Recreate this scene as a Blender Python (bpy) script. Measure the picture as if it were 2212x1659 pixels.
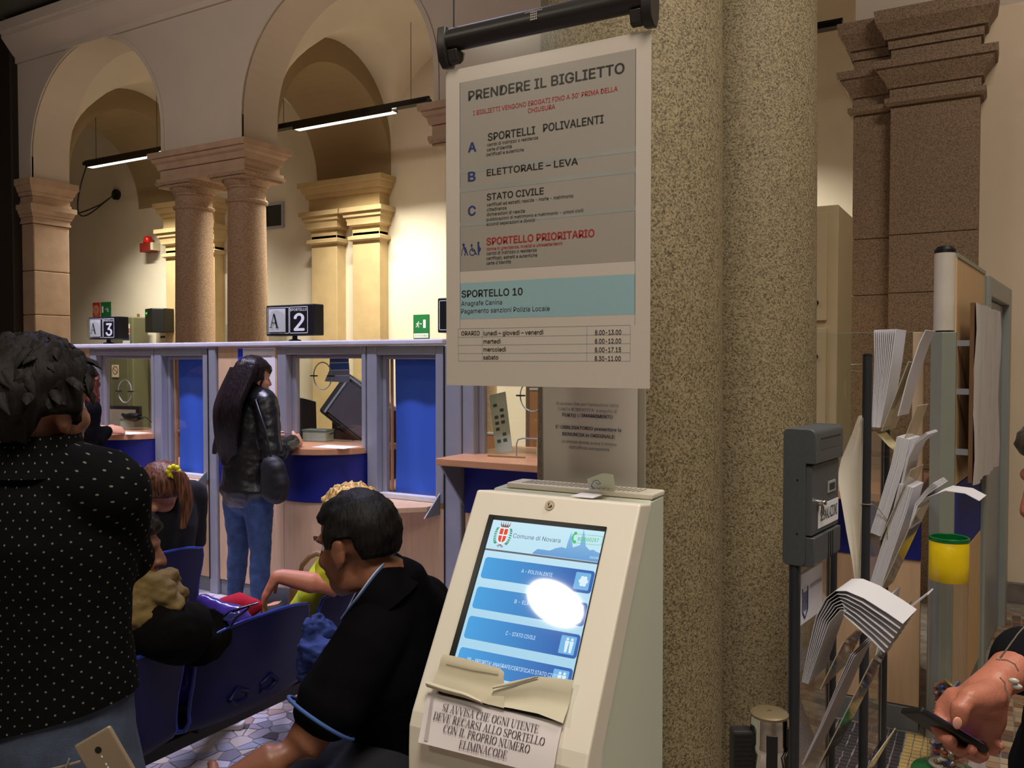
import bpy, bmesh, math, os, random
from mathutils import Vector, Matrix, noise as mnoise

for o in list(bpy.data.objects):
    bpy.data.objects.remove(o)
SC = bpy.context.scene
COL = SC.collection
R = math.radians
random.seed(7)
V = Vector

# ------------------------------------------------------------------ camera
F, CX, CY, EYE = 1850.0, 1106.0, 829.5, 1.58
YAW = R(30)
PITCH = math.atan(51.5 / F)
cam_d = bpy.data.cameras.new('camera')
cam_d.sensor_width = 36
cam_d.lens = 36 * F / 2212
cam_d.clip_start = 0.05
cam = bpy.data.objects.new('camera', cam_d)
COL.objects.link(cam)
cam.location = (0, 0, EYE)
cam.rotation_euler = (R(90) - PITCH, 0, YAW)
SC.camera = cam

# ------------------------------------------------------------------ colour management, world
SC.view_settings.view_transform = 'Standard'
SC.view_settings.look = 'None'
SC.view_settings.gamma = 1
SC.view_settings.use_curve_mapping = False
SC.view_settings.exposure = 0.0
w = bpy.data.worlds.new('world')
SC.world = w
w.use_nodes = True
w.node_tree.nodes['Background'].inputs[0].default_value = (1.0, 0.9, 0.78, 1)
w.node_tree.nodes['Background'].inputs[1].default_value = 0.02


# ------------------------------------------------------------------ lights: tubes of the room, then added fills
def area(name, loc, sx, sy, power, col, spread=180, rot=(0, 0, 0), shape='RECTANGLE'):
    d = bpy.data.lights.new(name, 'AREA')
    d.shape = shape
    d.size = sx
    d.size_y = sy
    d.energy = power
    d.color = col
    d.spread = R(spread)
    o = bpy.data.objects.new(name, d)
    COL.objects.link(o)
    o.location = loc
    o.rotation_euler = rot
    return o


WARM = (1.0, 0.93, 0.77)
COOL = (0.72, 0.70, 1.0)
# tubes of the pendants in the office aisle (louvred: they throw their light downwards)
for i, (x0, x1) in enumerate(((-11.5, -9.95), (-7.45, -6.0), (-3.3, -1.9))):
    area('aisle_tube_light', ((x0 + x1) / 2, 7.75, 4.355), x1 - x0, 0.09, (112, 128, 116)[i], WARM, 112)
# tubes above the counters on the public side, cool white
for x in (-7.0, -5.0, -3.0):
    area('counter_tube_light', (x, 3.0, 4.6), 1.6, 0.12, 52, COOL, 95)
# added warm fills, unseen: above the ticket machine and by the leaflet stand
area('hall_ceiling_light', (0.1, 0.1, 4.3), 1.0, 1.0, 70, (1.0, 0.91, 0.80), 150)
area('hall_ceiling_light', (0.9, 1.9, 4.4), 0.8, 0.8, 40, (1.0, 0.92, 0.82), 150)
area('arcade_fill_light', (-6.5, 1.6, 5.5), 3.0, 0.4, 46, (1.0, 0.84, 0.70), 150, (R(66), 0, 0))  # added fill without a fixture, brightens the arcade wall
area('corner_fill_light', (0.9, 3.6, 5.0), 1.4, 0.3, 28, (1.0, 0.86, 0.70), 150, (R(50), 0, 0))  # added fill, unseen, lifts the wall beside the end pilaster


# ------------------------------------------------------------------ pixel -> world
def ray(px, py):
    a, b = px - CX, CY - py
    k = F * math.cos(PITCH) + b * math.sin(PITCH)
    c, s = math.cos(YAW), math.sin(YAW)
    return V((c * a - s * k, s * a + c * k, -F * math.sin(PITCH) + b * math.cos(PITCH)))


CAM = V((0, 0, EYE))


def onY(px, py, Y):
    r = ray(px, py)
    return CAM + r * (Y / r.y)


def onX(px, py, X):
    r = ray(px, py)
    return CAM + r * (X / r.x)


def onZ(px, py, Z):
    r = ray(px, py)
    return CAM + r * ((Z - EYE) / r.z)


def at(px, py, D):
    return CAM + ray(px, py) * (D / F)


class Plane:
    """a flat surface in the room: origin, unit u and v axes, outward normal n"""

    def __init__(s, o, u, v):
        s.o = V(o)
        s.u = V(u).normalized()
        s.v = V(v).normalized()
        s.n = s.u.cross(s.v).normalized()

    def hit(s, px, py):
        r = ray(px, py)
        t = (s.o - CAM).dot(s.n) / r.dot(s.n)
        return CAM + r * t

    def uv(s, px, py):
        p = s.hit(px, py) - s.o
        return (p.dot(s.u), p.dot(s.v))

    def at(s, u, v, h=0.0):
        return s.o + s.u * u + s.v * v + s.n * h


# ------------------------------------------------------------------ materials
def lin(c):
    def f(x):
        x = x / 255.0
        return x / 12.92 if x <= 0.04045 else ((x + 0.055) / 1.055) ** 2.4
    return tuple(f(x) for x in c) + (1.0,)


MATS = {}


def M(name, rgb, rough=0.6, metal=0.0, var=0.08, scale=8.0, bump=0.0, bscale=60.0, spec=0.5, emit=0.0, coat=0.0,
      stretch=None, sheen=0.0, detail=4.0):
    """procedural principled material: colour with noise variation, optional fine relief"""
    if name in MATS:
        return MATS[name]
    m = bpy.data.materials.new(name)
    m.use_nodes = True
    nt = m.node_tree
    b = nt.nodes['Principled BSDF']
    b.inputs['Roughness'].default_value = rough
    b.inputs['Metallic'].default_value = metal
    b.inputs['Specular IOR Level'].default_value = spec
    if coat:
        b.inputs['Coat Weight'].default_value = coat
        b.inputs['Coat Roughness'].default_value = 0.05
    if sheen:
        b.inputs['Sheen Weight'].default_value = sheen
    c = lin(rgb)
    tc = nt.nodes.new('ShaderNodeTexCoord')
    mp = nt.nodes.new('ShaderNodeMapping')
    if stretch:
        mp.inputs['Scale'].default_value = stretch
    nt.links.new(tc.outputs['Object'], mp.inputs[0])
    nz = nt.nodes.new('ShaderNodeTexNoise')
    nz.inputs['Scale'].default_value = scale
    nz.inputs['Detail'].default_value = detail
    nt.links.new(mp.outputs[0], nz.inputs['Vector'])
    rp = nt.nodes.new('ShaderNodeValToRGB')
    rp.color_ramp.elements[0].position = 0.3
    rp.color_ramp.elements[1].position = 0.7
    rp.color_ramp.elements[0].color = tuple(max(0, v * (1 - var)) for v in c[:3]) + (1,)
    rp.color_ramp.elements[1].color = tuple(min(1, v * (1 + var)) for v in c[:3]) + (1,)
    nt.links.new(nz.outputs[0], rp.inputs[0])
    nt.links.new(rp.outputs[0], b.inputs['Base Color'])
    if emit:
        nt.links.new(rp.outputs[0], b.inputs['Emission Color'])
        b.inputs['Emission Strength'].default_value = emit
    if bump:
        n2 = nt.nodes.new('ShaderNodeTexNoise')
        n2.inputs['Scale'].default_value = bscale
        n2.inputs['Detail'].default_value = 5
        nt.links.new(mp.outputs[0], n2.inputs['Vector'])
        bp = nt.nodes.new('ShaderNodeBump')
        bp.inputs['Strength'].default_value = bump
        bp.inputs['Distance'].default_value = 0.004
        nt.links.new(n2.outputs[0], bp.inputs['Height'])
        nt.links.new(bp.outputs[0], b.inputs['Normal'])
    MATS[name] = m
    return m


def ramp_mat(name, stops, tex, rough, bump=0.0, spec=0.4, coat=0.0):
    """material whose colour is a ramp over a texture built by tex(nt, coord) -> socket"""
    m = bpy.data.materials.new(name)
    m.use_nodes = True
    nt = m.node_tree
    b = nt.nodes['Principled BSDF']
    b.inputs['Roughness'].default_value = rough
    b.inputs['Specular IOR Level'].default_value = spec
    b.inputs['Coat Weight'].default_value = coat
    tc = nt.nodes.new('ShaderNodeTexCoord')
    s = tex(nt, tc)
    rp = nt.nodes.new('ShaderNodeValToRGB')
    els = rp.color_ramp.elements
    while len(els) < len(stops):
        els.new(0.5)
    for e, (p, c) in zip(els, stops):
        e.position = p
        e.color = lin(c)
    nt.links.new(s, rp.inputs[0])
    nt.links.new(rp.outputs[0], b.inputs['Base Color'])
    if bump:
        bp = nt.nodes.new('ShaderNodeBump')
        bp.inputs['Strength'].default_value = bump
        bp.inputs['Distance'].default_value = 0.006
        nt.links.new(s, bp.inputs['Height'])
        nt.links.new(bp.outputs[0], b.inputs['Normal'])
    MATS[name] = m
    return m


def noise_tex(scale, detail=6, rough=0.6, stretch=None):
    def f(nt, tc):
        n = nt.nodes.new('ShaderNodeTexNoise')
        n.inputs['Scale'].default_value = scale
        n.inputs['Detail'].default_value = detail
        n.inputs['Roughness'].default_value = rough
        mp = nt.nodes.new('ShaderNodeMapping')
        if stretch:
            mp.inputs['Scale'].default_value = stretch
        nt.links.new(tc.outputs['Object'], mp.inputs[0])
        nt.links.new(mp.outputs[0], n.inputs['Vector'])
        return n.outputs[0]
    return f


def random_tex(nt, tc):
    return nt.nodes.new('ShaderNodeObjectInfo').outputs['Random']


def glass_mat(name, tint=(0.93, 0.97, 0.95), refl=0.9, rough=0.02, haze=0.0, hazecol=(200, 200, 200)):
    """thin sheet glass or acrylic: transparent with a fresnel reflection (and a little haze)"""
    m = bpy.data.materials.new(name)
    m.use_nodes = True
    nt = m.node_tree
    for n in list(nt.nodes):
        nt.nodes.remove(n)
    out = nt.nodes.new('ShaderNodeOutputMaterial')
    tr = nt.nodes.new('ShaderNodeBsdfTransparent')
    tr.inputs[0].default_value = tint + (1,)
    gl = nt.nodes.new('ShaderNodeBsdfGlossy')
    gl.inputs['Roughness'].default_value = rough
    lw = nt.nodes.new('ShaderNodeLayerWeight')
    lw.inputs[0].default_value = 0.5
    pw = nt.nodes.new('ShaderNodeMath')
    pw.operation = 'POWER'
    pw.inputs[1].default_value = 5
    nt.links.new(lw.outputs['Facing'], pw.inputs[0])
    mu = nt.nodes.new('ShaderNodeMath')
    mu.operation = 'MULTIPLY_ADD'
    mu.inputs[1].default_value = 0.93 * refl
    mu.inputs[2].default_value = 0.045 * refl
    nt.links.new(pw.outputs[0], mu.inputs[0])
    mx = nt.nodes.new('ShaderNodeMixShader')
    nt.links.new(mu.outputs[0], mx.inputs[0])
    base = tr.outputs[0]
    if haze:
        df = nt.nodes.new('ShaderNodeBsdfDiffuse')
        df.inputs[0].default_value = lin(hazecol)
        m2 = nt.nodes.new('ShaderNodeMixShader')
        nz = nt.nodes.new('ShaderNodeTexNoise')
        nz.inputs['Scale'].default_value = 14
        m3 = nt.nodes.new('ShaderNodeMath')
        m3.operation = 'MULTIPLY'
        m3.inputs[1].default_value = haze * 2
        nt.links.new(nz.outputs[0], m3.inputs[0])
        nt.links.new(m3.outputs[0], m2.inputs[0])
        nt.links.new(tr.outputs[0], m2.inputs[1])
        nt.links.new(df.outputs[0], m2.inputs[2])
        base = m2.outputs[0]
    nt.links.new(base, mx.inputs[1])
    nt.links.new(gl.outputs[0], mx.inputs[2])
    nt.links.new(mx.outputs[0], out.inputs[0])
    MATS[name] = m
    return m


def emit_mat(name, rgb, strength):
    m = bpy.data.materials.new(name)
    m.use_nodes = True
    b = m.node_tree.nodes['Principled BSDF']
    b.inputs['Base Color'].default_value = (0, 0, 0, 1)
    b.inputs['Emission Color'].default_value = lin(rgb)
    b.inputs['Emission Strength'].default_value = strength
    MATS[name] = m
    return m


# ------------------------------------------------------------------ objects
def wm(o):
    if o.parent is None:
        return o.matrix_basis.copy()
    return wm(o.parent) @ o.matrix_parent_inverse @ o.matrix_basis


def adopt(o, parent, world=True):
    if parent is not None:
        o.parent = parent
        o.matrix_parent_inverse = wm(parent).inverted() if world else Matrix.Identity(4)
    return o


def tag(o, label=None, cat=None, group=None, kind=None):
    for k, v in (('label', label), ('category', cat), ('group', group), ('kind', kind)):
        if v:
            o[k] = v
    return o


def thing(name, label, cat, loc=(0, 0, 0), rotz=0.0, group=None, kind=None):
    o = bpy.data.objects.new(name, None)
    o.empty_display_size = 0.1
    COL.objects.link(o)
    o.location = loc
    o.rotation_euler = (0, 0, rotz)
    return tag(o, label, cat, group, kind)


def kids(o):
    return [c for c in COL.objects if c.parent is o]


def copy_tree(o, parent=None):
    c = o.copy()
    COL.objects.link(c)
    if parent is not None:
        c.parent = parent
    for ch in kids(o):
        copy_tree(ch, c)
    return c


class MB:
    """collects shapes into one mesh"""

    def __init__(s, M4=None):
        s.v, s.f = [], []
        s.M4 = M4

    def add(s, vs, fs):
        n = len(s.v)
        s.v += [tuple(s.M4 @ V(p)) if s.M4 else tuple(p) for p in vs]
        s.f += [tuple(i + n for i in f) for f in fs]
        return s

    def box(s, x0, x1, y0, y1, z0, z1):
        vs = [(x, y, z) for z in (z0, z1) for y in (y0, y1) for x in (x0, x1)]
        return s.add(vs, [(0, 2, 3, 1), (4, 5, 7, 6), (0, 1, 5, 4), (2, 6, 7, 3), (0, 4, 6, 2), (1, 3, 7, 5)])

    def obox(s, c, ax, ay, az):
        """box about c with half-axis vectors"""
        c, ax, ay, az = V(c), V(ax), V(ay), V(az)
        vs = [c + ax * i + ay * j + az * k for k in (-1, 1) for j in (-1, 1) for i in (-1, 1)]
        return s.add(vs, [(0, 2, 3, 1), (4, 5, 7, 6), (0, 1, 5, 4), (2, 6, 7, 3), (0, 4, 6, 2), (1, 3, 7, 5)])

    def prism(s, pts, ext):
        """polygon (3d points) extruded by vector"""
        n = len(pts)
        e = V(ext)
        vs = [V(p) for p in pts] + [V(p) + e for p in pts]
        return s.add(vs, [tuple(range(n))[::-1], tuple(range(n, 2 * n))] +
                     [(i, (i + 1) % n, n + (i + 1) % n, n + i) for i in range(n)])

    def quad(s, a, b, c, d):
        return s.add([a, b, c, d], [(0, 1, 2, 3)])

    def rings(s, rings, closed=True, caps=True):
        n = len(rings[0])
        vs = [p for r in rings for p in r]
        fs = []
        m = n if closed else n - 1
        for k in range(len(rings) - 1):
            for i in range(m):
                a, b = k * n + i, k * n + (i + 1) % n
                fs.append((a, b, b + n, a + n))
        if caps and closed:
            fs.append(tuple(range(n))[::-1])
            fs.append(tuple(range((len(rings) - 1) * n, len(rings) * n)))
        return s.add(vs, fs)

    def cyl(s, p0, p1, r0, r1=None, n=20):
        r1 = r0 if r1 is None else r1
        return s.tube([p0, p1], [r0, r1], n)

    def tube(s, pts, r, n=10, caps=True, flat=None):
        pts = [V(p) for p in pts]
        if not isinstance(r, (list, tuple)):
            r = [r] * len(pts)
        up = None
        rings = []
        for i, p in enumerate(pts):
            d = (pts[min(i + 1, len(pts) - 1)] - pts[max(i - 1, 0)]).normalized()
            if up is None:
                up = V((0, 0, 1)) if abs(d.z) < 0.9 else V((0, 1, 0))
            a = d.cross(up)
            a = a.normalized() if a.length > 1e-5 else d.orthogonal().normalized()
            up = a.cross(d).normalized()
            fl = flat or 1.0
            rings.append([p + (a * math.cos(2 * math.pi * k / n) + up * math.sin(2 * math.pi * k / n) * fl) * r[i]
                          for k in range(n)])
        return s.rings(rings, True, caps)

    def lathe(s, c, prof, n=32, axis=None, caps=True):
        c = V(c)
        return s.rings([[c + V((r * math.cos(2 * math.pi * k / n), r * math.sin(2 * math.pi * k / n), z)) for k in range(n)]
                        for r, z in prof], True, caps)

    def rect_rings(s, x0, x1, y0, y1, prof):
        """stacked mouldings: rectangle grown by 'out' at heights z"""
        return s.rings([[(x0 - o, y0 - o, z), (x1 + o, y0 - o, z), (x1 + o, y1 + o, z), (x0 - o, y1 + o, z)] for z, o in prof])

    def ball(s, c, rx, ry=None, rz=None, n=14, ax=None):
        ry = rx if ry is None else ry
        rz = rx if rz is None else rz
        c = V(c)
        A = ax or Matrix.Identity(3)
        h = max(6, n // 2 + 2)
        rings = []
        for j in range(1, h):
            th = math.pi * j / h
            rings.append([c + A @ V((rx * math.sin(th) * math.cos(2 * math.pi * k / n),
                                     ry * math.sin(th) * math.sin(2 * math.pi * k / n), -rz * math.cos(th))) for k in range(n)])
        m0 = len(s.v)
        s.rings(rings, True, False)
        nb = len(s.v)
        s.add([c + A @ V((0, 0, -rz)), c + A @ V((0, 0, rz))], [])
        last = m0 + (len(rings) - 1) * n
        for k in range(n):
            s.f.append((nb, m0 + (k + 1) % n, m0 + k))
            s.f.append((nb + 1, last + k, last + (k + 1) % n))
        return s

    def grid(s, rows):
        n = len(rows[0])
        vs = [p for r in rows for p in r]
        fs = [(j * n + i, j * n + i + 1, (j + 1) * n + i + 1, (j + 1) * n + i) for j in range(len(rows) - 1) for i in range(n - 1)]
        return s.add(vs, fs)

    def sheet(s, rows, t):
        """curved sheet of thickness t: grid of points with an offset copy and side walls"""
        n, m = len(rows[0]), len(rows)
        P = [[V(p) for p in r] for r in rows]
        back = []
        for j in range(m):
            rr = []
            for i in range(n):
                du = P[j][min(i + 1, n - 1)] - P[j][max(i - 1, 0)]
                dv = P[min(j + 1, m - 1)][i] - P[max(j - 1, 0)][i]
                nn = du.cross(dv)
                nn = nn.normalized() if nn.length > 1e-9 else V((0, 0, 1))
                rr.append(P[j][i] - nn * t)
            back.append(rr)
        vs = [p for r in P for p in r] + [p for r in back for p in r]
        k = n * m
        fs = []
        for j in range(m - 1):
            for i in range(n - 1):
                a = j * n + i
                fs.append((a, a + 1, a + n + 1, a + n))
                fs.append((k + a, k + a + n, k + a + n + 1, k + a + 1))
        bd = [i for i in range(n)] + [j * n + n - 1 for j in range(1, m)] + [(m - 1) * n + i for i in range(n - 2, -1, -1)] + \
             [j * n for j in range(m - 2, 0, -1)]
        for q in range(len(bd)):
            a, b = bd[q], bd[(q + 1) % len(bd)]
            fs.append((a, k + a, k + b, b))
        return s.add(vs, fs)

    def frame(s, x0, x1, z0, z1, y0, y1, wl, wr=None, wt=None, wb=None):
        """rectangular ring in the XZ plane between y0 and y1"""
        wr = wl if wr is None else wr
        wt = wl if wt is None else wt
        wb = wl if wb is None else wb
        s.box(x0, x0 + wl, y0, y1, z0, z1)
        s.box(x1 - wr, x1, y0, y1, z0, z1)
        if wt:
            s.box(x0 + wl, x1 - wr, y0, y1, z1 - wt, z1)
        if wb:
            s.box(x0 + wl, x1 - wr, y0, y1, z0, z0 + wb)
        return s

    def mesh(s, name):
        me = bpy.data.meshes.new(name)
        me.from_pydata(s.v, [], s.f)
        me.validate()
        return me

    def build(s, name, m, parent=None, world=True, smooth=False, bevel=0.0, seg=2, solid=0.0, fix=True, **tags):
        me = s.mesh(name)
        me.materials.append(m)
        if fix:
            bm = bmesh.new()
            bm.from_mesh(me)
            bmesh.ops.recalc_face_normals(bm, faces=bm.faces)
            bm.to_mesh(me)
            bm.free()
        if smooth:
            me.polygons.foreach_set('use_smooth', [True] * len(me.polygons))
            me.set_sharp_from_angle(angle=R(smooth if smooth is not True else 40))
        o = bpy.data.objects.new(name, me)
        COL.objects.link(o)
        adopt(o, parent, world)
        if bevel:
            md = o.modifiers.new('bevel', 'BEVEL')
            md.width = bevel
            md.segments = seg
            md.limit_method = 'ANGLE'
            md.angle_limit = R(40)
        if solid:
            md = o.modifiers.new('solid', 'SOLIDIFY')
            md.thickness = solid
            md.offset = 0
        return tag(o, **tags)


# scratch scene used to turn fonts and body lofts into meshes before they are linked
TMP = bpy.data.scenes.new('scratch')


def bake(o):
    TMP.collection.objects.link(o)
    TMP.view_layers[0].update()
    dg = TMP.view_layers[0].depsgraph
    me = bpy.data.meshes.new_from_object(o.evaluated_get(dg))
    TMP.collection.objects.unlink(o)
    bpy.data.objects.remove(o)
    return me


TEXT_CACHE = {}


FONT = None
try:        # the sans face that ships with Blender; without it the built-in one is used
    FONT = bpy.data.fonts.load(os.path.join(bpy.utils.resource_path('LOCAL'), 'datafiles', 'fonts', 'Inter.woff2'))
except Exception:
    FONT = None


def text_geo(body, bold=0.0, res=3):
    """flat lettering outlines -> (verts 2d, faces, x0, x1, height of a capital)"""
    k = (body, res)
    if k not in TEXT_CACHE:
        cu = bpy.data.curves.new('lettering', 'FONT')
        cu.body = body
        cu.size = 1
        if FONT:
            cu.font = FONT
        cu.resolution_u = res
        o = bpy.data.objects.new('lettering', cu)
        me = bake(o)
        vs = [(v.co.x, v.co.y) for v in me.vertices]
        fs = [tuple(p.vertices) for p in me.polygons]
        bpy.data.meshes.remove(me)
        bpy.data.curves.remove(cu)
        xs = [p[0] for p in vs] or [0, 1]
        TEXT_CACHE[k] = (vs, fs, min(xs), max(xs))
    return TEXT_CACHE[k]


def text_on(mb, pl, body, p0, p1, h, bold=0.012, lift=0.0006, px=True, res=3):
    """print body on plane pl from p0 to p1 (baseline ends, photo pixels or plane uv); h = capital height in metres"""
    u0 = V(pl.uv(*p0)) if px else V(p0)
    u1 = V(pl.uv(*p1)) if px else V(p1)
    vs, fs, x0, x1 = text_geo(body, bold, res)
    d = u1 - u0
    W = d.length
    d.normalize()
    nrm = V((-d.y, d.x))
    sx, sy = W / (x1 - x0), h / max(p[1] for p in text_geo('H', bold, res)[0])
    e = bold * .55
    for q, (ex, ey) in enumerate(((-e, 0), (e, 0), (0, e * .7), (0, -e * .7)) if bold else ((0, 0),)):     # heavier weights: overprinted
        mb.add([pl.at(*(u0 + d * ((x - x0 + ex) * sx) + nrm * ((y + ey) * sy)), lift + q * .000008) for x, y in vs], fs)
# ------------------------------------------------------------------ shared materials
PLASTER = M('plaster_cream', (224, 215, 196), 0.9, var=0.05, scale=2.0, bump=0.15, bscale=40)
PLASTER_HALL = M('plaster_pale', (205, 192, 178), 0.9, var=0.04, scale=1.5, bump=0.15, bscale=40)
PLASTER_WALL = M('plaster_wall', (226, 208, 184), 0.9, var=0.05, scale=1.2, bump=0.15, bscale=50)


def granite(name, stops, s1, s2):
    def tex(nt, tc):
        n1 = nt.nodes.new('ShaderNodeTexNoise')
        n1.inputs['Scale'].default_value = s1
        n1.inputs['Detail'].default_value = 8
        n1.inputs['Roughness'].default_value = 0.75
        v = nt.nodes.new('ShaderNodeTexVoronoi')
        v.inputs['Scale'].default_value = s2
        mx = nt.nodes.new('ShaderNodeMix')
        mx.inputs[0].default_value = 0.38
        for n in (n1, v):
            nt.links.new(tc.outputs['Object'], n.inputs['Vector'])
        sep = nt.nodes.new('ShaderNodeSeparateColor')
        nt.links.new(v.outputs['Color'], sep.inputs[0])
        nt.links.new(n1.outputs[0], mx.inputs[2])
        nt.links.new(sep.outputs[0], mx.inputs[3])
        return mx.outputs[0]
    return ramp_mat(name, stops, tex, 0.62, bump=0.35)


GRANITE = granite('granite_speckled', [(0.26, (72, 62, 44)), (0.38, (112, 99, 72)), (0.50, (142, 127, 95)), (0.64, (162, 146, 112)),
                                       (0.8, (174, 156, 126))], 150, 300)
GRANITE_PINK = granite('granite_pink', [(0.25, (110, 86, 64)), (0.42, (152, 124, 100)), (0.56, (172, 143, 118)), (0.75, (190, 164, 138))], 60, 190)
GRANITE_BROWN = granite('granite_brown', [(0.25, (84, 68, 54)), (0.42, (126, 104, 84)), (0.56, (148, 124, 102)), (0.75, (166, 142, 118))], 80, 220)
STONE_TAN = M('stone_tan', (192, 168, 124), 0.85, var=0.08, scale=5, bump=0.2, bscale=60)
STONE_PINK = M('stone_pink', (180, 152, 128), 0.85, var=0.10, scale=6, bump=0.25, bscale=70)
WOOD = M('beech_laminate', (214, 178, 140), 0.42, var=0.07, scale=5, stretch=(8, 8, 1.2), coat=0.1)
WOOD_EDGE = M('beech_edge', (196, 142, 100), 0.4, var=0.07, scale=6, stretch=(1.2, 8, 8), coat=0.15)
ALU = M('grey_aluminium', (164, 166, 176), 0.38, metal=0.35, var=0.03, scale=12)
ALU_DARK = M('grey_lacquer', (128, 132, 134), 0.45, metal=0.2, var=0.03, scale=12)
BLUE = M('blue_laminate', (18, 28, 120), 0.5, var=0.06, scale=6)
BLIND = M('blue_blind', (62, 108, 215), 0.75, var=0.05, scale=2, stretch=(1, 1, 0.3))
BLACK = M('black_plastic', (18, 18, 19), 0.45, var=0.1)
BLACK_GLOSS = M('black_gloss', (14, 13, 14), 0.2, var=0.1)
WHITE_PAPER = M('white_paper', (228, 224, 226), 0.8, var=0.015, scale=3)
WHITE = M('white_print', (235, 235, 238), 0.7, var=0.01)
GREY_CAB = M('grey_green_enamel', (106, 104, 78), 0.5, var=0.05)
GLASS = glass_mat('window_glass', (0.96, 0.98, 0.96), 0.9, 0.015)
ACRYLIC = glass_mat('clear_acrylic', (0.90, 0.88, 0.84), 1.0, 0.04, haze=0.05, hazecol=(200, 190, 170))


def part(mb, name, m, parent, **k):
    return mb.build(name, m, parent, **k)


# ------------------------------------------------------------------ room shell
ZC = 5.85
floor = MB().box(-16, 4.5, -4.5, 10, -0.2, 0.0).build('floor', M('terrazzo_ground', (150, 140, 132), 0.4, var=0.35, scale=16, detail=2, coat=0.2), kind='structure')
ceil = MB().box(-16, 4.5, -4.5, 6.4, ZC, ZC + 0.2).build('ceiling', M('ceiling_board', (70, 72, 66), 0.8), kind='structure')
tile_me = None
TILE = M('ceiling_tile_grey', (74, 78, 70), 0.85, var=0.08, bump=0.2)
for i in range(7):
    for j in range(4):
        x, y = -15.2 + i * 0.62, 3.95 + j * 0.62
        t = MB().box(0, 0.58, 0, 0.58, -0.018, 0)
        if tile_me is None:
            o = t.build('ceiling_tile', TILE, ceil)
            tile_me = o.data
            o.location = (x, y, ZC)
        else:
            o = bpy.data.objects.new('ceiling_tile', tile_me)
            COL.objects.link(o)
            adopt(o, ceil)
            o.location = (x, y, ZC)

# arcade wall with its round arches (front face Y 6.4, back 6.9)
YA, YB = 6.4, 6.9
SPR, STILT = 3.88, 0.27
ARCHES = [(-14.45, -12.0), (-10.7, -8.22), (-6.95, -4.5), (-3.2, -0.95)]


def arch_z(x, a, b):
    c, r = (a + b) / 2, (b - a) / 2
    return SPR + STILT + math.sqrt(max(0, r * r - (x - c) ** 2))


wall = MB()
ZT = ZC
xs_prev = -16.0
for a, b in ARCHES:
    wall.box(xs_prev, a, YA, YB, SPR, ZT)
    n = 40
    xs = [(a + b) / 2 - (b - a) / 2 * math.cos(math.pi * k / n) for k in range(n + 1)]
    for k in range(n):
        z0, z1 = arch_z(xs[k], a, b), arch_z(xs[k + 1], a, b)
        for y in (YA, YB):
            wall.quad((xs[k], y, z0), (xs[k + 1], y, z1), (xs[k + 1], y, ZT), (xs[k], y, ZT))
        wall.quad((xs[k], YA, z0), (xs[k], YB, z0), (xs[k + 1], YB, z1), (xs[k + 1], YA, z1))
    xs_prev = b
wall.box(-0.95, 4.5, YA + 0.06, YB, SPR, ZT)
wall_arcade = wall.build('wall_arcade', PLASTER_HALL, smooth=35, kind='structure')
# raised archivolt rims (thin fillet along each arch edge)
for a, b in ARCHES[1:3]:
    c, r = (a + b) / 2, (b - a) / 2
    rings = []
    pts = [(a, SPR)] + [(c - r * math.cos(math.pi * k / 40), SPR + STILT + r * math.sin(math.pi * k / 40)) for k in range(41)] + [(b, SPR)]
    for i, (x, z) in enumerate(pts):
        dx, dz = x - c, max(0.0, z - SPR - STILT)
        L = math.hypot(dx, dz) or 1
        ux, uz = dx / L, dz / L
        rings.append([(x, YA - 0.012, z), (x + ux * 0.05, YA - 0.012, z + uz * 0.05), (x + ux * 0.05, YA + 0.02, z + uz * 0.05), (x, YA + 0.02, z)])
    MB().rings(rings).build('arch_fillet', PLASTER_HALL, wall_arcade)

# cornice under the ceiling
co = MB()
prof = [(0, 5.35), (0.03, 5.35), (0.03, 5.42), (0.06, 5.45), (0.12, 5.52), (0.20, 5.62), (0.20, 5.66), (0.24, 5.68), (0.24, 5.80), (0, 5.80)]
co.rings([[(x, YA - o, z) for o, z in prof] for x in (-10.98, 4.5)])
co.build('trim_1', PLASTER_HALL, kind='structure', smooth=20)

# dark steel post where the wall ends, and the wall beyond it
MB().box(-11.75, -10.98, 6.30, 6.55, 0, ZC).build('trim_2', M('dark_brown_steel', (40, 32, 26), 0.5), kind='structure', bevel=0.02)
MB().box(-12.0, -11.78, 6.25, 6.9, 0, SPR).build('wall_left', PLASTER_HALL, kind='structure')

# back wall of the office aisle, right wall, hall walls
back = MB().box(-16, 4.5, 8.9, 9.1, 0, 6.2).build('wall_back', PLASTER, kind='structure')
MB().box(-0.18, 4.5, 6.46, 6.9, 0, SPR).build('wall_right', PLASTER_WALL, kind='structure')
MB().box(-0.18, 2.2, 6.43, 6.46, 0, 0.13).build('baseboard_right', M('marble_skirting', (120, 112, 108), 0.4, var=0.3, scale=10), kind='structure', bevel=0.004)
MB().box(-16.1, -16, -4.5, 9.1, 0, 6.2).build('wall_side', PLASTER_HALL, kind='structure')
MB().box(4.5, 4.6, -4.5, 9.1, 0, 6.2).build('wall_end', PLASTER_HALL, kind='structure')
MB().box(-16, 4.5, -4.6, -4.5, 0, 6.2).build('wall_front', PLASTER_HALL, kind='structure')

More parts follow.
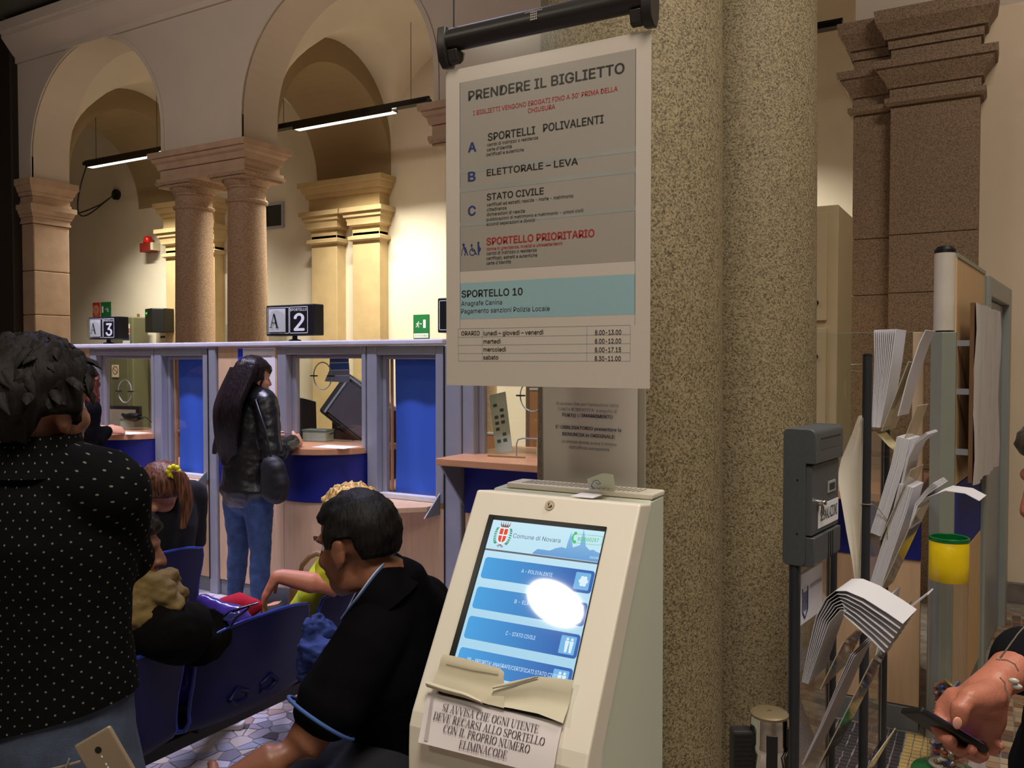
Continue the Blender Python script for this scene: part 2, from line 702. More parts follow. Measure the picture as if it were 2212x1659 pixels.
# groin vaults over the aisle, transverse arches between the piers
YM, RY = (YB + 8.9) / 2, (8.9 - YB) / 2
vault = MB()
for a, b in ARCHES:
    xs = [(a + b) / 2 - (b - a) / 2 * math.cos(math.pi * k / 26) for k in range(27)]
    ys = [YM - RY * math.cos(math.pi * k / 26) for k in range(27)]
    rows = []
    for y in ys:
        zy = SPR + STILT + 0.15 + math.sqrt(max(0, RY * RY - (y - YM) ** 2)) * 1.08
        rows.append([(x, y, max(zy, arch_z(x, a, b) + 0.15)) for x in xs])
    vault.grid(rows)
vault.build('ceiling_vault', PLASTER, smooth=35, kind='structure')
piers = [(-12.0, -10.7), (-8.22, -6.95), (-4.5, -3.2), (-0.95, 0.35)]
for i, (a, b) in enumerate(piers):
    t = MB()
    n = 30
    ys = [YM - RY * math.cos(math.pi * k / n) for k in range(n + 1)]
    zz = [SPR + 0.1 + math.sqrt(max(0, RY * RY - (y - YM) ** 2)) * 1.12 for y in ys]
    for k in range(n):
        t.quad((a, ys[k], zz[k]), (b, ys[k], zz[k]), (b, ys[k + 1], zz[k + 1]), (a, ys[k + 1], zz[k + 1]))
        for x in (a, b):
            t.quad((x, ys[k], zz[k]), (x, ys[k + 1], zz[k + 1]), (x, ys[k + 1], 5.9), (x, ys[k], 5.9))
    t.build('wall_transverse_arch', M('plaster_ochre', (156, 136, 102), 0.9, var=0.05, scale=2), smooth=35, kind='structure')


def cap_prof(z, h, o):
    """classical moulding stack from z over height h, overhang o"""
    return [(z, 0), (z, o * .25), (z + h * .12, o * .25), (z + h * .12, o * .12), (z + h * .34, o * .12), (z + h * .34, o * .3), (z + h * .42, o * .42),
            (z + h * .5, o * .42), (z + h * .5, o * .55), (z + h * .66, o * .72), (z + h * .74, o * .9), (z + h * .74, o), (z + h, o), (z + h, 0)]


# paired pilasters on the back wall
for i, (xa, xb) in enumerate(((-11.22, -9.98), (-8.25, -6.92), (-4.6, -3.27))):
    for x0 in (xa + 0.08, xb - 0.53):
        MB().box(x0, x0 + 0.45, 8.72, 8.9, 0, 3.25).build('pilaster', STONE_TAN, back, bevel=0.008)
        c = MB()
        c.rect_rings(x0, x0 + 0.45, 8.72, 8.95, [(3.13, 0.0), (3.15, 0.045), (3.19, 0.045), (3.21, 0.0)])
        c.rect_rings(x0, x0 + 0.45, 8.72, 8.95, [(3.21, 0.0), (3.32, 0.0), (3.34, 0.05), (3.38, 0.05), (3.44, 0.07), (3.44, 0.085), (3.50, 0.09), (3.50, 0.12), (3.56, 0.12)])
        c.build('pilaster_capital', STONE_TAN, back, smooth=25)
    c = MB().rect_rings(xa + 0.08, xb - 0.08, 8.72, 8.95, [(3.56, 0.02), (3.74, 0.02), (3.74, 0.05), (3.80, 0.06), (3.80, 0.085), (3.88, 0.1), (3.88, 0.13), (3.95, 0.13)])
    c.build('pilaster_entablature', STONE_TAN, back, smooth=25)


# ------------------------------------------------------------------ columns of the arcade
def impost(x0, x1, y0, y1, m, parent):
    return MB().rect_rings(x0, x1, y0, y1, [(3.56, 0.0), (3.56, 0.03), (3.60, 0.03), (3.60, 0.0), (3.70, 0.0), (3.70, 0.02), (3.76, 0.035), (3.78, 0.06),
                                            (3.82, 0.075), (3.82, 0.095), (3.88, 0.10)]).build('impost', m, parent, smooth=25)


def column(x, y, r, m, label, group, ztop=3.56, base=1.0):
    t = thing('stone_column', label, 'column', (x, y, 0), 0, group, 'thing')
    MB().lathe((0, 0, 0), [(r * 1.08, 0.28), (r * 1.07, 0.5), (r * 1.06, 1.2), (r * 1.03, 2.2), (r * 0.97, ztop - 0.30)], 48).build('shaft', m, t, False, smooth=30)
    q = r * 0.97
    MB().lathe((0, 0, ztop), [(q, -0.30), (q * 1.1, -0.29), (q * 1.14, -0.272), (q * 1.1, -0.255), (q, -0.25), (q, -0.15), (q * 1.06, -0.14), (q * 1.06, -0.12),
                              (q * 1.12, -0.11), (q * 1.26, -0.07), (q * 1.30, -0.055)], 48).build('capital_ring', m, t, False, smooth=30)
    h = q * 1.34
    MB().rect_rings(-h, h, -h, h, [(ztop - 0.058, 0), (ztop - 0.03, 0), (ztop - 0.03, 0.02), (ztop, 0.025)]).build('abacus', m, t, False, smooth=20)
    MB().lathe((0, 0, 0), [(r * (1.12 + a * base), z) for a, z in ((.30, 0.12), (.33, 0.15), (.30, 0.19), (.13, 0.2), (.08, 0.24), (.16, 0.255), (.0, 0.28))], 40).build('base_torus', m, t, False, smooth=30)
    h = r * (1.14 + .36 * base)
    MB().box(-h, h, -h, h, 0, 0.12).build('plinth', m, t, False, bevel=0.006)
    return t


column(-8.0, 6.65, 0.205, GRANITE_PINK, 'granite column under the arcade, further from the sign reading 2', 'arcade columns')
column(-7.16, 6.65, 0.205, GRANITE_PINK, 'granite column under the arcade just behind the sign reading 2', 'arcade columns')
column(-4.25, 6.65, 0.205, GRANITE_PINK, 'granite column whose capital peeks out beside the hanging poster', 'arcade columns')
column(-3.45, 6.65, 0.205, GRANITE_PINK, 'granite column behind the hanging poster', 'arcade columns')
for a, b in piers[1:3]:
    impost(a - 0.03, b + 0.03, YA, YB, STONE_PINK, wall_arcade)
# pier at the far end, its reveal built of stone blocks
for z0, z1 in ((0, 0.9), (0.905, 1.55), (1.555, 2.16), (2.165, 2.72), (2.725, 3.32)):
    MB().box(-10.98, -10.72, YA + 0.02, YB, z0, z1).build('stone_block', STONE_PINK, wall_arcade, bevel=0.012)
MB().rect_rings(-10.98, -10.72, YA + 0.02, YB, cap_prof(3.325, 0.235, 0.07)).build('pier_capital', STONE_PINK, wall_arcade, smooth=25)
MB().rect_rings(-10.98, -10.72, YA + 0.02, YB, cap_prof(3.56, 0.32, 0.09)).build('pier_impost', STONE_PINK, wall_arcade, smooth=25)

# pilaster at the right end of the arcade
for (x0, x1, y0, nm) in ((-0.70, -0.17, 6.30, 'front'), (-0.95, -0.70, 6.41, 'side')):
    for z0, z1 in ((0, 0.85), (0.853, 1.55), (1.553, 2.03), (2.033, 2.42), (2.423, 3.28)):
        MB().box(x0, x1, y0, 6.9, z0, z1).build('stone_block', GRANITE_BROWN, wall_arcade, bevel=0.006)
    p = MB().rect_rings(x0, x1, y0, 6.95, [(3.28, 0), (3.28, 0.02), (3.30, 0.035), (3.33, 0.035), (3.34, 0.005), (3.40, 0.005), (3.40, 0.02), (3.44, 0.03), (3.50, 0.075), (3.52, 0.08),
                                           (3.52, 0.095), (3.57, 0.10), (3.57, 0.0), (3.66, 0.0), (3.66, 0.015), (3.72, 0.02), (3.72, 0.04), (3.76, 0.05), (3.82, 0.09), (3.90, 0.10)])
    p.build('pilaster_capital', GRANITE_BROWN, wall_arcade, smooth=25)

# the two big columns by the ticket machine
column(-0.76, 1.86, 0.2015, GRANITE, 'speckled granite column close behind the ticket machine', 'big columns by the ticket machine', 3.7, 0.1)
column(-0.68, 2.53, 0.2015, GRANITE, 'speckled granite column standing behind the other big one', 'big columns by the ticket machine', 3.7, 0.1)
b = MB().rect_rings(-1.0, -0.45, 1.6, 2.8, cap_prof(3.7, 0.32, 0.09)).build('wall_impost_block', STONE_PINK, kind='structure', smooth=25)
MB().box(-0.98, -0.47, 1.62, 2.78, 4.02, ZC).build('wall_pier', PLASTER_HALL, kind='structure')
# ------------------------------------------------------------------ the bank of counters (front of the frames at Y 4.0)
YC = 4.0
COUNTER = Plane((0, YC, 0), (1, 0, 0), (0, 0, 1))


def arc_y(u, sag, power=0.55):
    return YC - sag * (max(0.0, math.sin(math.pi * u))) ** power


def bow(x0, x1, sag, z0, z1, n=22, yb=YC + 0.3):
    """panel or slab whose front bows out towards the public"""
    front = [(x0 + (x1 - x0) * k / n, arc_y(k / n, sag)) for k in range(n + 1)]
    pts = [(x, y, z0) for x, y in front] + [(x1, yb, z0), (x0, yb, z0)]
    return MB().prism(pts, (0, 0, z1 - z0))


def bow_shell(x0, x1, sag, z0, z1, t=0.02, n=22):
    front = [(x0 + (x1 - x0) * k / n, arc_y(k / n, sag)) for k in range(n + 1)]
    pts = [(x, y, z0) for x, y in front] + [(x, y + t, z0) for x, y in front[::-1]]
    return MB().prism(pts, (0, 0, z1 - z0))


def teller(x0, x1, label, sag=0.26, straight=False, z=1.06, frameless=False):
    t = thing('teller_window', label, 'service counter', ((x0 + x1) / 2, YC, 0), 0, 'teller windows along the counter')
    g = 0.003
    x0, x1 = x0 + g, x1 - g
    fr = MB().frame(x0, x1, z - 0.03, 1.665, YC - 0.02, YC + 0.07, 0.075, 0.03, 0.05, 0)
    # splayed inner lip
    fr.box(x0 + 0.075, x0 + 0.11, YC + 0.03, YC + 0.07, z - 0.03, 1.615)
    fr.box(x0 + 0.11, x1 - 0.03, YC + 0.03, YC + 0.07, 1.59, 1.615)
    if frameless:
        part(MB().box(x1 - 0.045, x1, YC + 0.02, YC + 0.07, z, 1.70), 'glass_post', M('beige_profile', (196, 172, 140), .45), t, bevel=0.004)
        part(MB().box(x0, x1 - 0.045, YC + 0.042, YC + 0.048, z, 1.70), 'pane', GLASS, t)
        part(MB().box(x0, x1 - 0.045, YC + 0.0415, YC + 0.0485, 1.70, 1.702), 'polished_edge', M('glass_edge', (150, 160, 146), .25), t)
    else:
        part(fr, 'frame', ALU, t, bevel=0.006)
        part(MB().box(x0 + 0.09, x1 - 0.02, YC + 0.048, YC + 0.054, z, 1.61), 'pane', GLASS, t)
    if straight:
        part(MB().box(x0, x1, YC - 0.28, YC + 0.5, z - 0.038, z), 'shelf', WOOD_EDGE, t, bevel=0.004)
        part(MB().box(x0 + 0.02, x1, YC - 0.03, YC, 0.735, z - 0.038), 'front_panel', BLUE, t)
        part(MB().box(x0 + 0.02, x1, YC - 0.02, YC + 0.01, 0.105, 0.732), 'kick_panel', WOOD, t)
        br = MB().prism([(x0 - 0.005, YC, z - 0.04), (x0 - 0.005, YC - 0.24, z - 0.04), (x0 - 0.005, YC, z - 0.30)], (0.012, 0, 0))
        part(br, 'bracket', ALU_DARK, t)
    else:
        part(bow(x0, x1, sag + 0.03, z - 0.038, z), 'shelf', WOOD_EDGE, t, bevel=0.004)
        part(bow_shell(x0 + 0.004, x1 - 0.004, sag - 0.03, 0.735, z - 0.038), 'front_panel', BLUE, t, smooth=30)
        n = 22
        xs = x0 + (x1 - x0) * 0.33
        for (xa, xb) in ((x0 + 0.004, xs - 0.003), (xs + 0.003, x1 - 0.004)):
            fr2 = [(xa + (xb - xa) * k / n, arc_y((xa + (xb - xa) * k / n - x0) / (x1 - x0), sag - 0.035)) for k in range(n + 1)]
            p = MB().prism([(x, y, 0.105) for x, y in fr2] + [(x, y + 0.02, 0.105) for x, y in fr2[::-1]], (0, 0, 0.627))
            part(p, 'kick_panel', WOOD, t, smooth=30)
    part(MB().box(x0, x1, YC - 0.03 if straight else YC - 0.005, YC + 0.05, 0.0, 0.1), 'toe_board', ALU_DARK, t, bevel=0.003)
    return t


def blind_window(x0, x1, label):
    t = thing('blind_window', label, 'window', ((x0 + x1) / 2, YC, 0), 0, 'counter windows with blue blinds')
    g = 0.003
    x0, x1 = x0 + g, x1 - g
    fr = MB().frame(x0, x1, 0.765, 1.665, YC - 0.02, YC + 0.075, 0.075, 0.055, 0.055, 0.0)
    fr.box(x0 + 0.075, x0 + 0.105, YC + 0.03, YC + 0.07, 0.78, 1.61)
    fr.box(x0 + 0.105, x1 - 0.055, YC + 0.03, YC + 0.07, 1.585, 1.61)
    part(fr, 'frame', ALU, t, bevel=0.006)
    part(MB().box(x0 + 0.075, x1 - 0.055, YC - 0.004, YC + 0.05, 0.765, 0.795), 'sill_bar', M('pale_bar', (205, 205, 208), 0.4), t, bevel=0.003)
    part(MB().box(x0 + 0.085, x1 - 0.045, YC + 0.032, YC + 0.037, 0.79, 1.6), 'pane', glass_mat('blind_glass', (0.97, 0.98, 1), 0.6, 0.03) if 'blind_glass' not in MATS else MATS['blind_glass'], t)
    rows = []
    for j in range(9):
        z = 0.79 + 0.815 * j / 8
        rows.append([(x0 + 0.14 + (x1 - x0 - 0.19) * i / 10, YC + 0.075 + 0.012 * math.sin(i * 0.9 + j * 0.35) * (1 - j / 9), z) for i in range(11)])
    part(MB().sheet(rows, 0.0015), 'blind', BLIND, t, smooth=50)
    part(MB().box(x0 + 0.115, x0 + 0.128, YC + 0.06, YC + 0.075, 0.8, 1.59), 'blind_cord', WOOD_EDGE, t)
    # writing ledge with one chamfered corner, carried by a triangular bracket
    zl = 0.765
    pts = [(x0 + 0.03, YC - 0.005, zl - 0.03), (x0 + 0.03, YC - 0.24, zl - 0.03), (x1 - 0.19, YC - 0.27, zl - 0.03), (x1 - 0.035, YC - 0.13, zl - 0.03), (x1 - 0.035, YC - 0.005, zl - 0.03)]
    part(MB().prism(pts, (0, 0, 0.03)), 'ledge', WOOD, t, bevel=0.003)
    br = MB().prism([(x1 - 0.03, YC - 0.02, zl + 0.06), (x1 - 0.03, YC - 0.17, zl - 0.06), (x1 - 0.03, YC - 0.02, zl - 0.06)], (0.008, 0, 0))
    part(br, 'bracket', ALU_DARK, t)
    part(MB().box(x0 + 0.004, x1 - 0.004, YC - 0.012, YC + 0.012, 0.105, zl - 0.032), 'kick_panel', WOOD, t)
    part(MB().box(x0, x1, YC - 0.005, YC + 0.05, 0.0, 0.1), 'toe_board', ALU_DARK, t, bevel=0.003)
    return t


def post(x0, x1, label, z=1.668):
    t = thing('counter_post', label, 'post', ((x0 + x1) / 2, YC, 0), 0, 'grey posts of the counter')
    part(MB().box(x0 + 0.002, x1 - 0.002, YC - 0.03, YC + 0.075, 0, z), 'profile', ALU, t, bevel=0.008)
    part(MB().box(x0 + 0.004, x0 + 0.012, YC - 0.034, YC - 0.029, 0.1, z - 0.01), 'groove_seal', BLACK, t)
    return t


def wood_panel(x0, x1, label):
    t = thing('closed_counter', label, 'panel', ((x0 + x1) / 2, YC, 0), 0, 'closed panels of the counter')
    part(MB().box(x0 + .003, x1 - .003, YC - 0.012, YC + 0.03, 1.046, 1.668), 'upper_board', WOOD, t, bevel=0.002)
    part(MB().box(x0 + .003, x1 - .003, YC - 0.012, YC + 0.03, 0.736, 1.043), 'middle_board', BLUE, t, bevel=0.002)
    part(MB().box(x0 + .003, x1 - .003, YC - 0.012, YC + 0.03, 0.104, 0.733), 'lower_board', WOOD, t, bevel=0.002)
    part(MB().box(x0 + .003, x1 - .003, YC - 0.005, YC + 0.05, 0.0, 0.1), 'toe_board', ALU_DARK, t, bevel=0.003)
    return t


wood_panel(-8.6, -5.965, 'long closed beech panel of the counter, left of window 3')
teller(-5.96, -5.225, 'teller window under the sign reading 3, with bowed beech shelf')
blind_window(-5.225, -4.665, 'blue blind window between teller window 3 and a grey post')
post(-4.662, -4.585, 'grey post behind the girl, beside the far blue blind window')
wood_panel(-4.58, -4.035, 'closed beech and blue panel behind the woman in the leather jacket')
teller(-4.03, -3.305, 'teller window under the sign reading 2, woman standing at its shelf')
blind_window(-3.30, -2.742, 'blue blind window between teller window 2 and the hanging poster')
post(-2.738, -2.62, 'grey post under the left edge of the hanging poster')
teller(-2.62, -1.46, 'teller window seen under the poster, papers leaning behind its glass', straight=True)
post(-1.455, -1.385, 'grey counter post hidden behind the big columns')
teller(-1.38, -0.30, 'teller window between the big columns and the battery tube', straight=True, z=1.045, frameless=True)

# capping rail along the top of the whole counter
rail = MB().box(-8.6, -2.735, YC - 0.04, YC + 0.10, 1.668, 1.70).build('capping_rail', M('pale_rail', (206, 204, 214), 0.35), bevel=0.008)
tag(rail, 'pale capping rail running along the top of the counter', 'rail')


# ------------------------------------------------------------------ number signs on the counter
def serif_A(mb, pl, u, v, w, h, lift):
    """a serif capital A standing at (u, v)"""
    def bar(a, b, t0, t1):
        mb.add([pl.at(a[0] - t0 / 2, a[1], lift), pl.at(a[0] + t0 / 2, a[1], lift), pl.at(b[0] + t1 / 2, b[1], lift), pl.at(b[0] - t1 / 2, b[1], lift)], [(0, 1, 2, 3)])
    bar((u + w * .16, v), (u + w * .48, v + h), w * .06, w * .06)
    bar((u + w * .82, v), (u + w * .5, v + h), w * .16, w * .14)
    mb.add([pl.at(u + w * .24, v + h * .32, lift), pl.at(u + w * .74, v + h * .32, lift), pl.at(u + w * .74, v + h * .38, lift), pl.at(u + w * .26, v + h * .38, lift)], [(0, 1, 2, 3)])
    for c in (.16, .82):
        mb.add([pl.at(u + w * (c - .16), v, lift), pl.at(u + w * (c + .16), v, lift), pl.at(u + w * (c + .16), v + h * .04, lift), pl.at(u + w * (c - .16), v + h * .04, lift)], [(0, 1, 2, 3)])


def outline(mb, pl, u0, u1, v0, v1, t, lift):
    for a, b, c, d in ((u0, u1, v0, v0 + t), (u0, u1, v1 - t, v1), (u0, u0 + t, v0, v1), (u1 - t, u1, v0, v1)):
        mb.add([pl.at(a, c, lift), pl.at(b, c, lift), pl.at(b, d, lift), pl.at(a, d, lift)], [(0, 1, 2, 3)])


def number_sign(x0, x1, z0, z1, num, label, paper=True, yaw=0.0):
    cx = (x0 + x1) / 2
    t = thing('number_sign', label, 'sign', (cx, YC + 0.03, 1.70), 0, 'black number signs on the counter')
    y = YC - 0.01
    W, Hh = x1 - x0, z1 - z0
    part(MB().box(x0, x1, y, y + 0.09, z0, z1), 'case', BLACK, t, bevel=0.006)
    part(MB().cyl((cx, y + 0.045, 1.70), (cx, y + 0.045, z0 + 0.005), 0.016).lathe((cx, y + 0.045, 1.70), [(0.04, 0), (0.04, 0.008), (0.018, 0.014)], 20), 'stub', BLACK, t, smooth=30)
    pl = Plane((x0, y, z0), (1, 0, 0), (0, 0, 1))
    a, b, c = W * 0.03, W * 0.49, W * 0.875
    l = MB()
    outline(l, pl, a, b, Hh * .07, Hh * .93, 0.004, 0.0012)
    outline(l, pl, b + .004, c, Hh * .07, Hh * .93, 0.004, 0.0012)
    text_on(l, pl, num, (b + (c - b) * .28, Hh * .16), (b + (c - b) * .80, Hh * .16), Hh * .54, 0.035, 0.0012, px=False)
    text_on(l, pl, 'SPORTELLO', (b + .008, Hh * .79), (c - .008, Hh * .79), Hh * .085, 0.02, 0.0012, px=False)
    part(l, 'white_lettering', WHITE, t, fix=False)
    if paper:
        rows = [[pl.at(a + .012 + (b - a) * .78 * i / 8, Hh * (.12 + .76 * j / 3), 0.003 + 0.012 * math.sin(math.pi * i / 8)) for i in range(9)] for j in range(4)]
        pp = part(MB().sheet(rows, 0.0006), 'paper_slip', WHITE_PAPER, t, smooth=50)
        k = MB()
        serif_A(k, pl, a + .03, Hh * .26, (b - a) * .46, Hh * .46, 0.0175)
        part(k, 'letter', BLACK, pp, fix=False)
        part(MB().box(x0 + a, x0 + b, y - 0.0215, y - 0.0205, z0 + Hh * .08, z0 + Hh * .92), 'clear_cover', GLASS, t)
    return t


number_sign(-5.975, -5.63, 1.735, 1.90, '3', 'smaller, further number sign with a paper A, beside the dotted-shirt man')
number_sign(-4.13, -3.72, 1.735, 1.93, '2', 'number sign with a paper A above the woman in the leather jacket')
number_sign(-2.79, -2.39, 1.735, 1.93, '1', 'number sign almost wholly covered by the hanging poster', paper=False)

# notice sheet on the closed panel behind the woman
t = thing('pinned_notice', 'white notice with a blue edge strip behind the woman in leather', 'notice', (-4.22, YC - 0.015, 1.3))
part(MB().box(-4.385, -4.34, YC - 0.0155, YC - 0.0125, 1.07, 1.655), 'blue_strip', M('blue_strip', (30, 60, 200), 0.5), t)
part(MB().box(-4.34, -4.05, YC - 0.0145, YC - 0.0125, 1.20, 1.66), 'sheet', WHITE_PAPER, t)
k = MB()
pl = Plane((-4.34, YC - 0.0145, 1.2), (1, 0, 0), (0, 0, 1))
for i, (a, b) in enumerate(((.03, .26), (.06, .22), (.04, .25), (.03, .2), (.05, .24), (.04, .22))):
    v = .40 - i * .05
    k.add([pl.at(a, v, .001), pl.at(b, v, .001), pl.at(b, v + .008, .001), pl.at(a, v + .008, .001)], [(0, 1, 2, 3)])
k.add([pl.at(.01, .445, .001), pl.at(.28, .445, .001), pl.at(.28, .449, .001), pl.at(.01, .449, .001)], [(0, 1, 2, 3)])
part(k, 'print', M('grey_print', (150, 150, 160), 0.7), t, fix=False)

# ------------------------------------------------------------------ right end: corner post, return partition, door
CP = (-0.225, 3.945)
t = thing('corner_post', 'pale green-grey corner post with a cream cylinder on top', 'post', (CP[0], CP[1], 0))
GREEN_ALU = M('green_grey_aluminium', (150, 156, 142), 0.42, metal=0.2, var=0.03)
part(MB().prism([(-0.272, 4.0, 0), (-0.272, 3.93, 0), (-0.228, 3.90, 0), (-0.178, 3.92, 0), (-0.178, 4.0, 0)], (0, 0, 1.695)), 'profile', GREEN_ALU, t, bevel=0.003)
part(MB().lathe((CP[0], CP[1], 0), [(0.036, 1.70), (0.040, 1.702), (0.040, 2.018), (0.036, 2.02)], 32), 'cylinder', M('cream_enamel', (214, 206, 190), 0.4), t, smooth=30)
part(MB().lathe((CP[0], CP[1], 0), [(0.034, 1.695), (0.034, 1.702)], 24), 'black_collar', BLACK, t, smooth=30)
part(MB().lathe((CP[0], CP[1], 0), [(0.041, 2.02), (0.041, 2.032), (0.03, 2.045), (0.01, 2.05)], 32), 'black_cap', BLACK, t, smooth=30)

AR = R(5.3)
RD = V((math.sin(AR), math.cos(AR), 0))
RN = V((RD.y, -RD.x, 0))
RP = Plane((-0.18, 3.95, 0), RD, (0, 0, 1))     # faces +X


def rbox(mb, t0, t1, z0, z1, h0, h1):
    c = RP.at((t0 + t1) / 2, (z0 + z1) / 2, (h0 + h1) / 2)
    return mb.obox(c, RD * ((t1 - t0) / 2), RP.n * ((h1 - h0) / 2), V((0, 0, (z1 - z0) / 2)))


t = thing('side_partition', 'partition of beech and blue boards running back from the corner post', 'partition', RP.at(0.45, 0))
part(rbox(MB(), 0.0, 0.885, 1.06, 2.0, -0.05, 0), 'upper_board', M('beech_light', (222, 184, 134), 0.5, var=0.05, scale=5, stretch=(8, 8, 1.2)), t, bevel=0.002)
part(rbox(MB(), 0.0, 0.885, 0.742, 1.057, -0.05, 0), 'middle_board', M('blue_side', (16, 44, 150), 0.6, spec=.2), t, bevel=0.002)
part(rbox(MB(), 0.0, 0.885, 0.10, 0.738, -0.05, 0), 'lower_board', MATS['beech_light'], t, bevel=0.002)
part(rbox(MB(), 0.0, 0.885, 0.0, 0.096, -0.05, -0.002), 'toe_board', ALU_DARK, t)
part(rbox(MB(), 0.0, 0.885, 2.0, 2.018, -0.055, 0.004), 'top_trim', GREEN_ALU, t)
t = thing('notice_board', 'board covered with white notices on the side partition', 'notice board', RP.at(0.45, 1.2))
part(rbox(MB(), 0.035, 0.90, 1.075, 1.815, 0.045, 0.06), 'backing', M('brown_board', (120, 84, 54), 0.7), t)
for (u, z) in ((0.05, 1.2), (0.05, 1.45), (0.05, 1.65)):
    part(rbox(MB(), u - .012, u + .012, z - .012, z + .012, 0.0, 0.046), 'clip', ALU, t)
rows = []
for j in range(8):
    z = 1.065 + 0.75 * j / 7
    rows.append([RP.at(0.045 + 0.855 * i / 14, z, 0.063 + 0.012 * math.sin(i * 1.1) ** 2 + 0.006 * math.sin(j * 1.3 + i)) for i in range(15)])
part(MB().sheet(rows, 0.0008), 'paper', M('notice_paper', (214, 210, 206), 0.8, var=0.03, scale=20), t, smooth=60)

d1 = thing('door_1', 'grey framed door opening at the end of the side partition', 'door', RP.at(1.4, 0), kind='structure')
f = MB()
rbox(f, 0.89, 0.985, 0, 2.0, -0.06, 0.02)
rbox(f, 0.985, 1.03, 0, 1.93, -0.06, 0.0)
rbox(f, 1.86, 1.975, 0, 2.0, -0.06, 0.02)
rbox(f, 0.985, 1.86, 1.90, 2.0, -0.06, 0.02)
part(f, 'door_frame', M('door_frame_grey', (160, 166, 164), 0.4, metal=0.25, var=0.03), d1, bevel=0.006)
part(rbox(MB(), 1.03, 1.86, 0.01, 1.895, -0.05, -0.015), 'door_leaf', M('door_leaf_grey', (150, 160, 168), 0.4, metal=0.2), d1, bevel=0.003)
part(rbox(MB(), 0.86, 0.889, 0, 1.99, -0.055, 0.006), 'edge_strip', GREEN_ALU, d1)


# ------------------------------------------------------------------ pendants in the aisle
def pendant(x0, x1, l0, l1, label, y=7.75, z=4.40):
    t = thing('pendant_light', label, 'lamp', ((x0 + x1) / 2, y, z), 0, 'linear pendant lights in the office aisle')
    part(MB().box(x0, x1, y - 0.05, y + 0.05, z, z + 0.05).box(x0, x1, y - 0.018, y + 0.018, z + 0.05, z + 0.075), 'track', BLACK_GLOSS, t, bevel=0.004)
    part(MB().box(l0, l1, y - 0.055, y - 0.048, z - 0.04, z).box(l0, l1, y + 0.048, y + 0.055, z - 0.04, z), 'reflector', BLACK_GLOSS, t)
    part(MB().box(l0 + .01, l1 - .01, y - 0.048, y + 0.048, z - 0.034, z - 0.026), 'diffuser', emit_mat('tube_glow', (255, 246, 214), 6.0) if 'tube_glow' not in MATS else MATS['tube_glow'], t)
    for x in (x0 + 0.25, x1 - 0.25):
        part(MB().cyl((x, y, z + 0.07), (x, y, 5.32), 0.0035, n=6), 'wire', BLACK, t)
    return t


pendant(-11.63, -9.8, -11.55, -9.95, 'lit linear pendant seen through the far arch')
pendant(-7.95, -5.52, -7.5, -6.0, 'lit linear pendant seen through the middle arch')
pendant(-3.6, -1.24, -3.4, -1.9, 'dark end of a linear pendant between column and pilaster')
# ------------------------------------------------------------------ things on and near the back wall of the office
BW = Plane((0, 8.9, 0), (1, 0, 0), (0, 0, 1))
GREEN = M('sign_green', (20, 110, 60), 0.5, var=0.02)
RED = M('sign_red', (190, 50, 40), 0.5, var=0.03)


def wall_sign(name, label, c0, c1, m, group, thick=0.015):
    (u0, v1), (u1, v0) = BW.uv(*c0), BW.uv(*c1)
    t = thing(name, label, 'sign', (u0, 8.9, v0), 0, group)
    part(MB().box(u0, u1, 8.9 - thick, 8.899, v0, v1), 'plate', m, t, bevel=0.003)
    return t, Plane((u0, 8.9 - thick, v0), (1, 0, 0), (0, 0, 1)), u1 - u0, v1 - v0


def quad_on(mb, pl, u0, u1, v0, v1, lift=0.001):
    return mb.add([pl.at(u0, v0, lift), pl.at(u1, v0, lift), pl.at(u1, v1, lift), pl.at(u0, v1, lift)], [(0, 1, 2, 3)])


def poly_on(mb, pl, pts, lift=0.001):
    return mb.add([pl.at(u, v, lift) for u, v in pts], [tuple(range(len(pts)))])


def disc_on(mb, pl, u, v, r, lift=0.001, n=20, ry=None):
    ry = r if ry is None else ry
    return poly_on(mb, pl, [(u + r * math.cos(2 * math.pi * k / n), v + ry * math.sin(2 * math.pi * k / n)) for k in range(n)], lift)


def line_on(mb, pl, pts, w, lift=0.001):
    for (a, b) in zip(pts[:-1], pts[1:]):
        a, b = V(a), V(b)
        d = (b - a)
        if d.length < 1e-9:
            continue
        n = V((-d.y, d.x)).normalized() * (w / 2)
        poly_on(mb, pl, [a + n, a - n, b - n, b + n], lift)


def ring_on(mb, pl, u, v, r, w, lift=0.001, n=28):
    line_on(mb, pl, [(u + r * math.cos(2 * math.pi * k / n), v + r * math.sin(2 * math.pi * k / n)) for k in range(n + 1)], w, lift)


def runner(mb, pl, u, v, s, flip=1):
    """running figure of an exit sign, height s"""
    f = flip
    disc_on(mb, pl, u + f * .12 * s, v + .88 * s, .1 * s)
    line_on(mb, pl, [(u + f * .05 * s, v + .75 * s), (u - f * .08 * s, v + .38 * s)], .2 * s)
    line_on(mb, pl, [(u - f * .08 * s, v + .38 * s), (u + f * .18 * s, v + .25 * s), (u + f * .1 * s, v)], .1 * s)
    line_on(mb, pl, [(u - f * .08 * s, v + .38 * s), (u - f * .2 * s, v + .15 * s), (u - f * .42 * s, v + .12 * s)], .1 * s)
    line_on(mb, pl, [(u, v + .68 * s), (u + f * .25 * s, v + .55 * s), (u + f * .38 * s, v + .68 * s)], .08 * s)
    line_on(mb, pl, [(u, v + .7 * s), (u - f * .28 * s, v + .62 * s), (u - f * .3 * s, v + .45 * s)], .08 * s)


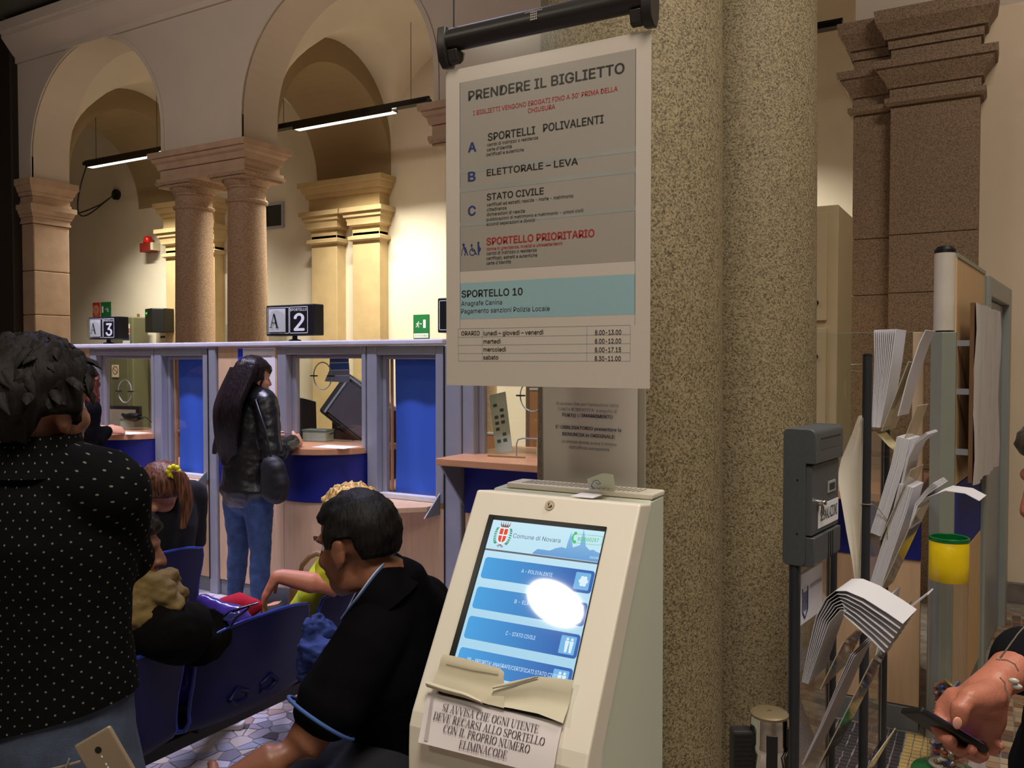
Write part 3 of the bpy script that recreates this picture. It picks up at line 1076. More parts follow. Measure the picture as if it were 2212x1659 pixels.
def exit_sign(label, c0, c1, flip):
    t, pl, W, H = wall_sign('exit_sign', label, c0, c1, GREEN, 'green emergency exit signs')
    k = MB()
    dx = W * .72 if flip > 0 else W * .2
    quad_on(k, pl, dx - W * .08, dx + W * .08, H * .44, H * .78)
    runner(k, pl, W * .3 if flip > 0 else W * .7, H * .46, H * .26, flip)
    line_on(k, pl, [(W * .46, H * .61), (W * .54, H * .61)], W * .05)
    quad_on(k, pl, W * .04, W * .96, H * .03, H * .21)
    part(k, 'pictogram', WHITE, t, fix=False)
    k = MB()
    text_on(k, pl, 'USCITA DI SICUREZZA', (W * .07, H * .08), (W * .93, H * .08), H * .08, 0.01, 0.002, px=False)
    part(k, 'lettering', GREEN, t, fix=False)


exit_sign('green running-man exit sign right of the twin pilasters', (894, 680), (928, 731), 1)
exit_sign('green exit sign beside the red fire sign', (219, 653), (241, 693), -1)
t, pl, W, H = wall_sign('fire_sign', 'red fire equipment sign with a coiled hose, beside a green sign', (202, 654), (217, 691), RED, None)
k = MB()
for r in (.12, .22, .32, .42):
    ring_on(k, pl, W * .5, H * .58, r * W, W * .05)
quad_on(k, pl, W * .1, W * .9, H * .26, H * .28)
text_on(k, pl, 'LANCIA', (W * .15, H * .1), (W * .85, H * .1), H * .1, 0.01, 0.001, px=False)
part(k, 'pictogram', M('pale_red_print', (235, 190, 160), 0.6), t, fix=False)

# siren lamp
p = BW.hit(332, 535)
t = thing('alarm_siren', 'red alarm lamp above a small dark red box on the wall', 'alarm', p)
x, z = p.x, p.z
part(MB().box(x - .13, x + .1, 8.74, 8.899, z - .08, z + .06), 'box', M('dark_red', (120, 34, 26), 0.5), t, bevel=0.008)
part(MB().lathe((x + .0, 8.80, z + .06), [(0.07, 0), (0.075, 0.02), (0.07, .06), (0.05, .10), (0.0, .115)], 20), 'dome', M('red_dome', (200, 30, 20), 0.25), t, smooth=60)
part(MB().box(x + .1, x + .16, 8.76, 8.9, z - .06, z + .06), 'side_cover', M('cream_plastic', (215, 205, 175), 0.5), t, bevel=0.005)

# loudspeaker-like black box with a green display
p0, p1 = BW.hit(309, 667), BW.hit(357, 717)
t = thing('black_wall_box', 'black angled box on the wall with a small lit green display', 'box', (p0.x, 8.9, p1.z))
yf = 8.42
p0, p1 = onY(312, 667, 8.5), onY(362, 717, 8.5)
xw = (p1.x - p0.x)
part(MB().prism([(p0.x + .02, 8.9, p1.z), (p0.x - .02, yf + .1, p1.z), (p0.x + xw * .52, yf, p1.z), (p1.x - .12, yf + .12, p1.z), (p1.x - .14, 8.9, p1.z)], (0, 0, p0.z - p1.z)), 'case', BLACK, t, bevel=0.012)
e = V((p0.x + xw * .52 - p0.x + .02, -.1, 0)).normalized()
pl2 = Plane((p0.x - .02, yf + .1, p0.z - .12), e, (0, 0, 1))
k = MB()
quad_on(k, pl2, .03, .15, .0, .09, .004)
part(k, 'display_window', M('dark_green', (20, 60, 30), 0.3), t, fix=False)
k = MB()
poly_on(k, pl2, [(.05, .06), (.08, .03), (.085, .06)], .006)
poly_on(k, pl2, [(.095, .06), (.10, .03), (.13, .06)], .006)
part(k, 'display', emit_mat('green_led', (60, 255, 90), 1.6), t, fix=False)

# black wall vent between the arches
p0, p1 = BW.hit(573, 441), BW.hit(615, 492)
t = thing('wall_vent', 'black square wall opening with a pale metal frame', 'vent', (p0.x, 8.9, p1.z))
part(MB().frame(p0.x, p1.x, p1.z, p0.z, 8.87, 8.9, 0.035), 'vent_frame', ALU, t)
part(MB().box(p0.x + .03, p1.x - .03, 8.89, 8.9, p1.z + .03, p0.z - .03), 'opening', BLACK, t)

# electrical cabinet by the wall
p0, p1 = BW.hit(233, 686), BW.hit(301, 760)
yb0 = 8.5
q0, q1 = onY(233, 686, yb0), onY(287, 760, yb0)
t = thing('electrical_cabinet', 'grey-green metal cabinet behind the sign reading 3', 'cabinet', (q0.x, 8.5, 0))
part(MB().box(q0.x, q1.x, 8.5, 8.78, 0.0, q0.z), 'body', GREY_CAB, t, bevel=0.02)
part(MB().box(q0.x + .06, q1.x - .1, 8.48, 8.5, 0.25, q0.z - .08), 'cabinet_door', M('grey_green_door', (98, 96, 72), 0.5), t, bevel=0.01)
lx = onY(265, 700, 8.48)
k = MB().box(lx.x, lx.x + .17, 8.476, 8.48, lx.z - .3, lx.z)
part(k, 'warning_label', M('label_white', (214, 212, 200), 0.6), t)
part(MB().box(lx.x, lx.x + .17, 8.474, 8.476, lx.z - .14, lx.z - .07), 'red_band', RED, t)
part(MB().box(lx.x, lx.x + .17, 8.474, 8.476, lx.z - .25, lx.z - .16), 'blue_band', M('label_blue', (40, 60, 110), 0.6), t)
part(MB().cyl((q0.x + .55, 8.64, q0.z), (q0.x + .55, 8.64, q0.z + .05), .02, n=8), 'cable_gland', M('copper_brown', (130, 80, 50), .5), t)
# pale junction box under the black box
p0, p1 = BW.hit(351, 717), BW.hit(374, 748)
t = thing('junction_box', 'cream junction box low on the wall beside the black box', 'box', (p0.x, 8.9, p1.z - .5))
part(MB().box(p0.x, p1.x, 8.78, 8.899, p1.z - .5, p0.z), 'cover', M('cream_plastic', (215, 205, 175), 0.5), t, bevel=0.01)
part(MB().box(p0.x + .11, p0.x + .22, 8.775, 8.78, p0.z - .1, p0.z - .07), 'slot', BLACK, t)
# files behind the sign reading 2
p = BW.hit(598, 680)
t = thing('file_tray', 'grey trays stacked on a shelf behind the sign reading 2', 'tray', (p.x, 8.75, p.z))
for i in range(3):
    part(MB().box(p.x - .5, p.x + .18 - .03 * i, 8.5, 8.85, p.z - .13 + i * .07, p.z - .09 + i * .07), 'tray', M('tray_grey', (112, 108, 92), 0.6), t, bevel=0.004)
part(MB().box(p.x - .55, p.x + .2, 8.45, 8.88, 0, p.z - .14), 'stand', M('stand_grey', (140, 134, 116), 0.6), t)

# cable from the pendant to a round socket on the wall
p = BW.hit(254, 421)
t = thing('wall_socket', 'round black wall fitting with cables looping from the far pendant', 'fitting', (p.x, 8.9, p.z))
part(MB().cyl((p.x, 8.9, p.z), (p.x, 8.85, p.z), .085, n=24), 'disc', BLACK, t)
a = V((-11.6, 7.75, 4.4))
mid = BW.hit(215, 432) + V((0, -.3, 0))
pts = []
for k in range(17):
    u = k / 16
    q = a * ((1 - u) ** 2) + V((mid.x - .15, 8.3, mid.z - .15)) * (2 * u * (1 - u)) + V((p.x, 8.84, p.z)) * u * u
    q.z -= .35 * math.sin(math.pi * u)
    pts.append(q)
part(MB().tube(pts, .011, 6), 'cable', BLACK, t, smooth=60)
e = onY(163, 464, 8.8)
part(MB().tube([p + V((0, -.05, 0)), p.lerp(e, .35) + V((0, -.04, -.05)), p.lerp(e, .7) + V((0, -.02, -.03)), e + V((-.3, 0, -.02))], .011, 6), 'cable', BLACK, t, smooth=60)

# ------------------------------------------------------------------ things inside the office, seen through the glass
BEECH_D = M('beech_dark', (176, 126, 70), 0.5, var=0.06, scale=5, stretch=(6, 6, 1))
# low divider boards standing between the desks
for (xa, xb, y, z0, z1, lab) in ((-5.85, -5.45, 5.0, 0.0, 1.35, 'beech desk divider with a pale top edge behind teller window 3'),
                                 (-4.2, -3.0, 5.1, 0.0, 1.06, 'low beech desk divider behind teller window 2'),
                                 (-2.75, -1.8, 5.0, 0.0, 1.38, 'beech desk divider behind the papers, under the hanging poster')):
    t = thing('desk_divider', lab, 'divider', ((xa + xb) / 2, y, z0), 0, 'beech desk dividers in the office')
    part(MB().box(xa, xb, y, y + .03, z0, z1), 'board', BEECH_D, t)
    part(MB().box(xa, xb, y - .005, y + .035, z1, z1 + .014), 'edge_strip', M('pale_green_edge', (190, 196, 176), 0.4), t)
for (xa, xb, lab) in ((-7.3, -5.25, 'office desk behind the auburn-haired woman'), (-4.75, -2.9, 'office desk carrying the large tilted display'), (-2.75, -1.3, 'office desk of the clerk under the poster'),
                      (-1.2, -0.4, 'office desk in front of the tall beige cupboard')):
    t = thing('office_desk', lab, 'desk', ((xa + xb) / 2, 4.8, 0), 0, 'desks behind the counter')
    part(MB().box(xa, xb, 4.4, 4.98, .71, .74), 'desk_top', WOOD_EDGE, t, bevel=0.004)
    for x in (xa + .03, xb - .05):
        part(MB().box(x, x + .03, 4.45, 4.94, 0, .71), 'side_panel', BEECH_D, t)

# flat screen seen from behind at window 3
def monitor(cx, y, z, w, h, yaw, label, tilt=0.0, lift=0.1):
    t = thing('monitor', label, 'monitor', (cx, y, z), yaw, 'computer monitors in the office')
    ct, st = math.cos(tilt), math.sin(tilt)
    T = Matrix.Rotation(tilt, 4, 'X')
    b = MB(T).box(-w / 2, w / 2, -.02, .02, lift, lift + h)
    part(b, 'casing', BLACK, t, world=False, bevel=0.006)
    part(MB(T).box(-w / 2 + .03, w / 2 - .03, -.024, -.02, lift + .03, lift + h - .03), 'screen', M('screen_off', (150, 140, 115), 0.3), t, world=False)
    part(MB().cyl((0, .05, 0), (0, .03, lift + .1), .02, n=10).lathe((0, .05, 0), [(.11, 0), (.11, .01), (.03, .02)], 24), 'foot', BLACK, t, world=False, smooth=40)
    return t


mp = onY(262, 915, 4.62)
monitor(mp.x, 4.62, .74, .46, .31, 0.15, 'monitor on the desk behind teller window 3', 0.04, mp.z - .74 - .155)
# big dark scanner-like monitor at window 2
t = thing('tilted_display', 'large dark display tilted upward behind teller window 2', 'monitor', (-4.0, 4.75, 0.74))
dp = onY(752, 868, 4.72)
T = Matrix.Translation((dp.x, 4.72, dp.z)) @ Matrix.Rotation(R(30), 4, 'Y') @ Matrix.Rotation(R(-20), 4, 'X')
part(MB(T).box(-.10, .42, -.10, .10, -.17, .17), 'casing', BLACK, t, bevel=.02)
part(MB(T).box(-.02, .39, -.112, -.10, -.13, .13), 'screen', M('screen_grey', (70, 66, 70), 0.2), t)
part(MB(T).box(-.045, -.025, -.118, -.10, -.15, .15), 'side_bar', ALU_DARK, t, bevel=.004)
part(MB().box(dp.x - .05, dp.x + .35, 4.6, 4.9, .74, dp.z - .12), 'stand', BLACK, t, bevel=.01)

# receipt printers / card boxes standing on the counter shelves
def pale_box(x, y, z, w, d, h, label, lead=True):
    t = thing('card_box', label, 'box', (x, y, z), 0.2, 'small pale boxes at the teller windows')
    part(MB().box(-w / 2, w / 2, -d / 2, d / 2, 0, h * .85), 'case', M('pale_green_plastic', (176, 190, 178), 0.45), t, world=False, bevel=.004)
    part(MB().box(-w / 2 - .004, w / 2 + .004, -d / 2 - .004, d / 2 + .004, h * .85, h), 'lid', M('teal_grey', (120, 140, 138), 0.45), t, world=False, bevel=.003)
    if lead:
        part(MB().tube([(w / 2, 0, h * .6), (w / 2 + .05, .02, h * .9), (w / 2 + .10, .05, h * .3), (w / 2 + .14, .06, .004)], .004, 6), 'lead', BLACK, t, world=False)
    return t


pale_box(-3.84, 4.15, 1.06, .17, .10, .075, 'pale green card box with a lead on the shelf of window 2')
pale_box(-5.72, 4.16, 1.06, .13, .10, .085, 'pale box on the shelf of window 3 under a dark hand scanner', False)
t = thing('hand_scanner', 'dark hand scanner with a curled lead on the box at window 3', 'scanner', (-5.66, 4.1, 1.15))
part(MB().tube([(-5.77, 4.12, 1.17), (-5.72, 4.11, 1.158), (-5.66, 4.1, 1.157), (-5.6, 4.1, 1.155), (-5.55, 4.1, 1.16)], [.012, .018, .03, .034, .022], 10), 'body', BLACK, t, smooth=60)
part(MB().tube([(-5.55, 4.1, 1.16), (-5.5, 4.12, 1.16), (-5.46, 4.14, 1.12), (-5.43, 4.15, 1.065)], .005, 6), 'lead', BLACK, t)
# sheets lying on the shelves
for (x, y, z, w, d, r, lab) in ((-5.42, 3.9, 1.0605, .26, .17, .1, 'white sheet on the bowed shelf in front of the auburn-haired woman'),
                                (-5.72, 3.86, 1.0605, .15, .10, -.2, 'small white slip beside the hand at window 3'),
                                (-3.47, 3.9, 1.0605, .24, .15, .05, 'white sheet on the bowed shelf beside the woman in leather')):
    t = MB(Matrix.Translation((x, y, z)) @ Matrix.Rotation(r, 4, 'Z')).box(-w / 2, w / 2, -d / 2, d / 2, 0, .0012).build('paper_sheet', WHITE_PAPER)
    tag(t, lab, 'paper', 'papers on the counter shelves')
# leaning folded notices behind the glass under the poster
for (x, lean, lab, hh) in ((-2.43, .22, 'narrow folded notice leaning to one side behind the glass under the poster', .34), (-2.17, .02, 'narrow upright notice with vertical print behind the glass under the poster', .30)):
    t = thing('leaning_notice', lab, 'notice', (x, 4.2, 1.06), 0, 'folded notices behind the glass')
    T = Matrix.Translation((x, 4.12, 1.062)) @ Matrix.Rotation(-lean, 4, 'Y') @ Matrix.Rotation(R(-8), 4, 'X')
    part(MB(T).box(-.055, .055, 0, .003, 0, hh), 'card', M('pale_green_paper', (206, 214, 196), .7), t)
    k = MB(T)
    for i in range(7):
        zz = .06 + i * (hh - .1) / 7
        for j, (a, b) in enumerate(((-.035, -.01), (0.005, .03))):
            if (i * 3 + j) % 4 != 3:
                k.add([(a, -.001, zz), (b, -.001, zz), (b, -.001, zz + .018), (a, -.001, zz + .018)], [(0, 1, 2, 3)])
    part(k, 'print', M('dark_print', (90, 92, 84), .7), t, fix=False)
t = thing('pen_stand', 'bent wire pen holder with a pen on the shelf under the poster', 'pen holder', (-2.2, 3.95, 1.06))
part(MB().tube([(-2.27, 3.98, 1.062), (-2.27, 3.98, 1.13), (-2.26, 3.98, 1.155), (-2.23, 3.98, 1.163), (-2.0, 3.98, 1.163)], .004, 6), 'wire', ALU, t)
part(MB().tube([(-2.42, 3.93, 1.066), (-2.2, 3.95, 1.066)], .005, 6), 'pen', M('brass', (150, 120, 70), .35, .6), t)
# paper hung inside window 2: blue-lined plan
t = thing('hanging_plan', 'blue lined schedule hung inside teller window 2', 'poster', (-3.5, 4.08, 1.4))
P2 = Plane((0, 4.066, 0), (1, 0, 0), (0, 0, 1))
a = P2.uv(712, 762); b = P2.uv(757, 826)
k = MB()
poly_on(k, P2, [P2.uv(711, 802), P2.uv(755, 800), P2.uv(753, 775), P2.uv(772, 762), P2.uv(713, 764)], 0)
part(k, 'blue_sheet', M('plan_blue', (58, 100, 190), .6), t, solid=.001, fix=False)
k = MB()
poly_on(k, P2, [P2.uv(701, 824), P2.uv(755, 826), P2.uv(755, 800), P2.uv(711, 801)], 0)
part(k, 'lilac_sheet', M('plan_lilac', (150, 160, 205), .6), t, solid=.001, fix=False)
k = MB()
for q in ((712, 770), (712, 784), (712, 800), (712, 812)):
    line_on(k, P2, [P2.uv(*q), P2.uv(754, q[1] - 1)], .006, .002)
part(k, 'ruled_line', WHITE, t, fix=False)
# speech grilles: ring handles on the panes
for (cx, cy, lab) in ((697, 812, 'speaking ring in the glass before the woman in leather'), (270, 845, 'speaking ring in the glass of the far window under the smaller number sign'), (1150, 855, 'speaking ring just under the hanging poster')):
    p = onY(cx, cy, YC + .045)
    t = thing('speaking_ring', lab, 'fitting', p, 0, 'speaking rings in the counter glass')
    pts = [p + V((.075 * math.cos(2 * math.pi * k / 24), 0, .085 * math.sin(2 * math.pi * k / 24))) for k in range(25)]
    part(MB().tube(pts, .004, 6), 'ring', M('clear_grey', (150, 156, 150), .2), t, smooth=60)
    for s in (-1, 1):
        part(MB().box(p.x + s * .07 - .025, p.x + s * .07 + .025, p.y - .012, p.y + .004, p.z - .004, p.z + .004), 'clamp', BLACK, t)
# papers pinned behind window 3
for i, (c0, c1, m, lab) in enumerate((((297, 773), (317, 804), M('yellowed_paper', (214, 196, 150), .8), 'yellowed notice pinned up behind the glass of window 3'),
                                   ((242, 788), (257, 815), M('pink_paper', (206, 186, 160), .8), 'no smoking card behind the glass of window 3'))):
    y = 8.476 if i == 1 else 8.898
    a, b = onY(*c0, y), onY(*c1, y)
    t = thing('pinned_card', lab, 'notice', (a.x, y, b.z), 0, 'cards behind window 3')
    part(MB().box(a.x, b.x, y - .004, y, b.z, a.z), 'card', m, t)
    pl = Plane((a.x, y - .004, b.z), (1, 0, 0), (0, 0, 1))
    k = MB()
    W, H = b.x - a.x, a.z - b.z
    if i == 1:
        ring_on(k, pl, W * .5, H * .55, W * .36, W * .09)
        line_on(k, pl, [(W * .25, H * .7), (W * .75, H * .4)], W * .08)
    else:
        for j in range(4):
            quad_on(k, pl, W * .15, W * (.6 + .1 * (j % 3)), H * (.2 + .18 * j), H * (.26 + .18 * j))
    part(k, 'print', M('brown_print', (120, 70, 50), .7), t, fix=False)
# tall beige cupboard behind the counter, between the big columns and the pilaster
xa, xb = -1.75, -.815
CUP = M('beige_enamel', (196, 178, 140), .5, var=.03)
t = thing('tall_cupboard', 'tall beige office cupboard behind the big columns', 'cupboard', ((xa + xb) / 2, 5.25, 0))
part(MB().box(xa, xb, 5.02, 5.53, 0.06, 2.44), 'body', CUP, t, bevel=.006)
for (z0, z1) in ((.1, 1.76), (1.80, 2.40)):
    for (a, b) in ((xa + .02, (xa + xb) / 2 - .003), ((xa + xb) / 2 + .003, xb - .055)):
        d = part(MB().box(a, b, 5.0, 5.02, z0, z1), 'cupboard_door', CUP, t, bevel=.004)
    part(MB().cyl((xb - .11, 5.0, z0 + .1 if z1 > 2 else 1.6), (xb - .11, 4.985, z0 + .1 if z1 > 2 else 1.6), .014, n=12), 'lock', BLACK, t)
part(MB().box(xa, xb, 5.03, 5.5, 0, .06), 'plinth', ALU_DARK, t)
# ------------------------------------------------------------------ ticket machine
KX0, KX1 = -0.900, -0.557
CREAM = M('cream_powder_coat', (230, 222, 204), 0.42, var=0.02, scale=4, coat=0.1)
CREAM_SIDE = M('cream_side_sheet', (206, 210, 190), 0.45, var=0.02, scale=4)
kiosk = thing('ticket_machine', 'cream ticket machine with a tilted blue touch screen', 'ticket machine', ((KX0 + KX1) / 2, 1.37, 0))
TOPF, KNEE = (1.42, 1.325), (1.205, 0.963)
pr = [(1.42, 1.325), (1.205, 0.963), (1.196, 0.94), (1.194, 0.90), (1.194, 0.02), (1.25, 0.02), (1.25, 0.90), (1.262, 0.95), (1.475, 1.318)]
part(MB().prism([(KX0, y, z) for y, z in pr], (KX1 - KX0, 0, 0)), 'front_door', CREAM, kiosk, bevel=0.004)
pr = [(1.479, 1.322), (1.266, 0.953), (1.254, 0.90), (1.254, 0.0), (1.552, 0.0), (1.548, 1.325)]
part(MB().prism([(KX0 + .003, y, z) for y, z in pr], (KX1 - KX0 - .006, 0, 0)), 'body', CREAM_SIDE, kiosk, bevel=0.004)
part(MB().box(KX0 + .03, KX1 - .002, 1.485, 1.55, 1.323, 1.334), 'top_lid', CREAM, kiosk, bevel=0.003)
v = MB()
for i in range(26):
    x = KX0 + .06 + i * 0.0098
    v.prism([(x, 1.495, 1.3342), (x + .003, 1.495, 1.3342), (x + .006, 1.535, 1.3342), (x + .003, 1.535, 1.3342)], (0, 0, .0006))
part(v, 'vent_slot', M('slot_grey', (150, 144, 124), .7), kiosk, kind='stuff')
KP = Plane((KX0, 1.42, 1.325), (1, 0, 0), (0, TOPF[0] - KNEE[0], TOPF[1] - KNEE[1]))


def kq(x, y):
    return KP.uv(x, y)


def slab(pl, u0, u1, v0, v1, h0, h1):
    c = pl.at((u0 + u1) / 2, (v0 + v1) / 2, (h0 + h1) / 2)
    return MB().obox(c, pl.u * ((u1 - u0) / 2), pl.v * ((v1 - v0) / 2), pl.n * ((h1 - h0) / 2))


(bu0, bv1), (bu1, _) = kq(1058.5, 1112.5), kq(1312, 1138)
bv0 = bv1 - 0.335
sm = 0.009
su0, sv1 = kq(1066.5, 1123)
su1, _ = kq(1308.5, 1147)
sv0 = sv1 - 0.315
fr = MB()
for (a, b, c, d) in ((bu0, su0, bv0, bv1), (su1, bu1, bv0, bv1), (su0, su1, sv1, bv1), (su0, su1, bv0, sv0)):
    fr.obox(KP.at((a + b) / 2, (c + d) / 2, .0015), KP.u * ((b - a) / 2), KP.v * ((d - c) / 2), KP.n * .0025)
part(fr, 'bezel', BLACK_GLOSS, kiosk, bevel=.001)


def glow(name, rgb, s=1.0):
    m = emit_mat(name, rgb, s)
    b = m.node_tree.nodes['Principled BSDF']
    b.inputs['Roughness'].default_value = 0.04
    b.inputs['Specular IOR Level'].default_value = 0.5
    return m


def glow_grad(name, c0, c1, u0, u1, axis=0):
    """screen picture: a colour running from c0 to c1 across the panel (object space)"""
    m = glow(name, c0)
    nt = m.node_tree
    tc = nt.nodes.new('ShaderNodeTexCoord')
    sp = nt.nodes.new('ShaderNodeSeparateXYZ')
    mr = nt.nodes.new('ShaderNodeMapRange')
    mr.inputs[1].default_value, mr.inputs[2].default_value = u0, u1
    rp = nt.nodes.new('ShaderNodeValToRGB')
    rp.color_ramp.elements[0].color, rp.color_ramp.elements[1].color = lin(c0), lin(c1)
    nt.links.new(tc.outputs['Object'], sp.inputs[0])
    nt.links.new(sp.outputs[axis], mr.inputs[0])
    nt.links.new(mr.outputs[0], rp.inputs[0])
    nt.links.new(rp.outputs[0], nt.nodes['Principled BSDF'].inputs['Emission Color'])
    return m


scr = part(slab(KP, su0, su1, sv0, sv1, -.001, .0008), 'screen', glow_grad('screen_sky', (172, 214, 236), (204, 236, 248), 1.1, 1.3, 2), kiosk)
H0 = .0011


def sq(mb, u0, u1, v0, v1, lift=H0):
    return quad_on(mb, KP, u0, u1, v0, v1, lift)


def rounded(mb, pl, u0, u1, v0, v1, r, lift, n=5):
    pts = []
    for cx, cy, a0 in ((u1 - r, v1 - r, 0), (u0 + r, v1 - r, 90), (u0 + r, v0 + r, 180), (u1 - r, v0 + r, 270)):
        for k in range(n + 1):
            a = R(a0 + 90 * k / n)
            pts.append((cx + r * math.cos(a), cy + r * math.sin(a)))
    return poly_on(mb, pl, pts, lift)


def c5(x, y):       # reading helper: pixel taken in a 3.814x view of the photograph
    return (860 + x / 3.814, 1020 + y / 3.814)


vline = kq(*c5(718, 632))[1]
k = MB()
sq(k, su0, su1, vline - .0022, vline + .0012)
part(k, 'rule', glow('screen_grey', (118, 118, 128), .8), scr, fix=False)
# skyline
k = MB()
sky = [(1112, 664), (1150, 634), (1200, 640), (1250, 648), (1300, 628), (1350, 618), (1385, 630), (1398, 585), (1412, 545), (1430, 495), (1436, 560), (1440, 622), (1480, 610), (1505, 600),
       (1522, 520), (1532, 468), (1540, 520), (1548, 612), (1580, 645), (1610, 640), (1640, 660), (1672, 672), (1655, 738)]
pts = [kq(*c5(*q)) for q in sky]
base = pts[0][1]
for a, b in zip(pts[:-2], pts[1:-1]):
    vb = vline + .002
    poly_on(k, KP, [(a[0], vb), (b[0], vb), b, a], H0)
part(k, 'skyline', glow_grad('screen_skyline', (80, 140, 205), (150, 195, 230), 1.205, 1.275, 2), scr, fix=False)
# crest: shield with a white cross, crown, laurel and ribbon
cu, cv = kq(*c5(865, 520))
k = MB()
for sx in (-1, 1):
    for (va, vb) in ((.0012, .0125), (-.0135, -.0012)):
        pts = [(cu + sx * .001, cv + va), (cu + sx * .0085, cv + va), (cu + sx * .0085, cv + vb), (cu + sx * .001, cv + vb)]
        if va < 0:
            pts = [(cu + sx * .001, cv + vb), (cu + sx * .0085, cv + vb), (cu + sx * .0075, cv - .010), (cu + sx * .004, cv - .0135), (cu + sx * .001, cv - .0145)]
        poly_on(k, KP, pts, .0013)
part(k, 'crest_field', glow('screen_red', (226, 82, 60)), scr, fix=False)
k = MB()
poly_on(k, KP, [(cu - .0098, cv + .0138), (cu - .0098, cv - .010), (cu - .005, cv - .0155), (cu, cv - .0168), (cu + .005, cv - .0155), (cu + .0098, cv - .010), (cu + .0098, cv + .0138)], .0012)
part(k, 'crest_cross', glow('screen_white', (240, 248, 252)), scr, fix=False)
k = MB()
sq(k, cu - .008, cu + .008, cv + .0155, cv + .0178, .0013)
for i in range(5):
    x = cu - .008 + .004 * i
    poly_on(k, KP, [(x - .002, cv + .0178), (x + .002, cv + .0178), (x + .0026 * (i - 2) / 2, cv + .0245)], .0013)
    disc_on(k, KP, x + .0022 * (i - 2) / 2, cv + .0248, .0009, .0013, 8)
line_on(k, KP, [(cu - .007, cv - .022), (cu, cv - .0185), (cu + .007, cv - .023)], .0014, .0013)
line_on(k, KP, [(cu - .004, cv - .0245), (cu, cv - .0185), (cu + .004, cv - .0245)], .0012, .0013)
part(k, 'crest_crown', glow('screen_brown', (140, 92, 84)), scr, fix=False)
k = MB()
for sx in (-1, 1):
    for i in range(9):
        a = R(200 + 0 + i * 16) if sx < 0 else R(-20 - i * 16 + 0)
        a = R(-80 + i * 17)
        x, y = cu + sx * (.0085 + .0075 * math.cos(R(-70 + i * 14))), cv - .001 + .0165 * math.sin(R(-75 + i * 16))
        disc_on(k, KP, x + sx * .0012, y, .0022, .0013, 8, .0013)
        disc_on(k, KP, x - sx * .001, y + .001, .0016, .0013, 8, .0012)
part(k, 'crest_laurel', glow('screen_green', (60, 150, 104)), scr, fix=False)
k = MB()
text_on(k, KP, 'Comune di Novara', c5(947, 541), c5(1336, 584), .0082, 0.0, .0013)
part(k, 'lettering', glow('screen_slate', (84, 98, 112)), scr, fix=False)
k = MB()
text_on(k, KP, 'Numero Verde', c5(1477, 517), c5(1615, 530), .0028, 0.0, .0013)
text_on(k, KP, '800500257', c5(1480, 566), c5(1652, 580), .0066, 0.03, .0015)
a, b = kq(*c5(1466, 520)), kq(*c5(1688, 606))
line_on(k, KP, [kq(*c5(1618, 524)), kq(*c5(1690, 533)), kq(*c5(1676, 606)), kq(*c5(1462, 584))], .0007, .0014)
line_on(k, KP, [kq(*c5(1468, 503)), kq(*c5(1444, 522)), kq(*c5(1440, 562)), kq(*c5(1456, 580))], .0032, .0014)
disc_on(k, KP, *kq(*c5(1465, 506)), .0032, .0014, 10)
disc_on(k, KP, *kq(*c5(1455, 577)), .0032, .0014, 10)
part(k, 'phone_number', glow('screen_lime', (80, 196, 110)), scr, fix=False)
k = MB()
text_on(k, KP, 'INCIFRE', c5(1580, 711), c5(1656, 720), .0036, 0.0, .0016)
wl = k
icons = []
BTN = [('A - POLIVALENTE', (720, 697), (1590, 985), (1017, 829), (1272, 864)), ('B - ELETTORALE', (655, 940), (1530, 1257), (960, 1081), (1240, 1121)),
       ('C - STATO CIVILE', (585, 1180), (1475, 1530), (888, 1342), (1131, 1384)), ("PR - PRIORITA' ANAGRAFE/CERTIFICATI STATO CIVILE", (512, 1437), (1400, 1825), (570, 1557), (1330, 1706))]
gb = glow_grad('screen_button', (82, 166, 226), (66, 104, 176), -.85, -.64, 0)
gi = glow('screen_icon_blue', (120, 182, 228))
u0 = kq(*c5(700, 790))[0]
u1 = kq(*c5(1610, 900))[0]
for i, (tx, tl, br, p0, p1) in enumerate(BTN):
    vt = kq(*c5(*tl))[1]
    vb = vt - .0405
    b = MB()
    rounded(b, KP, u0, u1, vb, vt, .006, .0012)
    part(b, 'button', gb, scr, fix=False)
    text_on(wl, KP, tx, c5(*p0), c5(*p1), .0066, 0.0, .0018)
    b = MB()
    rounded(b, KP, u1 - .035, u1 - .006, vb + .005, vt - .005, .002, .0014)
    part(b, 'icon_field', gi, scr, fix=False)
    cx, cy = u1 - .018, (vt + vb) / 2
    ic = MB()
    icons.append(ic)
    if i == 0:
        for j in range(6):
            disc_on(ic, KP, cx + .0055 * math.cos(j * 1.047), cy + .0065 * math.sin(j * 1.047), .0036, .0018, 10)
        disc_on(ic, KP, cx, cy, .004, .0018, 10)
    else:
        for s in ((-1, 1) if i != 1 else (0,)):
            disc_on(ic, KP, cx + s * .0042, cy + .0098, .0025, .0018, 10)
            poly_on(ic, KP, [(cx + s * .0042 - .0038, cy + .0068), (cx + s * .0042 + .0038, cy + .0068), (cx + s * .0042 + .003, cy - .001), (cx + s * .0042 + .0022, cy - .0125),
                             (cx + s * .0042 - .0022, cy - .0125), (cx + s * .0042 - .003, cy - .001)], .0018)
for ic in icons:
    part(ic, 'icon', glow('screen_icon', (222, 240, 250)), scr, fix=False)
part(wl, 'white_lettering', glow('screen_text', (214, 238, 250)), scr, fix=False)

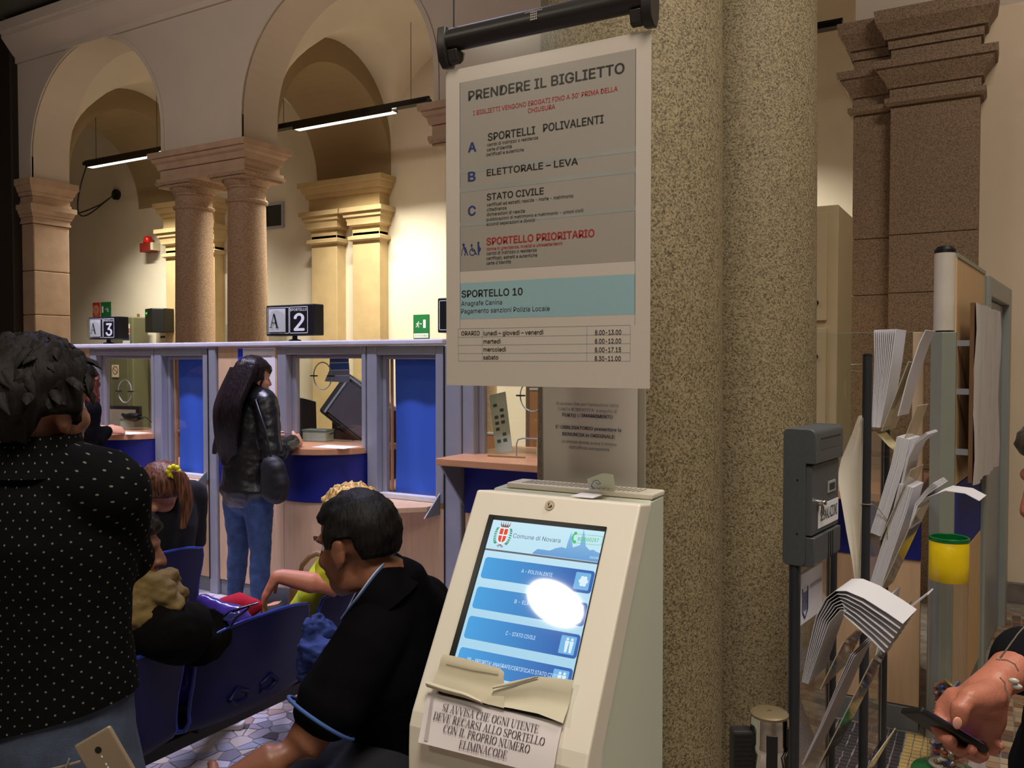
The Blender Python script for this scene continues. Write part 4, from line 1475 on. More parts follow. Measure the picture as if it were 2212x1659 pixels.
# cylinder lock
c = KP.hit(1188, 1092)
lk = MB()
lk.cyl(c, c + KP.n * .002, .0098, .0095, 28)
lk.cyl(c + KP.n * .002, c + KP.n * .006, .0052, .0050, 20)
part(lk, 'lock', M('lock_nickel', (176, 160, 140), .3, .8), kiosk, smooth=40)
part(slab(Plane(c + KP.n * .0062, KP.u, KP.v), -.0008, .0008, -.003, .003, 0, .0004), 'keyhole', BLACK, kiosk)

# torn sheet taped under the screen: two flaps curling off the panel
TAPE = M('torn_kraft_paper', (196, 186, 158), .75, var=.05, scale=14)


def c6(x, y):       # same, second reading view
    return (860 + x / 3.814, 1224 + y / 3.814)


def flap(name, top, bot, lift, m, n=12, mid=6, mat_t=.0007):
    """sheet between an upper and a lower outline (pixels on the machine front), bulging by lift(s, t)"""
    tp = [V(kq(*c6(*p))) for p in top]
    bt = [V(kq(*c6(*p))) for p in bot]

    def along(pl, s):
        L = [0]
        for a, b in zip(pl[:-1], pl[1:]):
            L.append(L[-1] + (b - a).length)
        d = s * L[-1]
        for i in range(len(pl) - 1):
            if d <= L[i + 1] + 1e-9:
                q = (d - L[i]) / max(1e-9, L[i + 1] - L[i])
                return pl[i].lerp(pl[i + 1], q)
        return pl[-1]
    rows = []
    for j in range(mid + 1):
        rows.append([KP.at(*along(tp, i / n).lerp(along(bt, i / n), j / mid), .003 + lift(i / n, j / mid)) for i in range(n + 1)])
    return part(MB().sheet(rows, mat_t), name, m, kiosk, smooth=50)


flap('paper_flap', [(388, 728), (560, 765), (868, 850), (888, 880)], [(300, 1005), (500, 1060), (740, 1140), (900, 1180)],
     lambda s, t: .004 + .006 * t * t + .003 * math.sin(9 * t) * (1 - t) + .012 * (t > .9) * 0, TAPE)
flap('paper_flap', [(822, 1018), (1000, 970), (1200, 922), (1470, 950)], [(760, 1150), (960, 1180), (1180, 1225), (1385, 1305)],
     lambda s, t: .007 + .004 * math.sin(3 * s) * (1 - t) + .003 * math.sin(7 * t + s), M('torn_white_paper', (214, 206, 180), .75, var=.04, scale=12))
flap('paper_curl', [(288, 965), (420, 1010), (600, 1060), (735, 1130)], [(283, 1008), (420, 1055), (600, 1100), (740, 1150)],
     lambda s, t: .016 + .006 * math.sin(math.pi * t), TAPE)
flap('paper_crease', [(430, 790), (640, 840), (860, 880)], [(432, 800), (640, 852), (858, 892)], lambda s, t: .012, TAPE)
flap('paper_curl', [(822, 1012), (960, 975), (1190, 926)], [(826, 1028), (970, 1000), (1200, 932)], lambda s, t: .017 + .002 * math.sin(3 * t), TAPE)

# taped notice in a clear pocket below
nt_ = flap('taped_notice', [(258, 1042), (700, 1140), (1360, 1322)], [(178, 1452), (640, 1570), (1284, 1740)], lambda s, t: .002 + .003 * math.sin(math.pi * t) * math.sin(2 * s), M('notice_lilac_white', (222, 212, 212), .6, var=.015))
# ------------------------------------------------------------------ stroke-built serif capitals (thick stems, thin bars, bracket serifs)
def arc_pts(cx, cy, rx, ry, a0, a1, n=12):
    return [(cx + rx * math.cos(R(a0 + (a1 - a0) * k / n)), cy + ry * math.sin(R(a0 + (a1 - a0) * k / n))) for k in range(n + 1)]


TK, TN = .115, .045     # thick / thin
GLYPH = {   # width, list of (points, thickness) strokes, list of serifs (x, y, half width)
    'I': (.34, [([(.17, 0), (.17, 1)], TK)], [(.17, 0, .15), (.17, 1, .15)]),
    'V': (.70, [([(.10, 1), (.36, 0)], TK), ([(.36, 0), (.61, 1)], TN)], [(.10, 1, .13), (.61, 1, .11)]),
    'A': (.72, [([(.11, 0), (.36, 1)], TN), ([(.34, 1), (.60, 0)], TK), ([(.20, .34), (.52, .34)], TN)], [(.11, 0, .12), (.60, 0, .14)]),
    'H': (.74, [([(.15, 0), (.15, 1)], TK), ([(.58, 0), (.58, 1)], TK), ([(.15, .52), (.58, .52)], TN)], [(.15, 0, .14), (.15, 1, .14), (.58, 0, .14), (.58, 1, .14)]),
    'E': (.62, [([(.15, 0), (.15, 1)], TK), ([(.15, .978), (.53, .978)], TN), ([(.15, .52), (.42, .52)], TN), ([(.15, .022), (.55, .022)], TN),
                ([(.53, 1), (.53, .78)], TN), ([(.42, .62), (.42, .42)], TN), ([(.555, 0), (.56, .24)], TN)], [(.12, 0, .10), (.12, 1, .10)]),
    'L': (.60, [([(.15, 0), (.15, 1)], TK), ([(.15, .022), (.54, .022)], TN), ([(.54, 0), (.555, .26)], TN)], [(.15, 1, .14), (.10, 0, .09)]),
    'T': (.62, [([(.31, 0), (.31, 1)], TK), ([(.04, .978), (.58, .978)], TN), ([(.04, 1), (.04, .76)], TN), ([(.58, 1), (.58, .76)], TN)], [(.31, 0, .14)]),
    'U': (.72, [([(.16, 1), (.16, .3)] + arc_pts(.37, .27, .21, .25, 180, 270, 6), TK), (arc_pts(.37, .27, .22, .25, 270, 360, 6) + [(.59, 1)], TN)], [(.16, 1, .14), (.59, 1, .12)]),
    'N': (.74, [([(.13, 0), (.13, 1)], TN), ([(.12, 1), (.60, 0)], TK), ([(.60, 0), (.60, 1)], TN)], [(.13, 0, .12), (.08, 1, .08), (.60, 1, .12)]),
    'M': (.90, [([(.13, 0), (.15, 1)], TN), ([(.15, 1), (.44, .02)], TK), ([(.44, .02), (.74, 1)], TN), ([(.74, 1), (.74, 0)], TK)], [(.13, 0, .12), (.74, 0, .14), (.10, 1, .09), (.78, 1, .10)]),
    'D': (.72, [([(.15, 0), (.15, 1)], TK), ([(.15, .978), (.32, .978)] + arc_pts(.32, .5, .29, .478, 90, 45, 4), TN), (arc_pts(.32, .5, .29, .478, 50, -50, 8), TK),
                (arc_pts(.32, .5, .29, .478, -45, -90, 4) + [(.15, .022)], TN)], [(.12, 0, .10), (.12, 1, .10)]),
    'O': (.74, [(arc_pts(.37, .5, .28, .48, 60, 120, 6), TN), (arc_pts(.37, .5, .28, .48, 115, 245, 10), TK), (arc_pts(.37, .5, .28, .48, 240, 300, 6), TN), (arc_pts(.37, .5, .28, .48, -65, 65, 10), TK)], []),
    'C': (.68, [(arc_pts(.37, .5, .29, .48, 40, 120, 8), TN), (arc_pts(.37, .5, .28, .48, 115, 245, 10), TK), (arc_pts(.37, .5, .29, .48, 240, 325, 8), TN), ([(.595, 1), (.595, .70)], TN)], []),
    'G': (.74, [(arc_pts(.37, .5, .29, .48, 40, 120, 8), TN), (arc_pts(.37, .5, .28, .48, 115, 245, 10), TK), (arc_pts(.37, .5, .29, .48, 240, 318, 8), TN), ([(.60, 1), (.60, .70)], TN), ([(.58, .10), (.58, .42)], TK)], [(.58, .42, .13)]),
    'P': (.58, [([(.15, 0), (.15, 1)], TK), ([(.15, .978), (.28, .978)], TN), (arc_pts(.28, .73, .20, .248, 90, -90, 10), TN * 1.9), ([(.28, .482), (.15, .482)], TN)], [(.15, 0, .14), (.12, 1, .10)]),
    'R': (.68, [([(.15, 0), (.15, 1)], TK), ([(.15, .978), (.28, .978)], TN), (arc_pts(.28, .74, .20, .24, 90, -90, 10), TN * 1.9), ([(.28, .50), (.15, .50)], TN), ([(.30, .50), (.58, .0)], TK)], [(.15, 0, .14), (.12, 1, .10), (.60, 0, .08)]),
    'S': (.56, [(arc_pts(.27, .745, .19, .235, 35, 150, 8), TN), (arc_pts(.27, .745, .19, .235, 140, 225, 6) + [(.40, .40)] + arc_pts(.29, .255, .19, .235, 30, -30, 6), TK * .9), (arc_pts(.29, .255, .20, .235, -25, -150, 8), TN),
                ([(.43, .98), (.43, .74)], TN), ([(.09, .02), (.09, .28)], TN)], []),
    ' ': (.30, [], []),
}


def serif_line(mb, pl, body, p0, p1, h, lift, weight=1.0):
    u0, u1 = V(pl.uv(*p0)), V(pl.uv(*p1))
    W = sum(GLYPH[c][0] for c in body)
    d = u1 - u0
    sx = d.length / W
    d.normalize()
    n = V((-d.y, d.x))

    def P(x, y):
        return u0 + d * (x * sx) + n * (y * h)
    x = 0
    for c in body:
        w, strokes, serifs = GLYPH[c]
        for pts, t in strokes:
            q = [V((a, b)) for a, b in pts]
            for a, b in zip(q[:-1], q[1:]):
                e = (b - a)
                if e.length < 1e-6:
                    continue
                e.normalize()
                s = V((-e.y, e.x)) * (t * weight / 2)
                o = e * (t * .12)
                poly_on(mb, pl, [P(x + v_.x, v_.y) for v_ in (a - o + s, a - o - s, b + o - s, b + o + s)], lift)
        for (sx_, sy_, hw) in serifs:
            y0, y1 = (0, TN) if sy_ < .2 else ((1 - TN, 1) if sy_ > .8 else (sy_ - TN / 2, sy_ + TN / 2))
            poly_on(mb, pl, [P(x + sx_ - hw, y0), P(x + sx_ + hw, y0), P(x + sx_ + hw, y1), P(x + sx_ - hw, y1)], lift)
        x += w


k = MB()
for body, a, b, hh in (('SI AVVISA CHE OGNI UTENTE', (382, 1197), (1172, 1382), .0125), ('DEVE RECARSI ALLO SPORTELLO', (308, 1265), (1222, 1487), .0125),
                       ('CON IL PROPRIO NUMERO', (388, 1370), (1100, 1548), .0125), ('ELIMINACODE', (518, 1500), (914, 1595), .0125)):
    serif_line(k, KP, body, c6(*a), c6(*b), hh, .0098)
part(k, 'lettering', M('dark_ink', (52, 42, 48), .7), nt_, fix=False)
k = MB()
poly_on(k, KP, [kq(*c6(288, 1078)), kq(*c6(310, 1083)), kq(*c6(262, 1445)), kq(*c6(232, 1438))], .0078)
part(k, 'side_stripe', M('stripe_grey', (176, 164, 160), .7), nt_, fix=False)

# folded slip standing on the machine
t = thing('folded_slip', 'folded paper slip with a blue scribble standing on the ticket machine', 'paper', (-.68, 1.5, 1.335))
SLIP = M('pale_green_slip', (214, 218, 192), .7, var=.02)
TPZ = 1.335
Pz = Plane((0, 1.49, 0), (1, 0, 0), (0, 0, 1))
q = [Pz.uv(*p) for p in ((1275, 1077), (1285, 1040), (1300, 1030), (1330, 1024), (1331, 1062))]
rows = []
for j in range(5):
    s = j / 4
    rows.append([(q[0][0] + (q[4][0] - q[0][0]) * i / 6, 1.485 + .012 * math.sin(i * .5) - .01 * s, TPZ + (q[3][1] - TPZ) * s * (.62 + .38 * min(1, i / 3))) for i in range(7)])
part(MB().sheet(rows, .0005), 'upright_fold', SLIP, t, smooth=50)
part(MB().box(-.70, -.655, 1.43, 1.478, 1.3262, 1.3272), 'flat_fold', WHITE_PAPER, t)
k = MB()
Pk = Plane((q[0][0], 1.468, TPZ), (1, 0, 0), (0, 0, 1))
line_on(k, Pk, [(.012, .008), (.018, .018), (.026, .02), (.032, .014), (.026, .012), (.022, .016)], .0012)
line_on(k, Pk, [(.012, .008), (.018, .004)], .002)
line_on(k, Pk, [(.008, .002), (.036, .006)], .0008)
part(k, 'scribble', M('blue_ink', (50, 90, 170), .6), t, fix=False)

# ------------------------------------------------------------------ hanging poster
SY = 1.36
SP = Plane((0, SY, 0), (1, 0, 0), (0, 0, 1))
PX0, PX1 = -0.932, -0.516
PZ0, PZ1 = 1.531, 2.128
sign = thing('hanging_poster', 'large hanging poster PRENDERE IL BIGLIETTO in a dark clip rail', 'poster', ((PX0 + PX1) / 2, SY, PZ0))
BARM = M('dark_clip_rail', (44, 40, 38), .38, var=.05)
bar = MB().tube([(PX0 + .004, SY, 2.184), (PX1 - .004, SY, 2.184)], .0215, 28)
part(bar, 'clip_rail', BARM, sign, smooth=40)
for x, s in ((PX0 - .004, 1), (PX1 - .014, -1)):
    e = MB()
    pts = [(-.02, .0215), (.02, .0215), (.0225, 0), (.0215, -.03), (.012, -.05), (-.004, -.052), (-.018, -.04), (-.0225, -.015), (-.0225, 0)]
    e.prism([(x, SY + a, 2.184 + b) for a, b in pts], (.018, 0, 0))
    e.prism([(x + (.018 if s > 0 else -.022), SY + a * .9, 2.184 - .022 + b * .75) for a, b in ((-.018, 0), (.018, 0), (.012, -.022), (0, -.034), (-.012, -.03))], (.022, 0, 0))
    part(e, 'rail_end', BARM, sign, smooth=40, bevel=.002)
part(MB().box(PX0, PX1, SY - .0022, SY - .0016, PZ0, 2.17), 'clear_sleeve', glass_mat('sleeve', (.97, .97, .96), .55, .18), sign)
part(MB().box(PX0 + .002, PX1 - .002, SY - .0004, SY + .0004, PZ0 + .001, PZ1), 'poster_sheet', M('poster_paper', (222, 210, 200), .7, var=.015, scale=3), sign)
for px_, xx in ((983, -.912), (1413, -.53)):
    part(MB().cyl((xx, SY, 2.2), (xx, SY, ZC), .0016, n=6), 'hanging_wire', BLACK, sign)
L1 = .00055
poster = sign


def sp_rect(tl, br):
    a, b = SP.uv(*tl), SP.uv(*br)
    return min(a[0], b[0]), max(a[0], b[0]), min(a[1], b[1]), max(a[1], b[1])


u0, v1 = SP.uv(993.5, 179)
u1, _ = SP.uv(1374, 103)
vm = SP.uv(994, 587)[1]
k = MB()
quad_on(k, SP, u0, u1, vm, v1, L1)
part(k, 'grey_field', M('poster_grey', (176, 168, 160), .7, var=.02, scale=4), poster, fix=False)
vb1, vb0 = SP.uv(994, 612)[1], SP.uv(993, 690)[1]
k = MB()
quad_on(k, SP, u0, u1, vb0, vb1, L1)
part(k, 'blue_field', M('poster_blue', (164, 202, 214), .7, var=.02), poster, fix=False)
k = MB()
for y in (372, 412, 486):
    v_ = SP.uv(994, y)[1]
    quad_on(k, SP, u0, u1, v_ - .004, v_ + .004, L1 * 1.3)
part(k, 'pale_band', M('poster_band', (170, 171, 168), .7), poster, fix=False)
k = MB()
vr = [SP.uv(990, y)[1] for y in (710.6, 728.6, 746, 763.7, 780)]
ua, ub, uc, ud = SP.uv(990, 745)[0], SP.uv(1042, 745)[0], SP.uv(1268, 745)[0], SP.uv(1361.6, 745)[0]
for v_ in vr:
    quad_on(k, SP, ua, ud, v_ - .0005, v_ + .0005, L1)
for u_ in (ua, ub, uc, ud):
    quad_on(k, SP, u_ - .0005, u_ + .0005, vr[-1], vr[0], L1)
for u_ in (u0, u1):
    quad_on(k, SP, u_ - .0006, u_ + .0006, vr[0], v1, L1)
part(k, 'table_rule', M('poster_rule', (160, 172, 176), .7), poster, fix=False)
BK, RD_, BL = MB(), MB(), MB()
HB, HS = .0118, .0058
T_ = [(BK, 'PRENDERE IL BIGLIETTO', (1012.8, 218), (1348.7, 157), .0172, .035),
      (RD_, "I BIGLIETTI VENGONO EROGATI FINO A 30' PRIMA DELLA", (1022.7, 249.3), (1334.4, 196.5), .0082, .024), (RD_, 'CHIUSURA', (1141, 244.5), (1199.5, 235.5), .0082, .024),
      (BK, 'SPORTELLI', (1054.6, 304.5), (1156, 289), .0135, .035), (BK, 'POLIVALENTI', (1174, 285), (1304, 266), .0135, .035),
      (BK, 'cambi di indirizzo o residenza', (1053, 316.5), (1162.6, 302), HS, .018), (BK, "carte d'identità", (1052.3, 327.2), (1105.7, 320.2), HS, .018), (BK, 'certificati e autentiche', (1051.4, 337.7), (1132, 327), HS, .018),
      (BL, 'A', (1012.3, 329), (1028.6, 327), .0172, .05), (BL, 'B', (1012.3, 392.3), (1027, 390.5), .0172, .05), (BL, 'C', (1012.3, 466), (1027.5, 464.5), .0172, .05),
      (BK, 'ELETTORALE – LEVA', (1052.3, 380.3), (1248.5, 357), HB, .035), (BK, 'STATO CIVILE', (1052.3, 432.8), (1174.6, 420), HB, .035),
      (BK, 'certificati ed estratti: nascita - morte - matrimonio', (1052.3, 446), (1238.8, 427), HS, .018), (BK, 'cittadinanze', (1052.3, 456.5), (1094.8, 452.3), HS, .018),
      (BK, 'dichiarazioni di nascita', (1052, 467), (1134.4, 459), HS, .018), (BK, 'pubblicazioni di matrimonio e matrimonio - unioni civili', (1051.7, 478), (1260.5, 458.5), HS, .018),
      (BK, 'accordi separazioni e divorzi', (1051.2, 488), (1156, 478), HS, .018),
      (RD_, 'SPORTELLO PRIORITARIO', (1052, 529.5), (1284, 511), .0128, .05), (RD_, 'donne in gravidanza, invalidi e ultrasettantenni', (1052, 541), (1215, 528.5), .0055, .03),
      (BK, 'cambi di indirizzo o residenza', (1051.7, 551), (1159.7, 543.5), HS, .018), (BK, 'certificati, estratti e autentiche', (1051.3, 561.7), (1161, 554), HS, .018), (BK, "carte d'identità", (1051.2, 572), (1104, 568.6), HS, .018),
      (BK, 'SPORTELLO 10', (998, 642.7), (1129, 638.5), .0128, .035), (BK, 'Anagrafe Canina', (997, 660.8), (1085, 658.3), .0085, 0.0), (BK, 'Pagamento sanzioni Polizia Locale', (997, 677.3), (1188, 673), .0085, 0.0),
      (BK, 'ORARIO', (997, 724.6), (1036.5, 724), .0078, .022), (BK, 'lunedì – giovedì – venerdì', (1045, 724.3), (1173.5, 722.5), .0078, .022), (BK, 'martedì', (1044.7, 742), (1081.7, 741.7), .0078, .022),
      (BK, 'mercoledì', (1044.7, 759.3), (1093, 759), .0078, .022), (BK, 'sabato', (1044.5, 776.3), (1076.8, 776.4), .0078, .022),
      (BK, '8.00-13.00', (1285.8, 723.3), (1342.4, 722.5), .0080, .022), (BK, '8.00-12.00', (1285.5, 742), (1342, 742), .0080, .022), (BK, '8.00-17.15', (1285.3, 760.5), (1341.8, 760.8), .0080, .022), (BK, '8.30-11.00', (1285, 779.3), (1341.3, 780), .0080, .022)]
for mb, body, a, b, hh, bold in T_:
    # lines are set level on the sheet: take the baseline height from its left end
    ua_, va_ = SP.uv(*a)
    ub_, _ = SP.uv(*b)
    text_on(mb, SP, body, (ua_, va_), (ub_, va_), hh, bold, L1 * 1.6, px=False)
part(BK, 'black_lettering', M('print_black', (44, 40, 38), .7), poster, fix=False)
part(RD_, 'red_lettering', M('print_red', (178, 52, 48), .7), poster, fix=False)
part(BL, 'blue_lettering', M('print_blue', (44, 62, 130), .7), poster, fix=False)
# three pictograms: stick walker, wheelchair, expecting woman
k = MB()
pu, pv = SP.uv(1003, 552)
s = .021
disc_on(k, SP, pu - .001, pv + s * .95, .0028, L1 * 2, 10)
poly_on(k, SP, [(pu - .002, pv + s * .85), (pu + .004, pv + s * .7), (pu + .0065, pv + s * .38), (pu + .0015, pv + s * .38)], L1 * 2)
line_on(k, SP, [(pu + .004, pv + s * .4), (pu + .0015, pv)], .002, L1 * 2)
line_on(k, SP, [(pu + .005, pv + s * .4), (pu + .0085, pv)], .002, L1 * 2)
line_on(k, SP, [(pu, pv + s * .75), (pu - .004, pv + s * .5), (pu - .006, pv)], .0012, L1 * 2)
pu, pv = SP.uv(1020, 552)
ring_on(k, SP, pu + .001, pv + .0065, .006, .0014, L1 * 2, 16)
line_on(k, SP, [(pu, pv + s * .82), (pu + .0005, pv + s * .42), (pu + .0065, pv + s * .42), (pu + .009, pv + s * .1), (pu + .0115, pv + s * .14)], .0018, L1 * 2)
disc_on(k, SP, pu - .0005, pv + s * .92, .0022, L1 * 2, 10)
pu, pv = SP.uv(1034.5, 551)
disc_on(k, SP, pu - .0005, pv + s * 1.08, .0024, L1 * 2, 10)
poly_on(k, SP, [(pu - .0025, pv + s * .95), (pu + .001, pv + s * .95), (pu + .002, pv + s * .75), (pu + .0055, pv + s * .55), (pu + .0035, pv + s * .38), (pu + .002, pv + s * .3), (pu - .002, pv + s * .3)], L1 * 2)
line_on(k, SP, [(pu, pv + s * .32), (pu, pv)], .0028, L1 * 2)
part(k, 'pictogram', MATS['print_blue'], poster, fix=False)
# small pale logo on the rail: rows of dots crossed by a bar
k = MB()
RP_ = Plane((-.735, SY - .0222, 2.187), (1, 0, 0), (0, 0, 1))
for i in range(4):
    for j in range(4):
        quad_on(k, RP_, i * .0036, i * .0036 + .0026, j * .0042 - .009, j * .0042 - .0062, .0004)
for i in range(10):
    quad_on(k, RP_, -.011 + i * .0036, -.0085 + i * .0036, .006 - .00018 * abs(i - 4), .0076 - .00018 * abs(i - 4), .0004)
part(k, 'logo', M('pale_print', (170, 160, 150), .6), sign, fix=False)

# ------------------------------------------------------------------ notice on the column behind the machine
NY = 1.615
NP = Plane((0, NY, 0), (1, 0, 0), (0, 0, 1))
a0 = NP.uv(1176, 1000)[0]
a1 = NP.uv(1377, 1000)[0]
t = thing('column_notice', 'white printed notice on a clear holder fixed to the big column', 'notice', ((a0 + a1) / 2, NY + .02, 1.3))
b0, b1 = NP.uv(1168, 1000)[0], NP.uv(1392, 1000)[0]
part(MB().box(b0, b1, NY + .004, NY + .010, 1.19, 1.60), 'holder', M('holder_grey', (168, 160, 142), .4, var=.02), t, bevel=.002)
rows = [[(a0 + .012 * j / 8 * (1 - i / 10) * 0 + (a1 - a0) * i / 10 - .004 * (j / 8) * (1 - i / 10), NY - .001 - .004 * math.sin(math.pi * i / 10), 1.20 + .39 * j / 8) for i in range(11)] for j in range(9)]
part(MB().sheet(rows, .0005), 'sheet', M('notice_white', (226, 218, 206), .75, var=.015), t, smooth=50)
KN = Plane((0, NY - .0058, 0), (1, 0, 0), (0, 0, 1))


def c4(x, y):
    return (940 + x / 4.424, 820 + y / 4.424)


lt, bd = MB(), MB()
for mb, body, p, q_, bold in ((lt, "Si avvisa che per l'emissione della", (1158, 240), (1752, 265), .0), (lt, "CARTA D'IDENTITA' a seguito di", (1176, 293), (1736, 318), .0),
                             (bd, 'FURTO', (1217, 350), (1343, 355), .035), (lt, 'O', (1358, 355), (1384, 356), 0), (bd, 'SMARRIMENTO', (1398, 357), (1695, 370), .035),
                             (bd, "E' OBBLIGATORIO presentare la", (1155, 465), (1778, 499), .03), (bd, 'DENUNCIA in ORIGINALE:', (1217, 533), (1720, 565), .03),
                             (lt, 'la stessa dovrà avere il timbro', (1212, 602), (1733, 636), 0), (lt, "dell'ufficio competente", (1282, 657), (1665, 687), 0)):
    a_, b_ = KN.uv(*c4(*p)), KN.uv(*c4(*q_))
    text_on(mb, KN, body, a_, (b_[0], a_[1] - .0015), .0062 if mb is lt else .0068, bold, .0004, px=False)
part(lt, 'lettering', M('ink_grey', (110, 108, 124), .7), t, fix=False)
part(bd, 'bold_lettering', M('ink_navy', (40, 44, 92), .7), t, fix=False)

# round lamp hanging in the hall behind the viewer: it lights the machine and shows in its screen
lampc = V((-2.25, -1.02, 3.38))
t = thing('round_hall_lamp', 'round white pendant lamp hanging in the hall', 'lamp', lampc)
part(MB().lathe(lampc, [(.17, 0), (.172, .01)], 36), 'diffuser', emit_mat('lamp_glow', (255, 244, 220), 70), t)
part(MB().lathe(lampc, [(.172, .011), (.176, .02), (.15, .12), (.05, .16)], 36).cyl(lampc + V((0, 0, .16)), (lampc.x, lampc.y, ZC), .006, n=8), 'housing', ALU, t, smooth=40)
# ------------------------------------------------------------------ leaflet stand with the suggestion box
SD = V((math.sin(R(7)), math.cos(R(7)), 0))
SN = V((SD.y, -SD.x, 0))
SQ = V((-0.378, 2.029, 0))


def sp(t, n, z):
    """point in the stand's own frame: t along the panels, n out of their front, z up"""
    return SQ + SD * t + SN * (n - 0.045) + V((0, 0, z))


TUBE = M('anthracite_tube', (52, 54, 58), .45, metal=.3)
stand = thing('leaflet_stand', 'leaflet stand of dark tubes and clear pockets beside the granite columns', 'leaflet stand', sp(.4, 0, 0))
for tt, zt in ((.015, 1.10), (.30, 1.12), (.62, 1.592), (.835, 1.50)):
    part(MB().cyl(sp(tt, 0, 0), sp(tt, 0, zt), .0132, n=20), 'tube', TUBE, stand, smooth=40)
    part(MB().lathe(sp(tt, 0, zt), [(.0135, 0), (.0135, .004), (.009, .007)], 16), 'tube_cap', BLACK, stand, smooth=40)
for tt in (.015, .30, .62, .835):
    part(MB().obox(sp(tt, 0, .012), SD * .02, SN * .16, V((0, 0, .010))), 'foot', TUBE, stand, bevel=.004)


def plate(t0, t1, n0, z0, n1, z1, name='back_plate', m=None, th=.0015, corner=0):
    a, b, c, d = sp(t0, n0, z0), sp(t1, n0, z0), sp(t1, n1, z1), sp(t0, n1, z1)
    nn = (b - a).cross(d - a).normalized() * th
    part(MB().prism([a, b, c, d], nn), name, m or ACRYLIC, stand)
    # polished rims catch the light
    for p, q in ((a, d), (d, c), (b, c)):
        part(MB().tube([p, q], .0013, 5), 'polished_edge', MATS['clear_rim'], stand)


M('clear_rim', (196, 188, 168), .2, var=.02, spec=.8)
plate(.03, .285, .0, .46, .0, 1.09)
plate(.64, .82, .0, .40, .0, 1.49)
FOGGED = glass_mat('fogged_acrylic', (.92, .88, .8), .9, .08, haze=.34, hazecol=(214, 198, 160))
for (t0, t1, zb, zt, nb, nt2, hz) in ((.64, .80, 1.375, 1.575, .035, .105, 1), (.66, .80, 1.30, 1.45, .075, .125, 1), (.64, .80, 1.06, 1.27, .035, .115, 1), (.64, .80, .905, 1.16, .035, .135, 0),
                                      (.64, .80, .70, .86, .03, .09, 0), (.05, .26, .81, .93, .05, .10, 0), (.05, .24, .62, .905, .045, .165, 0), (.04, .25, .42, .68, .05, .17, 0)):
    plate(t0, t1, nb, zb, nt2, zt, 'pocket_front', FOGGED if hz else ACRYLIC)
    part(MB().obox(sp((t0 + t1) / 2, nb / 2, zb), SD * ((t1 - t0) / 2), SN * (nb / 2), V((0, 0, .001))), 'pocket_floor', ACRYLIC, stand)
# facing card and small label on the near panel
part(MB().prism([sp(.035, .006, .955), sp(.20, .006, .955), sp(.20, .006, 1.075), sp(.035, .006, 1.075)], SN * .0008), 'logo_card', WHITE_PAPER, stand)
CP_ = Plane(sp(.035, .0072, .955), SD, (0, 0, 1))
k = MB()
for i in range(3):
    quad_on(k, CP_, .02 + i * .012, .026 + i * .012, .03, .075)
line_on(k, CP_, [(.012, .085), (.012, .03), (.03, .012), (.05, .03), (.05, .085)], .005)
part(k, 'logo', M('logo_navy', (40, 54, 120), .6), stand, fix=False)
k = MB()
text_on(k, CP_, 'COMUNE DI NOVARA', (.065, .075), (.155, .075), .010, .01, .0008, px=False)
part(k, 'lettering', M('card_grey', (120, 126, 140), .6), stand, fix=False)
part(MB().prism([sp(.13, .008, .885), sp(.20, .008, .885), sp(.20, .008, .935), sp(.13, .008, .935)], SN * .0008), 'label_strip', M('pale_yellow_card', (214, 206, 160), .7), stand)
# twine tied round the far tube, curl of tape
TW = M('twine', (150, 138, 92), .9)
part(MB().tube([sp(.62, .016, 1.165) + V((.004 * math.cos(a), .004 * math.sin(a), 0)) * 0 + SD * (.017 * math.cos(a)) + SN * (.017 * math.sin(a) - .016) for a in [k * .7 for k in range(10)]], .0014, 5), 'twine', TW, stand)
part(MB().tube([sp(.62, .018, 1.165), sp(.64, .03, 1.15), sp(.65, .05, 1.12), sp(.655, .052, 1.06)], .0012, 5), 'twine', TW, stand)
part(MB().tube([sp(.615, -.012, 1.545), sp(.61, -.04, 1.55), sp(.61, -.06, 1.52), sp(.61, -.058, 1.47)], .001, 5), 'loose_thread', TW, stand)
TAPEC = M('tape_curl', (196, 184, 140), .5)
part(MB().sheet([[sp(.66 + .05 * i, .01 + .02 * j, 1.375 - .022 * j + .008 * (j == 3)) for i in range(3)] for j in range(4)], .0006), 'tape_curl', TAPEC, stand, smooth=60)


PAPER_E = M('leaflet_paper', (226, 224, 230), .8, var=.015)


def stack(name, label, prof, t0, t1, count, spread0, spread1, thick=.0016, group='stacks of white leaflets in the stand', fan=0.0, m=None):
    """pile of folded sheets following profile [(n, z)...]; each next one is offset so the pile fans towards its free end"""
    t = thing(name, label, 'leaflets', sp((t0 + t1) / 2, prof[0][0], prof[0][1]), 0, group)
    K = len(prof)
    for c in range(count):
        rows = []
        for i, (n, z) in enumerate(prof):
            s = i / (K - 1)
            a = V(prof[min(i + 1, K - 1)]) - V(prof[max(i - 1, 0)])
            a.normalize()
            nrm = V((a.y, -a.x))
            off = (spread0 * (1 - s) + spread1 * s) * c
            e = random.uniform(-.002, .002)
            rows.append([sp(t0 + e + fan * c + (t1 - t0) * q / 3, n + nrm.x * off, z + nrm.y * off) for q in range(4)])
        part(MB().sheet(rows, thick), 'leaflet', m or PAPER_E, t, smooth=50)
    return t


